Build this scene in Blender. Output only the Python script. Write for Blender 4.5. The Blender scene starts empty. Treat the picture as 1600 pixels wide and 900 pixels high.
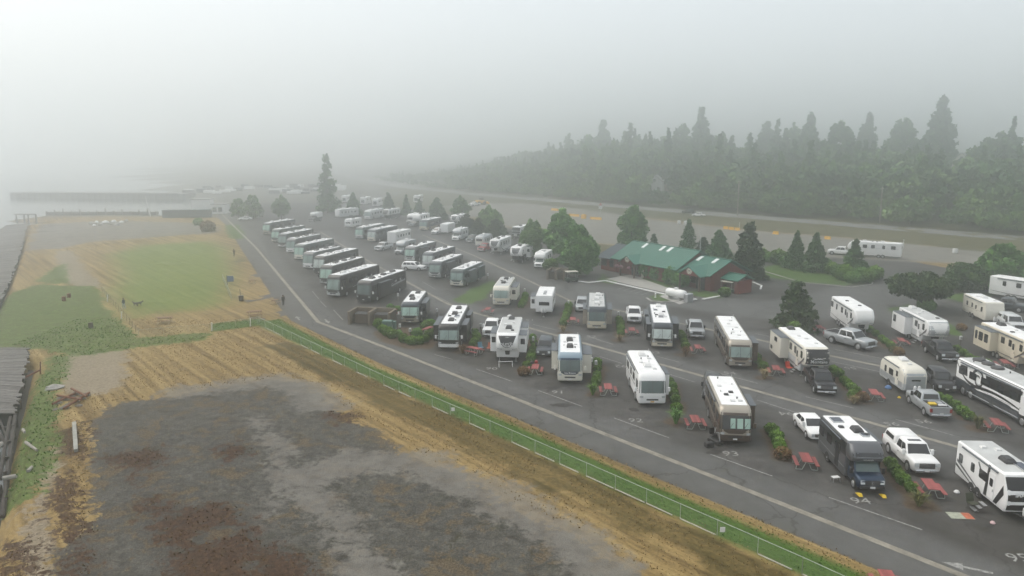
import bpy, math, random
import numpy as np
from mathutils import Vector, Matrix

# ------------------------------------------------------------------ camera, sky, sun, exposure
S = bpy.context.scene
cam_d = bpy.data.cameras.new("camera")
cam = bpy.data.objects.new("camera", cam_d)
S.collection.objects.link(cam)
cam.location = (0, 0, 24.0)
cam.rotation_euler = (math.radians(90) - math.atan(219 / 1180.0), 0, 0)
cam_d.sensor_width = 36
cam_d.lens = 36 * 1180 / 1600.0
cam_d.clip_start = 0.5
cam_d.clip_end = 6000
S.camera = cam

W = bpy.data.worlds.new("World")
S.world = W
W.use_nodes = True
wn, wl = W.node_tree.nodes, W.node_tree.links
wn.clear()
wo = wn.new("ShaderNodeOutputWorld")
sky = wn.new("ShaderNodeTexSky")
sky.sky_type = 'NISHITA'
sky.sun_disc = False
sky.sun_elevation = math.radians(54)
sky.sun_rotation = math.radians(-60)
sky.dust_density = 6
bg1 = wn.new("ShaderNodeBackground")
bg1.inputs[1].default_value = 0.05
wl.new(sky.outputs[0], bg1.inputs[0])
bg2 = wn.new("ShaderNodeBackground")          # the unbroken stratus above the fog
bg2.inputs[0].default_value = (0.79, 0.828, 0.832, 1)
bg2.inputs[1].default_value = 0.82
ad = wn.new("ShaderNodeAddShader")
wl.new(bg1.outputs[0], ad.inputs[0])
wl.new(bg2.outputs[0], ad.inputs[1])
wl.new(ad.outputs[0], wo.inputs[0])

sun_d = bpy.data.lights.new("sun", 'SUN')
sun_d.energy = 1.5
sun_d.angle = math.radians(60)
sun_d.color = (1.0, 0.96, 0.9)
sun = bpy.data.objects.new("sun", sun_d)
S.collection.objects.link(sun)
_e, _r = math.radians(54), math.radians(-60)
_sd = Vector((math.sin(_r) * math.cos(_e), math.cos(_r) * math.cos(_e), math.sin(_e)))
sun.rotation_euler = _sd.to_track_quat('Z', 'Y').to_euler()

S.view_settings.view_transform = 'Standard'
S.view_settings.look = 'None'
S.view_settings.gamma = 1
S.view_settings.exposure = 0.2
S.view_settings.use_curve_mapping = False
S.render.engine = 'CYCLES'
S.cycles.use_denoising = True
S.cycles.max_bounces = 10
S.cycles.diffuse_bounces = 2
S.cycles.glossy_bounces = 2
S.cycles.transmission_bounces = 2
S.cycles.volume_bounces = 6
S.cycles.transparent_max_bounces = 10
S.cycles.sample_clamp_indirect = 3.0
S.cycles.use_adaptive_sampling = True
S.cycles.adaptive_threshold = 0.01

HAZE_DENSITY = 0.0031

rng = random.Random(7)
C = S.collection

# ------------------------------------------------------------------ helpers: materials
MATS = {}

def nd(nt, t, **kw):
    n = nt.nodes.new(t)
    for k, v in kw.items():
        setattr(n, k, v)
    return n

def mat(name, col, rough=0.6, metal=0.0, var=0.12, scale=1.5, bump=0.0, spec=0.5, emit=None):
    """plain paint / rubber / timber: base colour broken up by weathering noise"""
    if name in MATS:
        return MATS[name]
    m = bpy.data.materials.new(name)
    m.use_nodes = True
    nt = m.node_tree
    p = nt.nodes["Principled BSDF"]
    p.inputs["Roughness"].default_value = rough
    p.inputs["Metallic"].default_value = metal
    p.inputs["Specular IOR Level"].default_value = spec
    if var > 0:
        tc = nd(nt, "ShaderNodeTexCoord")
        no = nd(nt, "ShaderNodeTexNoise")
        no.inputs["Scale"].default_value = scale
        no.inputs["Detail"].default_value = 5
        nt.links.new(tc.outputs["Object"], no.inputs["Vector"])
        rp = nd(nt, "ShaderNodeMapRange")
        rp.inputs["From Min"].default_value = 0.3
        rp.inputs["From Max"].default_value = 0.7
        rp.inputs["To Min"].default_value = 1 - var
        rp.inputs["To Max"].default_value = 1 + var * 0.5
        nt.links.new(no.outputs["Fac"], rp.inputs["Value"])
        mx = nd(nt, "ShaderNodeMix", data_type='RGBA', blend_type='MULTIPLY')
        mx.inputs[0].default_value = 1
        mx.inputs[6].default_value = (*col, 1)
        nt.links.new(rp.outputs[0], mx.inputs[7])
        nt.links.new(mx.outputs[2], p.inputs["Base Color"])
        if bump > 0:
            b = nd(nt, "ShaderNodeBump")
            b.inputs["Strength"].default_value = bump
            b.inputs["Distance"].default_value = 0.03
            nt.links.new(no.outputs["Fac"], b.inputs["Height"])
            nt.links.new(b.outputs[0], p.inputs["Normal"])
    else:
        p.inputs["Base Color"].default_value = (*col, 1)
    if emit:
        p.inputs["Emission Color"].default_value = (*col, 1)
        p.inputs["Emission Strength"].default_value = emit
    MATS[name] = m
    return m

# ------------------------------------------------------------------ helpers: meshes
class MB:
    """collects faces, links them as ONE mesh object"""
    def __init__(s):
        s.v, s.f, s.m = [], [], []
    def add(s, vs, fs, mi=0):
        o = len(s.v)
        s.v += [tuple(p) for p in vs]
        for f in fs:
            s.f.append([o + i for i in f])
            s.m.append(mi)
        return s
    def box(s, x0, x1, y0, y1, z0, z1, mi=0, top=None):
        """top=(dx0,dx1,dy0,dy1) shrinks the upper face"""
        a, b, c, d = top or (0, 0, 0, 0)
        s.add([(x0, y0, z0), (x1, y0, z0), (x1, y1, z0), (x0, y1, z0),
               (x0 + a, y0 + c, z1), (x1 - b, y0 + c, z1), (x1 - b, y1 - d, z1), (x0 + a, y1 - d, z1)],
              [(0, 3, 2, 1), (4, 5, 6, 7), (0, 1, 5, 4), (1, 2, 6, 5), (2, 3, 7, 6), (3, 0, 4, 7)], mi)
        return s
    def cbox(s, x0, x1, y0, y1, z0, z1, c=0.04, mi=0):
        """box with every upright edge and the upper rim chamfered"""
        def ring(i, z):
            return [(x0 + i, y0 + c, z), (x0 + c, y0 + i, z), (x1 - c, y0 + i, z), (x1 - i, y0 + c, z),
                    (x1 - i, y1 - c, z), (x1 - c, y1 - i, z), (x0 + c, y1 - i, z), (x0 + i, y1 - c, z)]
        vs = ring(0, z0) + ring(0, z1 - c)
        k = c * 0.8
        vs += [(min(max(x, x0 + k), x1 - k), min(max(y, y0 + k), y1 - k), z1) for x, y, z in ring(0, z1)]
        fs = [tuple(range(7, -1, -1)), tuple(range(16, 24))]
        for r in (0, 8):
            for i in range(8):
                j = (i + 1) % 8
                fs.append((r + i, r + j, r + 8 + j, r + 8 + i))
        s.add(vs, fs, mi)
        return s
    def tube(s, p0, p1, r0, r1=None, n=8, mi=0, cap=True):
        r1 = r0 if r1 is None else r1
        p0, p1 = Vector(p0), Vector(p1)
        d = (p1 - p0)
        if d.length < 1e-6:
            return s
        q = d.to_track_quat('Z', 'Y')
        vs = []
        for p, r in ((p0, r0), (p1, r1)):
            for i in range(n):
                a = 2 * math.pi * i / n
                vs.append(p + q @ Vector((math.cos(a) * r, math.sin(a) * r, 0)))
        fs = [(i, (i + 1) % n, n + (i + 1) % n, n + i) for i in range(n)]
        if cap:
            fs += [tuple(range(n - 1, -1, -1)), tuple(range(n, 2 * n))]
        s.add(vs, fs, mi)
        return s
    def lathe(s, prof, n=14, mi=0, c=(0, 0, 0), axis='z', cap=True):
        """prof: (r, h) pairs turned about an axis through c"""
        vs = []
        for r, h in prof:
            for i in range(n):
                a = 2 * math.pi * i / n
                x, y = r * math.cos(a), r * math.sin(a)
                if axis == 'z':
                    vs.append((c[0] + x, c[1] + y, c[2] + h))
                elif axis == 'x':
                    vs.append((c[0] + h, c[1] + x, c[2] + y))
                else:
                    vs.append((c[0] + y, c[1] + h, c[2] + x))
        fs = []
        for k in range(len(prof) - 1):
            for i in range(n):
                j = (i + 1) % n
                fs.append((k * n + i, k * n + j, (k + 1) * n + j, (k + 1) * n + i))
        if cap:
            fs += [tuple(range(n - 1, -1, -1)), tuple(range((len(prof) - 1) * n, len(prof) * n))]
        s.add(vs, fs, mi)
        return s
    def prism(s, pts, axis, a, b, mi=0):
        """closed polygon of 2-D points pushed from a to b along an axis: 'x' takes (y,z), 'y' takes (x,z), 'z' takes (x,y)"""
        def P(p, h):
            return {'x': (h, p[0], p[1]), 'y': (p[0], h, p[1]), 'z': (p[0], p[1], h)}[axis]
        n = len(pts)
        vs = [P(p, a) for p in pts] + [P(p, b) for p in pts]
        fs = [tuple(range(n - 1, -1, -1)), tuple(range(n, 2 * n))] + [(i, (i + 1) % n, n + (i + 1) % n, n + i) for i in range(n)]
        s.add(vs, fs, mi)
        return s
    def rings(s, rr, mis=None, cap0=True, cap1=True):
        n = len(rr[0])
        vs = [p for r in rr for p in r]
        o = len(s.v)
        s.v += [tuple(p) for p in vs]
        for k in range(len(rr) - 1):
            for i in range(n):
                j = (i + 1) % n
                s.f.append([o + k * n + i, o + k * n + j, o + (k + 1) * n + j, o + (k + 1) * n + i])
                s.m.append(mis[k] if mis else 0)
        if cap0:
            s.f.append([o + i for i in range(n - 1, -1, -1)]); s.m.append(mis[0] if mis else 0)
        if cap1:
            s.f.append([o + (len(rr) - 1) * n + i for i in range(n)]); s.m.append(mis[-1] if mis else 0)
        return s
    def mesh(s, name, mats, smooth=0.6):
        me = bpy.data.meshes.new(name)
        me.from_pydata(s.v, [], s.f)
        for m in (mats if isinstance(mats, (list, tuple)) else [mats]):
            me.materials.append(m)
        me.polygons.foreach_set("material_index", s.m)
        if smooth:
            me.polygons.foreach_set("use_smooth", [True] * len(s.f))
            me.set_sharp_from_angle(angle=smooth)
        me.update()
        return me
    def build(s, name, mats, parent=None, loc=(0, 0, 0), rz=0.0, smooth=0.6):
        o = bpy.data.objects.new(name, s.mesh(name, mats, smooth))
        C.objects.link(o)
        o.location = loc
        o.rotation_euler = (0, 0, rz)
        o.parent = parent
        return o

def tag(o, label=None, cat=None, group=None, kind=None):
    if label: o["label"] = label
    if cat: o["category"] = cat
    if group: o["group"] = group
    if kind: o["kind"] = kind
    return o

def empty(name, loc, rz=0.0, label=None, cat=None, group=None):
    o = bpy.data.objects.new(name, None)
    C.objects.link(o)
    o.location = loc if len(loc) == 3 else (loc[0], loc[1], 0)
    o.rotation_euler = (0, 0, rz)
    o.empty_display_size = 0.3
    return tag(o, label, cat, group)

def copy_tree(o, parent=None):
    c = o.copy()
    C.objects.link(c)
    c.parent = parent
    for ch in list(o.children):
        copy_tree(ch, c)
    return c

FONT_CACHE = {}

def text_mesh(txt, size, mapf, bold=0.0):
    """lettering as faces; mapf(u, v) puts each point (u, v centred on the word) on its surface"""
    cu = bpy.data.curves.new("lettering", 'FONT')
    cu.body = txt
    cu.size = size
    cu.align_x = 'CENTER'
    cu.align_y = 'CENTER'
    cu.offset = bold
    cu.resolution_u = 2
    ob = bpy.data.objects.new("lettering", cu)
    C.objects.link(ob)
    dg = bpy.context.evaluated_depsgraph_get()
    me = bpy.data.meshes.new_from_object(ob.evaluated_get(dg))
    vs = [mapf(v.co.x, v.co.y) for v in me.vertices]
    fs = [list(p.vertices) for p in me.polygons]
    bpy.data.objects.remove(ob)
    bpy.data.curves.remove(cu)
    bpy.data.meshes.remove(me)
    mb = MB()
    mb.add(vs, fs)
    return mb

# ------------------------------------------------------------------ helpers: noise and distance fields (numpy)
def vnoise(x, y, scale, seed=0, octaves=4):
    out = np.zeros_like(x, dtype=np.float64)
    amp, tot = 1.0, 0.0
    r = np.random.RandomState(seed)
    for o in range(octaves):
        T = r.rand(256, 256)
        fx, fy = x / scale + 1000, y / scale + 1000
        ix, iy = np.floor(fx).astype(int), np.floor(fy).astype(int)
        tx, ty = fx - ix, fy - iy
        tx, ty = tx * tx * (3 - 2 * tx), ty * ty * (3 - 2 * ty)
        g = lambda a, b: T[a % 256, b % 256]
        out += amp * ((g(ix, iy) * (1 - tx) + g(ix + 1, iy) * tx) * (1 - ty) + (g(ix, iy + 1) * (1 - tx) + g(ix + 1, iy + 1) * tx) * ty)
        tot += amp
        amp *= 0.5
        scale *= 0.5
    return out / tot

def sd_poly(x, y, poly):
    """signed distance to a polygon, positive inside"""
    d = np.full(x.shape, 1e9)
    ins = np.zeros(x.shape, bool)
    n = len(poly)
    for i in range(n):
        ax, ay = poly[i]
        bx, by = poly[(i + 1) % n]
        ex, ey = bx - ax, by - ay
        wx, wy = x - ax, y - ay
        t = np.clip((wx * ex + wy * ey) / (ex * ex + ey * ey + 1e-9), 0, 1)
        d = np.minimum(d, (wx - ex * t) ** 2 + (wy - ey * t) ** 2)
        c = ((ay > y) != (by > y)) & (x < (bx - ax) * (y - ay) / (by - ay + 1e-12) + ax)
        ins ^= c
    d = np.sqrt(d)
    return np.where(ins, d, -d)

def sd_line(x, y, pts, w):
    """distance to a polyline, positive within w of it"""
    d = np.full(x.shape, 1e9)
    for (ax, ay), (bx, by) in zip(pts[:-1], pts[1:]):
        ex, ey = bx - ax, by - ay
        t = np.clip(((x - ax) * ex + (y - ay) * ey) / (ex * ex + ey * ey + 1e-9), 0, 1)
        d = np.minimum(d, (x - ax - ex * t) ** 2 + (y - ay - ey * t) ** 2)
    return w - np.sqrt(d)

# ------------------------------------------------------------------ the ground: one sheet to the horizon
FD = (0.641, -0.767)            # direction of the long fence, towards the camera
FN = (0.767, 0.641)             # across it, towards the campground
F0 = (1.08, 58.01)              # a fence post
FENCE_ROT = math.atan2(FN[1], FN[0])

def axis(a, b, step, lo, hi, n):
    fine = np.arange(a, b + step * .5, step)
    t = np.linspace(0, 1, n + 1)[1:] ** 2.2
    return np.concatenate([(a + (lo - a) * t)[::-1], fine, b + (hi - b) * t])

gx = axis(-135, 150, 0.6, -1500, 1500, 22)
gy = axis(28, 300, 0.6, -40, 1600, 22)
X, Y = np.meshgrid(gx, gy)
wob = lambda a, s, seed: (vnoise(X, Y, s, seed) - .5) * a

LOT = [(25.73, 34.14), (22.22, 38.56), (20.75, 40.41), (19.40, 42.12), (9.65, 53.44), (0.00, 65.13), (-14.36, 81.71), (-22.63, 92.55), (-31.49, 104.45), (-35.83, 113.67), (-53.15, 153.05), (-91.13, 239.67), (-105.40, 269.34), (-115.63, 303.92), (-113.53, 336.19), (-93.67, 336.19), (-67.34, 332.28), (-23.47, 277.23), (-4.03, 237.66), (8.66, 203.32), (18.56, 166.86), (24.56, 179.79), (56.56, 174.18), (85.50, 161.06), (93.43, 135.72), (126.69, 96.91), (48.24, 34.14)]
YARD = [(-29.51, 317.47), (-16.83, 332.28), (11.22, 332.28), (44.79, 264.31), (71.35, 220.90), (99.63, 194.83), (116.93, 170.97), (147.20, 142.76), (113.10, 108.66), (93.43, 135.72), (94.40, 157.40), (83.22, 162.00), (65.00, 168.89), (38.87, 182.14), (16.61, 194.83), (-4.03, 237.66)]
PAVE = [(-23.97, 35.73), (-27.35, 41.39), (-27.75, 45.62), (-30.13, 49.60), (-32.99, 55.09), (-37.70, 63.99), (-37.56, 68.97), (-33.52, 71.44), (-31.60, 72.64), (-28.86, 74.09), (-24.88, 76.03), (-21.78, 74.51), (-17.43, 68.42), (-14.88, 65.30), (-11.30, 61.08), (-7.75, 56.32), (-4.41, 53.67), (-1.73, 50.20), (1.03, 46.85), (2.74, 44.70), (5.10, 41.61), (6.90, 39.80), (8.95, 36.87)]
PAVE_EDGE = PAVE[6:22]
FIELD = [(-48.74, 95.53), (-69.74, 126.33), (-105.37, 177.51), (-107.93, 194.83), (-81.97, 214.17), (-75.31, 203.32), (-49.07, 142.76), (-31.76, 104.45), (-36.71, 105.68), (-36.31, 100.55), (-40.40, 98.70)]
FGREEN = [(-91.79, 170.97), (-92.34, 188.28), (-79.42, 196.20), (-69.65, 182.14), (-53.73, 142.76), (-45.20, 116.10), (-46.68, 112.26), (-51.76, 109.54), (-54.95, 106.94), (-68.13, 125.75), (-72.63, 138.45), (-80.15, 152.21)]
sd = {}
sd['lot'] = sd_poly(X, Y, LOT)
sd['yard'] = sd_poly(X, Y, YARD)
fperp = (X - F0[0]) * FN[0] + (Y - F0[1]) * FN[1]
falong = (X - F0[0]) * FD[0] + (Y - F0[1]) * FD[1]
edge = sd['lot']
left = np.maximum(fperp, -50)
strip = np.minimum(np.minimum(np.minimum(fperp + .1, -edge - 1.1), falong + 58), 9 - fperp)
strip2 = sd_poly(X, Y, [(-41.72, 102.07), (-36.11, 105.27), (-27.87, 96.91), (-34.81, 101.31), (-36.48, 99.80), (-39.97, 97.62)])
sd['strip'] = np.maximum(strip, strip2)
sd['pave'] = sd_poly(X, Y, PAVE) + wob(2.6, 4, 3)
dust = sd_line(X, Y, [(-32.67, 72.44), (-28.87, 74.30), (-25.02, 76.70), (-21.54, 73.88), (-17.22, 68.06)], 2.2)
dust = np.maximum(dust, sd_line(X, Y, [(-15.72, 52.54), (-13.27, 53.90), (-10.49, 55.21), (-7.22, 55.70), (-5.23, 53.10), (-1.73, 50.20), (1.02, 46.76), (3.78, 43.26), (5.64, 40.69)], 2.0))
dust = np.maximum(dust, sd_line(X, Y, [(-14.99, 52.10), (-13.30, 48.05), (-11.15, 45.28), (-9.65, 42.42), (-7.97, 39.01)], 1.3))
dust = np.maximum(dust, sd_line(X, Y, [(-13.19, 56.45), (-13.56, 53.67), (-14.04, 49.90)], 1.0))
dust = np.maximum(dust, sd_line(X, Y, [(-23.32, 64.64), (-18.74, 58.01), (-16.16, 47.95), (-16.30, 44.45)], .5))
sd['dust'] = dust + wob(2.4, 2.2, 5)
red = np.full(X.shape, -99.)
for pl in ([(-32.78, 56.07), (-31.22, 56.96), (-29.15, 58.01), (-27.30, 56.45), (-27.15, 54.25), (-28.19, 53.67), (-27.24, 51.13), (-29.06, 53.67), (-31.32, 55.21)], [(-26.08, 49.70), (-23.23, 48.14), (-22.37, 45.45), (-24.41, 46.76)],
           [(-23.20, 45.71), (-21.88, 47.03), (-20.60, 48.14), (-18.66, 47.03), (-17.84, 45.12), (-19.83, 45.12), (-20.31, 42.87), (-21.79, 43.26)], [(-20.45, 41.68), (-19.88, 43.26), (-17.94, 42.87), (-17.76, 45.71), (-16.23, 44.86), (-15.35, 41.04), (-13.58, 36.29), (-18.26, 36.29)],
           [(-33.86, 51.99), (-33.22, 53.33), (-30.52, 49.90), (-29.17, 47.03), (-27.24, 44.78), (-27.52, 42.72), (-29.76, 45.28)], [(-26.17, 40.55), (-26.49, 42.64), (-25.06, 41.39), (-22.34, 36.29), (-23.70, 36.29)],
           [(-39.51, 60.50), (-38.23, 63.52), (-36.10, 61.08), (-33.62, 55.95), (-36.24, 55.95)], [(-16.50, 43.26), (-14.99, 42.87), (-13.54, 41.97), (-11.94, 40.34), (-9.85, 36.29), (-14.09, 36.29)],
           [(-31.55, 42.87), (-30.46, 43.65), (-28.27, 41.39), (-24.78, 35.73), (-26.79, 35.73)], [(-17.39, 66.31), (-15.04, 66.31), (-13.82, 64.64), (-15.29, 63.52)], [(-24.46, 58.01), (-22.76, 59.37), (-20.81, 56.45), (-22.46, 55.45)]):
    red = np.maximum(red, sd_poly(X, Y, pl))
sd['red'] = red + wob(1.7, 1.6, 9)
weeds = sd_line(X, Y, [(-52.53, 84.59), (-46.66, 71.84), (-40.39, 60.79), (-36.83, 54.25), (-34.64, 49.40)], 1.3)
weeds = np.maximum(weeds, sd_poly(X, Y, [(-84.03, 115.61), (-84.41, 132.44), (-73.46, 131.17), (-62.25, 113.20), (-48.08, 94.18), (-39.84, 97.27), (-38.89, 93.20), (-46.49, 88.55), (-50.32, 85.69), (-57.34, 88.55), (-66.36, 90.35)]))
weeds = np.maximum(weeds, sd_poly(X, Y, [(-88.76, 135.72), (-94.28, 150.55), (-96.52, 163.91), (-76.99, 132.44), (-84.02, 131.80)]) - 1.5)
weeds = np.maximum(weeds, sd_line(X, Y, [(-88.36, 237.66), (-74.10, 203.32)], 2.2))
for pl in ([(23.68, 141.29), (26.02, 144.25), (27.25, 137.76), (29.61, 131.17), (26.75, 129.32), (24.06, 134.39)], [(30.08, 126.33), (33.71, 126.92), (35.24, 122.92), (34.07, 120.21), (31.16, 120.21), (29.50, 122.92)], [(22.31, 121.82), (25.81, 124.60), (25.74, 118.12), (22.67, 118.12)],
           [(50.91, 152.21), (57.99, 157.40), (63.28, 150.55), (68.61, 141.29), (64.78, 134.39), (59.04, 131.80), (52.56, 135.72), (48.10, 139.86)], [(56.99, 112.26), (61.77, 115.12), (61.74, 109.54), (60.17, 98.70), (58.15, 95.53), (57.33, 99.80), (56.11, 107.79)],
           [(70.27, 122.37), (79.55, 126.33), (81.72, 124.60), (76.22, 119.16), (70.90, 117.10)], [(17.35, 144.25), (19.81, 137.07), (18.34, 133.08), (15.18, 135.72)], [(-9.66, 117.61), (-7.18, 128.10), (-3.54, 137.07), (-2.84, 131.80), (-4.47, 120.21), (-6.48, 115.12)]):
    weeds = np.maximum(weeds, sd_poly(X, Y, pl))
sd['weeds'] = weeds + wob(1.5, 3, 11)
sd['fgreen'] = sd_poly(X, Y, FGREEN)
sd['darkmoss'] = np.minimum(np.minimum(-fperp - .15, 3.6 + fperp) + wob(3.0, 2.5, 13), falong + 45)
sandy = sd_poly(X, Y, [(-52.68, 84.59), (-51.31, 88.84), (-46.20, 87.96), (-40.80, 77.15), (-40.36, 72.44), (-42.89, 71.24), (-46.67, 73.88)])
sandy = np.maximum(sandy, sd_poly(X, Y, [(-108.40, 177.51), (-104.31, 177.51), (-71.33, 129.32), (-75.79, 129.32), (-87.09, 142.76)]))
sandy = np.maximum(sandy, sd_line(X, Y, [(-37.58, 58.01), (-33.59, 50.92), (-30.87, 45.28), (-26.15, 38.06)], .9))
sd['sand'] = sandy + wob(2.2, 2.0, 17)
sd['farpark'] = sd_poly(X, Y, [(-115.23, 177.51), (-151.79, 241.73), (-137.04, 252.52), (-104.32, 245.93), (-89.57, 231.80), (-83.51, 215.81), (-108.67, 196.20), (-108.83, 182.14)]) + wob(4, 6, 19)
mulch = np.full(X.shape, -99.)
HEDGES = [  # shrubs from the road end inwards: (where the hedge runs, ground points)
 ("left of the ivory motorhome", [(1.24, 78.54), (2.12, 83.26), (2.40, 85.69), (2.79, 88.55), (2.60, 93.20)]),
 ("right of the ivory motorhome", [(8.64, 74.72), (9.04, 77.15), (9.28, 79.25), (9.55, 81.71)]),
 ("right of the all-white motorhome", [(15.23, 66.65), (15.60, 68.97), (15.77, 70.66), (16.08, 73.05), (16.23, 74.72)]),
 ("right of the curtained bronze motorhome", [(22.17, 61.23), (22.01, 59.51), (21.79, 58.41), (21.62, 57.48), (21.33, 56.07)]),
 ("left of the canopied white pickup", [(28.97, 54.37), (28.69, 53.21), (28.57, 52.32), (28.41, 51.35), (28.36, 50.10)]),
 ("left of the champagne motorhome", [(7.02, 100.93), (7.50, 104.05), (8.01, 107.36), (8.39, 109.98), (8.69, 112.73)]),
 ("right of the champagne motorhome", [(14.16, 95.53), (14.51, 97.98), (14.84, 100.93), (14.99, 103.25)]),
 ("right of the black-gold motorhome", [(21.07, 88.84), (21.39, 90.97), (21.64, 93.20), (21.84, 95.19)]),
 ("right of the long bronze motorhome", [(27.66, 80.21), (27.81, 82.48), (28.35, 84.86)]),
 ("right of the black chrome-grilled pickup", [(34.91, 79.01), (34.80, 77.61), (34.45, 75.37), (34.29, 74.09), (34.23, 73.05), (34.14, 71.84), (33.19, 70.28)]),
 ("left of the swirl coach", [(41.53, 70.28), (41.60, 68.97), (41.30, 67.17), (41.15, 65.80), (41.01, 64.48)]),
 ("right of the silver dually", [(47.29, 97.27), (47.16, 95.19), (46.79, 92.87), (46.51, 91.28), (46.24, 89.44)]),
 ("behind the swirl coach", [(53.35, 87.67), (52.95, 85.69), (52.81, 84.32), (52.74, 82.73), (52.96, 81.21)]),
 ("right of the cream motorhome", [(1.37, 112.73), (1.92, 116.60), (2.19, 120.74)]),
 ("right of the long black motorhome", [(-4.87, 89.74), (-4.46, 92.87), (-4.87, 96.22)]),
]
for _, pts in HEDGES:
    mulch = np.maximum(mulch, sd_line(X, Y, pts, .85))
mulch = np.maximum(mulch, sd_poly(X, Y, [(-18.29, 96.22), (-17.37, 99.80), (-13.90, 99.80), (-8.98, 93.52), (-9.64, 88.84), (-12.44, 88.84), (-16.01, 91.60)]))
for p in ((27.77, 47.95), (40.57, 62.43), (8.01, 71.84), (14.51, 63.83), (13.62, 92.87), (20.42, 85.96), (26.79, 77.15), (-5.91, 87.67), (33.66, 69.52), (45.23, 85.41), (6.76, 96.91)):
    mulch = np.maximum(mulch, 1.0 - np.hypot(X - p[0], Y - p[1]))
sd['mulch'] = mulch + wob(.9, 1.2, 21)
sd['verge'] = sd_line(X, Y, [(151.83, 135.72), (119.07, 174.18), (103.87, 203.32), (80.69, 237.66), (48.34, 285.60), (14.19, 336.19), (-32.99, 391.43), (-96.04, 475.80)], 8.0) + wob(5, 7, 23)
sd['verge'] = np.maximum(sd['verge'], np.minimum(np.minimum(Y - 160, X + 60), np.minimum(-sd['yard'] - 1.5, -sd['lot'] - 1)))
drive = np.full(X.shape, -99.)
G1 = [(29.49, 34.87), (25.76, 39.34), (17.83, 49.04), (-15.70, 89.74), (-27.19, 103.25), (-62.59, 183.34), (-100.33, 264.31), (-119.97, 307.20)]
G2 = [(43.40, 49.80), (39.37, 54.61), (26.04, 70.86), (-6.00, 109.76), (-10.25, 116.10), (-31.34, 162.00), (-55.90, 219.18)]
G3 = [(46.11, 76.92), (41.40, 81.21), (37.14, 85.96), (31.10, 93.52), (9.13, 118.64), (2.73, 137.76), (-8.72, 169.92), (-25.13, 210.95)]
for pl in (G1, G2, G3):
    drive = np.maximum(drive, sd_line(X, Y, pl, 3.1))
drive = np.maximum(drive, sd_poly(X, Y, [(11.57, 134.39), (25.89, 122.37), (40.85, 118.12), (55.73, 129.32), (72.41, 135.72), (69.45, 118.12), (52.63, 104.45), (36.30, 104.45), (25.49, 113.20), (16.01, 115.61), (9.51, 122.37)]) )
sd['drive'] = drive + wob(1.2, 5, 29)
sd['stain'] = vnoise(X, Y, 9, 31) * 6 - 3.55
sd['far'] = np.minimum(Y - 266, 12.0 - sd['yard']) + wob(14, 20, 51)

names = ['lot', 'yard', 'strip', 'pave', 'dust', 'red', 'weeds', 'fgreen', 'darkmoss', 'sand', 'farpark', 'mulch', 'verge', 'drive', 'stain', 'far']
nx, ny = len(gx), len(gy)
# terrain: flat platform; the shore drops away on the left, a bank falls to the water
Z = np.zeros(X.shape)
SHORE = [(-28.80, 35.73), (-34.11, 47.03), (-37.31, 53.10), (-40.95, 59.37), (-45.06, 67.17), (-50.32, 77.15), (-53.20, 83.26), (-56.98, 87.96), (-63.75, 88.84)]
WHARF_EDGE = [(-67.76, 93.52), (-76.28, 109.98), (-91.10, 135.72), (-116.98, 179.79), (-158.24, 248.09), (-168.82, 269.34)]
water_poly = [(-28.80, 35.73), (-33.23, 45.71), (-37.41, 53.10), (-41.06, 59.37), (-45.36, 67.17), (-50.86, 77.15), (-54.72, 84.05), (-61.59, 85.69), (-86.00, 74.94)] + [(-90, 70), (-90, 40), (-60, 20)]
sdw = sd_poly(X, Y, water_poly)
Z -= np.clip((sdw + .6) / 2.2, 0, 1) * 2.6
WESTSHORE = [(-63.81, 84.59), (-76.28, 109.98), (-91.10, 135.72), (-116.98, 179.79), (-158.24, 248.09), (-169.95, 271.92), (-149.04, 277.23), (-114.06, 269.34), (-110.31, 277.23)] + [(-112, 300), (-150, 372), (-235, 520), (-420, 900), (-700, 1600), (-1500, 1600), (-1500, 80)]
sdw2 = sd_poly(X, Y, WESTSHORE)
Z -= np.clip((sdw2 + .3) / 2.0, 0, 1) * 2.6
# hillside behind the highway
HWY = [(178.61, 114.63), (167.90, 150.55), (137.52, 201.85), (116.24, 228.05), (88.76, 261.87), (51.94, 307.20), (15.07, 357.22), (-20.34, 402.43), (-62.99, 468.05)] + [(-105, 560), (-190, 800), (-330, 1300)]
hd = np.full(X.shape, 1e9)
side = np.zeros(X.shape)
for (ax, ay), (bx, by) in zip(HWY[:-1], HWY[1:]):
    ex, ey = bx - ax, by - ay
    t = np.clip(((X - ax) * ex + (Y - ay) * ey) / (ex * ex + ey * ey), 0, 1)
    d = np.hypot(X - ax - ex * t, Y - ay - ey * t)
    s_ = ex * (Y - ay) - ey * (X - ax)
    m_ = d < hd
    hd = np.where(m_, d, hd)
    side = np.where(m_, s_, side)
hd = np.where(side < 0, hd, -hd)      # positive beyond the highway

def hill_z(d, x, y):
    t = np.clip((d - 9) / 120, 0, 1)
    return (t * t * (3 - 2 * t)) * (15 + 5 * np.sin(x * .021 + 1) + 4 * np.sin(x * .05 + y * .03)) * np.clip((x + 110) / 190, .12, 1.0)
Z += np.where(hd > 9, hill_z(hd, X, Y), 0)
Z += np.where((sd['pave'] < -1) & (sd['lot'] < -1) & (Y < 250), wob(.25, 3, 41), 0) * np.clip(-sd['lot'] / 2, 0, 1)

V = np.stack([X.ravel(), Y.ravel(), Z.ravel()], 1)
I = np.arange(nx * ny).reshape(ny, nx)
Q = np.stack([I[:-1, :-1], I[:-1, 1:], I[1:, 1:], I[1:, :-1]], -1).reshape(-1, 4)

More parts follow.
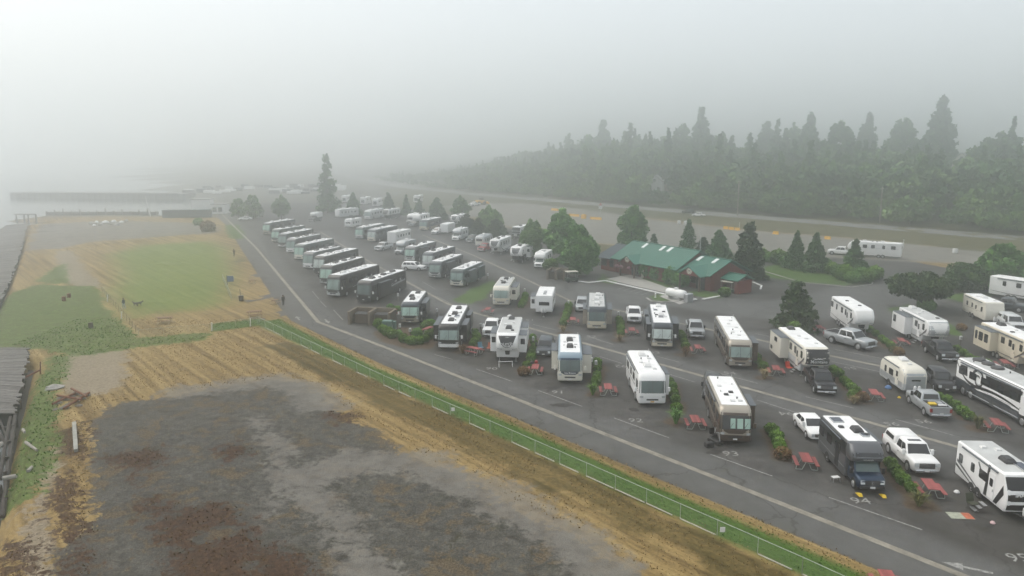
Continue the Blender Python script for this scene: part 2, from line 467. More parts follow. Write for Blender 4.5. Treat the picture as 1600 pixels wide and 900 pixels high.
def quad_mesh(name, V, Q, smooth=True):
    me = bpy.data.meshes.new(name)
    me.vertices.add(len(V))
    me.vertices.foreach_set("co", np.ascontiguousarray(V, dtype=np.float32).ravel())
    k = Q.shape[1]
    me.loops.add(Q.size)
    me.loops.foreach_set("vertex_index", np.ascontiguousarray(Q, dtype=np.int32).ravel())
    me.polygons.add(len(Q))
    me.polygons.foreach_set("loop_start", np.arange(0, Q.size, k, dtype=np.int32))
    me.polygons.foreach_set("use_smooth", np.full(len(Q), smooth))
    me.update(calc_edges=True)
    return me

gm = quad_mesh("ground", V, Q)
for k in range(4):
    at = gm.attributes.new("sd%d" % k, 'FLOAT_COLOR', 'POINT')
    dat = np.stack([np.clip(sd[n], -40, 40).ravel() for n in names[k * 4:k * 4 + 4]], 1).astype(np.float32)
    at.data.foreach_set("color", dat.ravel())

def ground_material():
    m = bpy.data.materials.new("ground_surface")
    m.use_nodes = True
    nt = m.node_tree
    L = nt.links.new
    p = nt.nodes["Principled BSDF"]
    p.inputs["Roughness"].default_value = 0.92
    p.inputs["Specular IOR Level"].default_value = 0.2
    geo = nd(nt, "ShaderNodeNewGeometry")
    def noise(scale, detail=4, vec=None, rough=.6, dist=0):
        n = nd(nt, "ShaderNodeTexNoise")
        n.inputs["Scale"].default_value = scale
        n.inputs["Detail"].default_value = detail
        n.inputs["Roughness"].default_value = rough
        n.inputs["Distortion"].default_value = dist
        L(vec or geo.outputs["Position"], n.inputs["Vector"])
        return n.outputs["Fac"]
    def math_(op, a, b=None, c=None):
        n = nd(nt, "ShaderNodeMath", operation=op)
        for i, v in enumerate((a, b, c)):
            if v is None: continue
            if isinstance(v, (int, float)): n.inputs[i].default_value = v
            else: L(v, n.inputs[i])
        return n.outputs[0]
    def ramp(f, stops):
        n = nd(nt, "ShaderNodeValToRGB")
        e = n.color_ramp.elements
        while len(e) < len(stops): e.new(.5)
        for el, (pos, col) in zip(e, stops):
            el.position = pos
            el.color = (*col, 1)
        L(f, n.inputs[0])
        return n.outputs[0]
    def sstep(v, w0, w1):
        n = nd(nt, "ShaderNodeMapRange", interpolation_type='SMOOTHSTEP')
        n.inputs["From Min"].default_value = w0
        n.inputs["From Max"].default_value = w1
        L(v, n.inputs["Value"])
        return n.outputs[0]
    def mix(f, a, b):
        n = nd(nt, "ShaderNodeMix", data_type='RGBA')
        if isinstance(f, (int, float)): n.inputs[0].default_value = f
        else: L(f, n.inputs[0])
        for i, v in ((6, a), (7, b)):
            if isinstance(v, tuple): n.inputs[i].default_value = (*v, 1)
            else: L(v, n.inputs[i])
        return n.outputs[2]
    A = {}
    for k in range(4):
        a = nd(nt, "ShaderNodeAttribute", attribute_name="sd%d" % k)
        s = nd(nt, "ShaderNodeSeparateColor")
        L(a.outputs["Color"], s.inputs[0])
        for j in range(3): A[names[k * 4 + j]] = s.outputs[j]
        A[names[k * 4 + 3]] = a.outputs["Alpha"]
    n_big, n_mid, n_fine, n_tiny = noise(.12, 5), noise(.7, 6), noise(3.2, 5, rough=.7), noise(14, 3, rough=.75)
    blot = noise(.33, 8, rough=.68, dist=.6)
    rough_n = noise(1.15, 10, rough=.78, dist=.4)
    grit = noise(6.5, 6, rough=.8)
    mp = nd(nt, "ShaderNodeMapping")
    mp.inputs["Rotation"].default_value = (0, 0, -FENCE_ROT)
    L(geo.outputs["Position"], mp.inputs["Vector"])
    ms = nd(nt, "ShaderNodeMapping")
    ms.inputs["Scale"].default_value = (1.25, .035, 1)
    L(mp.outputs[0], ms.inputs["Vector"])
    rows = noise(1.0, 3, ms.outputs[0], rough=.5)
    ms2 = nd(nt, "ShaderNodeMapping")
    ms2.inputs["Scale"].default_value = (2.2, .5, 1)
    L(mp.outputs[0], ms2.inputs["Vector"])
    tuft = noise(2.0, 6, ms2.outputs[0], rough=.75)
    def edge_f(key, amp, w, src=None):
        v = math_('MULTIPLY_ADD', math_('SUBTRACT', src or n_mid, .5), amp, A[key])
        return sstep(v, -w, w)
    # dry grass everywhere else
    straw_v = math_('ADD', math_('ADD', math_('MULTIPLY', rows, .42), math_('MULTIPLY', tuft, .32)), math_('MULTIPLY', grit, .28))
    straw = ramp(straw_v, [(.37, (0.0743, 0.0500, 0.0225)), (.45, (0.1424, 0.0975, 0.0395)), (.53, (0.2477, 0.1739, 0.0706)), (.64, (0.3591, 0.2701, 0.1270))])
    col = straw
    gr = ramp(math_('ADD', math_('MULTIPLY', grit, .5), math_('MULTIPLY', tuft, .5)), [(.38, (.020, .055, .007)), (.5, (.040, .10, .013)), (.62, (.085, .15, .03))])
    wd = ramp(math_('ADD', math_('MULTIPLY', rough_n, .5), math_('MULTIPLY', grit, .5)), [(.40, (0.1045, 0.0726, 0.0330)), (.46, (0.0525, 0.0725, 0.0200)), (.53, (0.0810, 0.1350, 0.0297)), (.61, (0.1820, 0.2210, 0.0650))])
    fg = ramp(math_('ADD', math_('MULTIPLY', n_mid, .4), math_('MULTIPLY', grit, .6)), [(.38, (0.0543, 0.1113, 0.0149)), (.5, (0.0855, 0.1690, 0.0238)), (.62, (0.1425, 0.2178, 0.0454))])
    moss = ramp(math_('ADD', math_('MULTIPLY', n_fine, .6), math_('MULTIPLY', rows, .4)), [(.35, (.036, .032, .010)), (.5, (.075, .058, .018)), (.64, (.17, .115, .04))])
    col = mix(math_('MULTIPLY', edge_f('darkmoss', 5.5, .8, blot), .85), col, moss)
    sand = ramp(n_fine, [(.3, (.13, .10, .065)), (.55, (.25, .21, .15)), (.75, (.33, .29, .22))])
    col = mix(edge_f('sand', 8, .25, rough_n), col, sand)
    col = mix(math_('MULTIPLY', edge_f('fgreen', 16, 4.0, rough_n), .70), col, fg)
    fp = ramp(blot, [(.35, (.10, .095, .08)), (.5, (.16, .15, .135)), (.7, (.21, .185, .14))])
    col = mix(edge_f('farpark', 4, 1.2), col, fp)
    # abandoned paving: dark asphalt, lichen, dust, red moss
    pv = ramp(math_('ADD', math_('MULTIPLY', rough_n, .5), math_('MULTIPLY', grit, .5)), [(.40, (0.0215, 0.0221, 0.0213)), (.47, (0.0471, 0.0486, 0.0451)), (.53, (0.0785, 0.0796, 0.0727)), (.60, (0.1324, 0.1326, 0.1153))])
    tanp = ramp(grit, [(.40, (0.0340, 0.0230, 0.0120)), (.50, (0.0884, 0.0634, 0.0336)), (.60, (0.1768, 0.1332, 0.0760))])
    pv = mix(math_('MULTIPLY', sstep(math_('ADD', math_('MULTIPLY', blot, .55), math_('MULTIPLY', rough_n, .45)), .52, .545), .7), pv, tanp)
    mseam = nd(nt, "ShaderNodeMapping"); mseam.inputs["Rotation"].default_value = (0, 0, .12); mseam.inputs["Scale"].default_value = (.105, .075, 1)
    L(geo.outputs["Position"], mseam.inputs["Vector"])
    brk = nd(nt, "ShaderNodeTexBrick"); brk.inputs["Scale"].default_value = 1.0; brk.inputs["Mortar Size"].default_value = .006; brk.offset = .5
    brk.inputs["Color1"].default_value = (.82, .82, .82, 1); brk.inputs["Color2"].default_value = (1.25, 1.22, 1.15, 1); brk.inputs["Mortar"].default_value = (.5, .42, .3, 1)
    L(mseam.outputs[0], brk.inputs["Vector"])
    mulb = nd(nt, "ShaderNodeMix", data_type='RGBA', blend_type='MULTIPLY'); mulb.inputs[0].default_value = .22
    L(pv, mulb.inputs[6]); L(brk.outputs["Color"], mulb.inputs[7]); pv = mulb.outputs[2]
    pcr = nd(nt, "ShaderNodeTexVoronoi", feature='DISTANCE_TO_EDGE')
    pcr.inputs["Scale"].default_value = .17
    wv = nd(nt, "ShaderNodeVectorMath", operation='MULTIPLY_ADD')
    nz = nd(nt, "ShaderNodeTexNoise"); nz.inputs["Scale"].default_value = .8; nz.inputs["Detail"].default_value = 5
    L(geo.outputs["Position"], nz.inputs["Vector"])
    L(nz.outputs["Color"], wv.inputs[0]); wv.inputs[1].default_value = (2.2, 2.2, 0); L(geo.outputs["Position"], wv.inputs[2])
    L(wv.outputs[0], pcr.inputs["Vector"])
    crack = math_('MULTIPLY', math_('SUBTRACT', 1.0, sstep(pcr.outputs["Distance"], .0, .014)), sstep(n_mid, .45, .6))
    pv = mix(math_('MULTIPLY', crack, .75), pv, (.022, .017, .010))
    pv = mix(math_('MULTIPLY', sstep(n_tiny, .52, .66), .45), pv, (.20, .16, .105))
    fpave = edge_f('pave', 8.0, .22, rough_n)
    col = mix(fpave, col, pv)
    dustc = ramp(math_('ADD', math_('MULTIPLY', n_mid, .5), math_('MULTIPLY', n_tiny, .5)), [(.36, (.085, .08, .07)), (.5, (.16, .152, .135)), (.64, (.25, .24, .215))])
    col = mix(math_('MULTIPLY', edge_f('dust', 8.0, .7, rough_n), .72), col, dustc)
    redc = ramp(math_('ADD', math_('MULTIPLY', n_fine, .55), math_('MULTIPLY', n_tiny, .45)), [(.38, (0.0108, 0.0074, 0.0060)), (.48, (0.0360, 0.0189, 0.0120)), (.56, (0.0765, 0.0399, 0.0216)), (.66, (0.1530, 0.1050, 0.0540))])
    col = mix(math_('MULTIPLY', edge_f('red', 12.0, .14, rough_n), .9), col, redc)
    col = mix(math_('MULTIPLY', edge_f('weeds', 7.0, .2, rough_n), .95), col, wd)
    farc = ramp(blot, [(.35, (.075, .078, .06)), (.5, (.11, .11, .09)), (.68, (.15, .145, .12))])
    col = mix(edge_f('far', 6, 3), col, farc)
    # campground asphalt, gravel yard
    asp = ramp(math_('ADD', math_('MULTIPLY', blot, .6), math_('MULTIPLY', n_tiny, .4)), [(.32, (0.0405, 0.0397, 0.0382)), (.5, (0.0712, 0.0703, 0.0677)), (.66, (0.1160, 0.1119, 0.1055))])
    lane = ramp(math_('ADD', math_('MULTIPLY', blot, .5), math_('MULTIPLY', n_tiny, .5)), [(.3, (0.0679, 0.0691, 0.0683)), (.55, (0.1065, 0.1074, 0.1049)), (.7, (0.1486, 0.1488, 0.1440))])
    asp = mix(math_('MULTIPLY', edge_f('stain', 2, 1.4), .5), asp, (.036, .033, .028))
    asp = mix(edge_f('drive', 2.2, 1.2), asp, lane)
    crk = nd(nt, "ShaderNodeTexVoronoi", feature='DISTANCE_TO_EDGE')
    crk.inputs["Scale"].default_value = .11
    L(wv.outputs[0], crk.inputs["Vector"])
    asp = mix(math_('MULTIPLY', math_('SUBTRACT', 1.0, sstep(crk.outputs["Distance"], .002, .010)), .5), asp, (.026, .025, .023))
    asp = mix(math_('MULTIPLY', sstep(n_tiny, .6, .75), .3), asp, (.13, .115, .09))
    flot = edge_f('lot', .7, .16, n_fine)
    col = mix(flot, col, asp)
    yd = ramp(math_('ADD', math_('MULTIPLY', blot, .5), math_('MULTIPLY', n_mid, .5)), [(.3, (0.1227, 0.1180, 0.1047)), (.5, (0.1873, 0.1801, 0.1600)), (.7, (0.2397, 0.2274, 0.1964))])
    col = mix(edge_f('yard', 8, 3.5, n_big), col, yd)
    mul = ramp(n_fine, [(.3, (.045, .028, .016)), (.5, (.085, .056, .034)), (.7, (.14, .10, .065))])
    col = mix(math_('MULTIPLY', edge_f('mulch', 1.6, .35), .85), col, mul)
    col = mix(math_('MULTIPLY', edge_f('weeds', 2.0, .35, n_mid), flot), col, mix(n_mid, gr, wd))
    vg = ramp(math_('ADD', math_('MULTIPLY', n_mid, .5), math_('MULTIPLY', n_fine, .5)), [(.34, (.038, .048, .018)), (.5, (.07, .072, .03)), (.66, (.13, .11, .052))])
    col = mix(math_('MULTIPLY', edge_f('verge', 5, 1.2, blot), .9), col, vg)
    col = mix(math_('MULTIPLY', edge_f('strip', 1.5, .45, tuft), .95), col, gr)
    forest_floor = ramp(n_mid, [(.3, (.02, .03, .012)), (.7, (.05, .06, .022))])
    sz = nd(nt, 'ShaderNodeSeparateXYZ'); L(geo.outputs['Position'], sz.inputs[0])
    col = mix(sstep(math_('ADD', sz.outputs[2], math_('MULTIPLY', n_mid, .8)), .35, 1.2), col, forest_floor)
    L(col, p.inputs["Base Color"])
    bp = nd(nt, "ShaderNodeBump")
    bp.inputs["Strength"].default_value = .5
    bp.inputs["Distance"].default_value = .06
    L(math_('MULTIPLY', math_('ADD', n_fine, math_('MULTIPLY', n_tiny, .5)), math_('MULTIPLY_ADD', flot, -.8, 1.0)), bp.inputs["Height"])
    L(bp.outputs[0], p.inputs["Normal"])
    return m

gm.materials.append(ground_material())
ground = bpy.data.objects.new("ground", gm)
C.objects.link(ground)
tag(ground, kind="structure")

def zg(x, y):
    """height of the hillside at a point (beyond the highway)"""
    best, sg = 1e9, 1
    for (ax, ay), (bx, by) in zip(HWY[:-1], HWY[1:]):
        ex, ey = bx - ax, by - ay
        t = min(1, max(0, ((x - ax) * ex + (y - ay) * ey) / (ex * ex + ey * ey)))
        d = math.hypot(x - ax - ex * t, y - ay - ey * t)
        if d < best:
            best, sg = d, (1 if ex * (y - ay) - ey * (x - ax) < 0 else -1)
    d = best * sg
    return (float(hill_z(np.array(d), np.array(x), np.array(y))) if d > 9 else 0.0), d

# ------------------------------------------------------------------ water
wm = bpy.data.materials.new("bay_water")
wm.use_nodes = True
_n = wm.node_tree
_p = _n.nodes["Principled BSDF"]
_p.inputs["Base Color"].default_value = (.045, .06, .06, 1)
_p.inputs["Roughness"].default_value = .12
_t = nd(_n, "ShaderNodeTexNoise"); _t.inputs["Scale"].default_value = .35; _t.inputs["Detail"].default_value = 6
_g = nd(_n, "ShaderNodeNewGeometry"); _n.links.new(_g.outputs["Position"], _t.inputs["Vector"])
_b = nd(_n, "ShaderNodeBump"); _b.inputs["Strength"].default_value = .35; _b.inputs["Distance"].default_value = .3
_n.links.new(_t.outputs["Fac"], _b.inputs["Height"]); _n.links.new(_b.outputs[0], _p.inputs["Normal"])
wb = MB()
wb.add([(-1500, -40, -1.5), (160, -40, -1.5), (160, 1600, -1.5), (-1500, 1600, -1.5)], [(0, 1, 2, 3)])
tag(wb.build("water", wm, smooth=0), kind="structure")

# ------------------------------------------------------------------ strips laid on the ground
def ribbon(pts, w, z, off=0.0):
    """a sheet along a polyline, mitred"""
    mb = MB()
    L_, R_ = [], []
    for i, p in enumerate(pts):
        a = Vector(pts[max(i - 1, 0)]); b = Vector(pts[min(i + 1, len(pts) - 1)])
        d = (b - a).normalized()
        n = Vector((-d.y, d.x))
        k = 1.0
        if 0 < i < len(pts) - 1:
            d1 = (Vector(p) - a).normalized()
            k = 1 / max(.5, abs(Vector((-d1.y, d1.x)).dot(n)))
        L_.append(Vector(p) + n * (off + w / 2) * k)
        R_.append(Vector(p) + n * (off - w / 2) * k)
    vs = [(q.x, q.y, z) for q in L_] + [(q.x, q.y, z) for q in R_]
    n_ = len(pts)
    mb.add(vs, [(i, i + 1, n_ + i + 1, n_ + i) for i in range(n_ - 1)])
    return mb

def worn(name, col, lo, hi, scale=1.2):
    """worn paint or concrete: patchy between two tones"""
    if name in MATS: return MATS[name]
    m = bpy.data.materials.new(name)
    m.use_nodes = True
    nt = m.node_tree
    p = nt.nodes["Principled BSDF"]
    p.inputs["Roughness"].default_value = .85
    g = nd(nt, "ShaderNodeNewGeometry")
    n = nd(nt, "ShaderNodeTexNoise"); n.inputs["Scale"].default_value = scale; n.inputs["Detail"].default_value = 8; n.inputs["Roughness"].default_value = .7
    nt.links.new(g.outputs["Position"], n.inputs["Vector"])
    r = nd(nt, "ShaderNodeValToRGB")
    r.color_ramp.elements[0].position = .34
    r.color_ramp.elements[0].color = (*[c * lo for c in col], 1)
    r.color_ramp.elements[1].position = .62
    r.color_ramp.elements[1].color = (*[c * hi for c in col], 1)
    nt.links.new(n.outputs["Fac"], r.inputs[0])
    nt.links.new(r.outputs[0], p.inputs["Base Color"])
    MATS[name] = m
    return m

M_gutter = worn("gutter_concrete", (.27, .25, .205), .55, 1.0, .9)
M_paint = worn("worn_white_paint", (.36, .36, .34), .26, 1.0, 4.5)
M_curb = worn("curb_paint", (.78, .78, .76), .7, 1.0, 1.5)
M_asph = worn("highway_asphalt", (.165, .17, .172), .8, 1.05, .3)

def densify(pts, step):
    out = []
    for a, b in zip(pts[:-1], pts[1:]):
        k = max(1, int(math.hypot(b[0] - a[0], b[1] - a[1]) / step))
        out += [(a[0] + (b[0] - a[0]) * i / k, a[1] + (b[1] - a[1]) * i / k) for i in range(k)]
    return out + [pts[-1]]

for pl in (G1, G2, G3):
    tag(ribbon(pl, .55, .005).build("drainage_gutter", M_gutter, smooth=0), kind="structure")

# ------------------------------------------------------------------ vehicles: materials
def paint(name, col, rough=.28, var=.07, metal=0.0):
    return mat("paint_" + name, col, rough, metal, var, .8)

PC = dict(white=(.84, .84, .83), cream=(.66, .60, .47), ivory=(.74, .71, .62), silver=(.42, .44, .45), grey=(.115, .12, .128), charcoal=(.016, .017, .019),
          black=(.008, .008, .009), bronze=(.11, .082, .06), tan=(.36, .30, .22), navy=(.02, .04, .075), blue=(.10, .19, .30), slate=(.055, .066, .078),
          red=(.33, .03, .03), offwhite=(.72, .72, .70), champagne=(.40, .36, .30), teal=(.035, .06, .062), palegrey=(.55, .57, .57), skyblue=(.24, .32, .38), brown=(.07, .048, .036))

def P(n):
    return paint(n, PC[n], metal=.35 if n in ('silver', 'grey', 'bronze', 'champagne', 'slate', 'blue', 'navy') else 0.0)

def glassm(name, col, rough=.06):
    return mat("glass_" + name, col, rough, 0, .25, .9, spec=.8)
GL = dict(dark=glassm("dark", (.012, .014, .016)), mint=glassm("mint", (.40, .58, .49)), haze=glassm("haze", (.24, .33, .30)), white=glassm("white", (.55, .62, .58)), teal=glassm("teal", (.07, .11, .105)))
M_tyre = mat("tyre_rubber", (.018, .018, .018), .9, 0, .2)
M_rim = mat("alloy_rim", (.55, .56, .57), .3, .8, .1)
M_trim = mat("black_trim", (.02, .02, .021), .55, 0, .15)
M_chrome = mat("chrome", (.62, .63, .64), .18, .9, .1)
M_under = mat("underbody", (.012, .012, .012), .9, 0, .1)
M_roof = mat("roof_membrane", (.82, .825, .82), .7, 0, .13, 1.1)
M_roofgrey = mat("roof_membrane_grey", (.50, .51, .50), .7, 0, .13, 1.1)
M_acw = mat("shroud_white", (.70, .70, .69), .5, 0, .1)
M_acb = mat("shroud_black", (.03, .03, .032), .5, 0, .15)
M_solar = mat("solar_cell", (.035, .045, .07), .15, 0, .15, 3)
M_lamp = mat("lamp_lens", (.62, .65, .66), .12, .2, .1, 4)
M_tail = mat("tail_lens", (.28, .02, .015), .2, 0, .1)
M_plate = mat("plate_white", (.75, .75, .74), .5, 0, .05)
M_amber = mat("plate_amber", (.70, .42, .10), .5, 0, .05)
M_alu = mat("aluminium", (.50, .51, .52), .38, .7, .1)
M_awn = mat("awning_grey", (.10, .115, .13), .7, 0, .12)

def ring(yf, yr, hw, rf, rr, z, n=4):
    pts = []
    for cx, cy, r, a0 in ((-(hw - rf), yf + rf, rf, 180), (hw - rf, yf + rf, rf, 270), (hw - rr, yr - rr, rr, 0), (-(hw - rr), yr - rr, rr, 90)):
        for i in range(n + 1):
            a = math.radians(a0 + 90 * i / n)
            pts.append((cx + r * math.cos(a), cy + r * math.sin(a), z))
    return pts

class Shell:
    """coach body lofted through rounded plan outlines; front faces -y, picture-right is +x"""
    def __init__(s, levels, n=4):
        s.lv = levels          # (z, yf, yr, hw, rf, rr)
        s.n = n
    def at(s, z):
        lv = s.lv
        if z <= lv[0][0]: return lv[0]
        for a, b in zip(lv[:-1], lv[1:]):
            if z <= b[0]:
                t = (z - a[0]) / max(1e-6, b[0] - a[0])
                return tuple(p + (q - p) * t for p, q in zip(a, b))
        return lv[-1]
    def mesh(s, mb, mis=None, **kw):
        return mb.rings([ring(yf, yr, hw, rf, rr, z, s.n) for z, yf, yr, hw, rf, rr in s.lv], mis, **kw)
    def fy(s, x, z, off=0.0):
        z_, yf, yr, hw, rf, rr = s.at(z)
        yf -= off; hw += off; rf += off
        e = abs(x) - (hw - rf)
        if e <= 0: return yf
        e = min(e, rf * .999)
        return yf + rf - math.sqrt(rf * rf - e * e)
    def ry(s, x, z, off=0.0):
        z_, yf, yr, hw, rf, rr = s.at(z)
        yr += off; hw += off; rr += off
        e = abs(x) - (hw - rr)
        if e <= 0: return yr
        e = min(e, rr * .999)
        return yr - rr + math.sqrt(rr * rr - e * e)
    def front(s, mb, z0, z1, x0, x1, tx0=None, tx1=None, off=.012, nx=8, nz=3, mi=0, back=False, shape=None):
        """a panel lying on the front (or rear) skin between two heights"""
        tx0 = x0 if tx0 is None else tx0
        tx1 = x1 if tx1 is None else tx1
        vs, fs = [], []
        for j in range(nz + 1):
            t = j / nz
            a, b = x0 + (tx0 - x0) * t, x1 + (tx1 - x1) * t
            for i in range(nx + 1):
                x = a + (b - a) * i / nx
                zz = z0 + (z1 - z0) * t
                if shape: zz = shape(i / nx, t, zz)
                vs.append((x, (s.ry if back else s.fy)(x, zz, off), zz))
        for j in range(nz):
            for i in range(nx):
                a = j * (nx + 1) + i
                fs.append((a, a + 1, a + nx + 2, a + nx + 1))
        mb.add(vs, fs, mi)
        return mb

def rbox(mb, side, hw, y0, y1, z0, z1, off=.02, c=.07, mi=0):
    """a pane with cut corners on the side wall"""
    x = side * hw
    c = min(c, (y1 - y0) * .3, (z1 - z0) * .3)
    pts = [(y0 + c, z0), (y1 - c, z0), (y1, z0 + c), (y1, z1 - c), (y1 - c, z1), (y0 + c, z1), (y0, z1 - c), (y0, z0 + c)]
    if side < 0: pts = pts[::-1]
    mb.prism(pts, 'x', x - side * .01, x + side * off, mi)
    return mb

def wheel(parent, x, y, r=.42, w=.28, side=1, rim=M_rim, dark=False):
    """a wheel: rim disc inside a tyre, axle along x"""
    t = MB()
    x0, x1 = x - w / 2, x + w / 2
    t.lathe([(r * .62, x0), (r * .95, x0), (r, x0 + w * .2), (r, x1 - w * .2), (r * .95, x1), (r * .62, x1)], 18, c=(0, y, r), axis='x', cap=True)
    wo_ = t.build("wheel", M_tyre, parent)
    k = MB()
    xo = x + side * (w / 2 + .004)
    k.lathe([(r * .64, 0), (r * .60, side * .015), (r * .22, -side * .0 + side * .012), (r * .15, side * .035), (.01, side * .035)], 12, c=(xo, y, r), axis='x', cap=False)
    k.build("rim", M_trim if dark else rim, wo_)
    return wo_

def arch(parent, side, hw, y, r, mi=0, z=None, off=.012):
    """dark wheel opening on the side skin"""
    z = r if z is None else z
    pts = []
    for i in range(11):
        a = math.pi * i / 10
        pts.append((y + (r * 1.2) * math.cos(a), max(.2, z) + (r * 1.2) * math.sin(a)))
    pts += [(y - r * 1.2, .22), (y + r * 1.2, .22)]
    if side > 0: pass
    MB().prism(pts if side > 0 else pts[::-1], 'x', side * (hw - .05), side * (hw + off), mi).build("wheel_arch", M_trim, parent)

def ac_unit(parent, x, y, z, m=M_acw, s=1.0, name="air_conditioner"):
    b = MB()
    b.box(x - .36 * s, x + .36 * s, y - .5 * s, y + .5 * s, z, z + .15 * s, top=(.02, .02, .03, .03))
    b.box(x - .34 * s, x + .34 * s, y - .47 * s, y + .47 * s, z + .15 * s, z + .31 * s, top=(.09, .09, .2, .08))
    b.build(name, m, parent)

def vent(parent, x, y, z, m=M_acw, s=.2, h=.12):
    MB().box(x - s, x + s, y - s, y + s, z, z + h, top=(.03, .03, .03, .03)).build("roof_vent", m, parent)

def solar(parent, x, y, z, w=.7, l=1.4):
    b = MB().box(x - w / 2, x + w / 2, y - l / 2, y + l / 2, z + .05, z + .085)
    o = b.build("solar_panel", M_solar, parent)
    f = MB()
    for dx in (-w / 2, w / 2): f.box(x + dx - .02, x + dx + .02, y - l / 2 - .02, y + l / 2 + .02, z, z + .09)
    for dy in (-l / 2, l / 2): f.box(x - w / 2 + .022, x + w / 2 - .022, y + dy - .02, y + dy + .02, z + .003, z + .093)
    f.build("frame", M_alu, o)

def dish(parent, x, y, z, m=M_acw):
    MB().lathe([(.30, 0), (.33, .1), (.28, .26), (.15, .36), (.02, .39)], 14, c=(x, y, z), cap=False).build("satellite_dome", m, parent)

def mirror(parent, side, hw, y, z, m=M_trim, reach=.28):
    b = MB()
    b.tube((side * (hw - .02), y, z + .1), (side * (hw + reach), y - .12, z + .05), .025, n=6)
    b.cbox(side * (hw + reach) - .11, side * (hw + reach) + .11, y - .22, y - .06, z - .24, z + .16, .04)
    b.build("mirror", m, parent)

def slide_out(parent, sl, hw, m, z_roof, awn=M_awn):
    """(side, y0, y1, depth, z0, z1[, end window, side windows])"""
    side, y0, y1, dp, z0, z1 = sl[:6]
    endwin = sl[6] if len(sl) > 6 else False
    wins = sl[7] if len(sl) > 7 else []
    xa, xb = side * (hw - .05), side * (hw + dp)
    b = MB().cbox(min(xa, xb), max(xa, xb), y0, y1, z0, z1, .045)
    so = b.build("slide_out", m, parent)
    MB().box(min(xa, xb) - .03, max(xa, xb) + .05, y0 - .05, y1 + .05, z1 + .012, z1 + .05).build("topper_awning", awn, so)
    if endwin:
        w = MB()
        xc = side * (hw + dp * .52)
        w.prism([(xc - dp * .28, z1 - 1.05), (xc + dp * .28, z1 - 1.05), (xc + dp * .28, z1 - .4), (xc - dp * .28, z1 - .4)], 'y', y0 + .02, y0 - .018)
        w.build("window", GL['dark'], so)
    for (a, c, e, f) in wins:
        w = MB()
        rbox(w, side, hw + dp, a, c, e, f)
        w.build("window", GL['dark'], so)
    return so

def decals(parent, graphics, hw, y_flip=None, sides=(-1, 1)):
    """painted swooshes: polygons of (y, z) laid on the side skin"""
    for mname, pts in graphics:
        for sd_ in sides:
            g = MB()
            q = pts if sd_ > 0 else pts[::-1]
            n = len(q)
            vs = [(sd_ * (hw + .009), y, z) for y, z in q]
            g.add(vs, [tuple(range(n))])
            g.build("stripe", P(mname), parent, smooth=0)

def swoosh(y0, z0, y1, z1, t0, t1, bow=.3, n=10):
    """a tapered curved band from (y0,z0) to (y1,z1)"""
    up, dn = [], []
    for i in range(n + 1):
        t = i / n
        y = y0 + (y1 - y0) * t
        z = z0 + (z1 - z0) * t + bow * math.sin(math.pi * t)
        h = t0 + (t1 - t0) * t
        up.append((y, z + h / 2)); dn.append((y, z - h / 2))
    return dn + up[::-1]

ROOF_SETS = {}

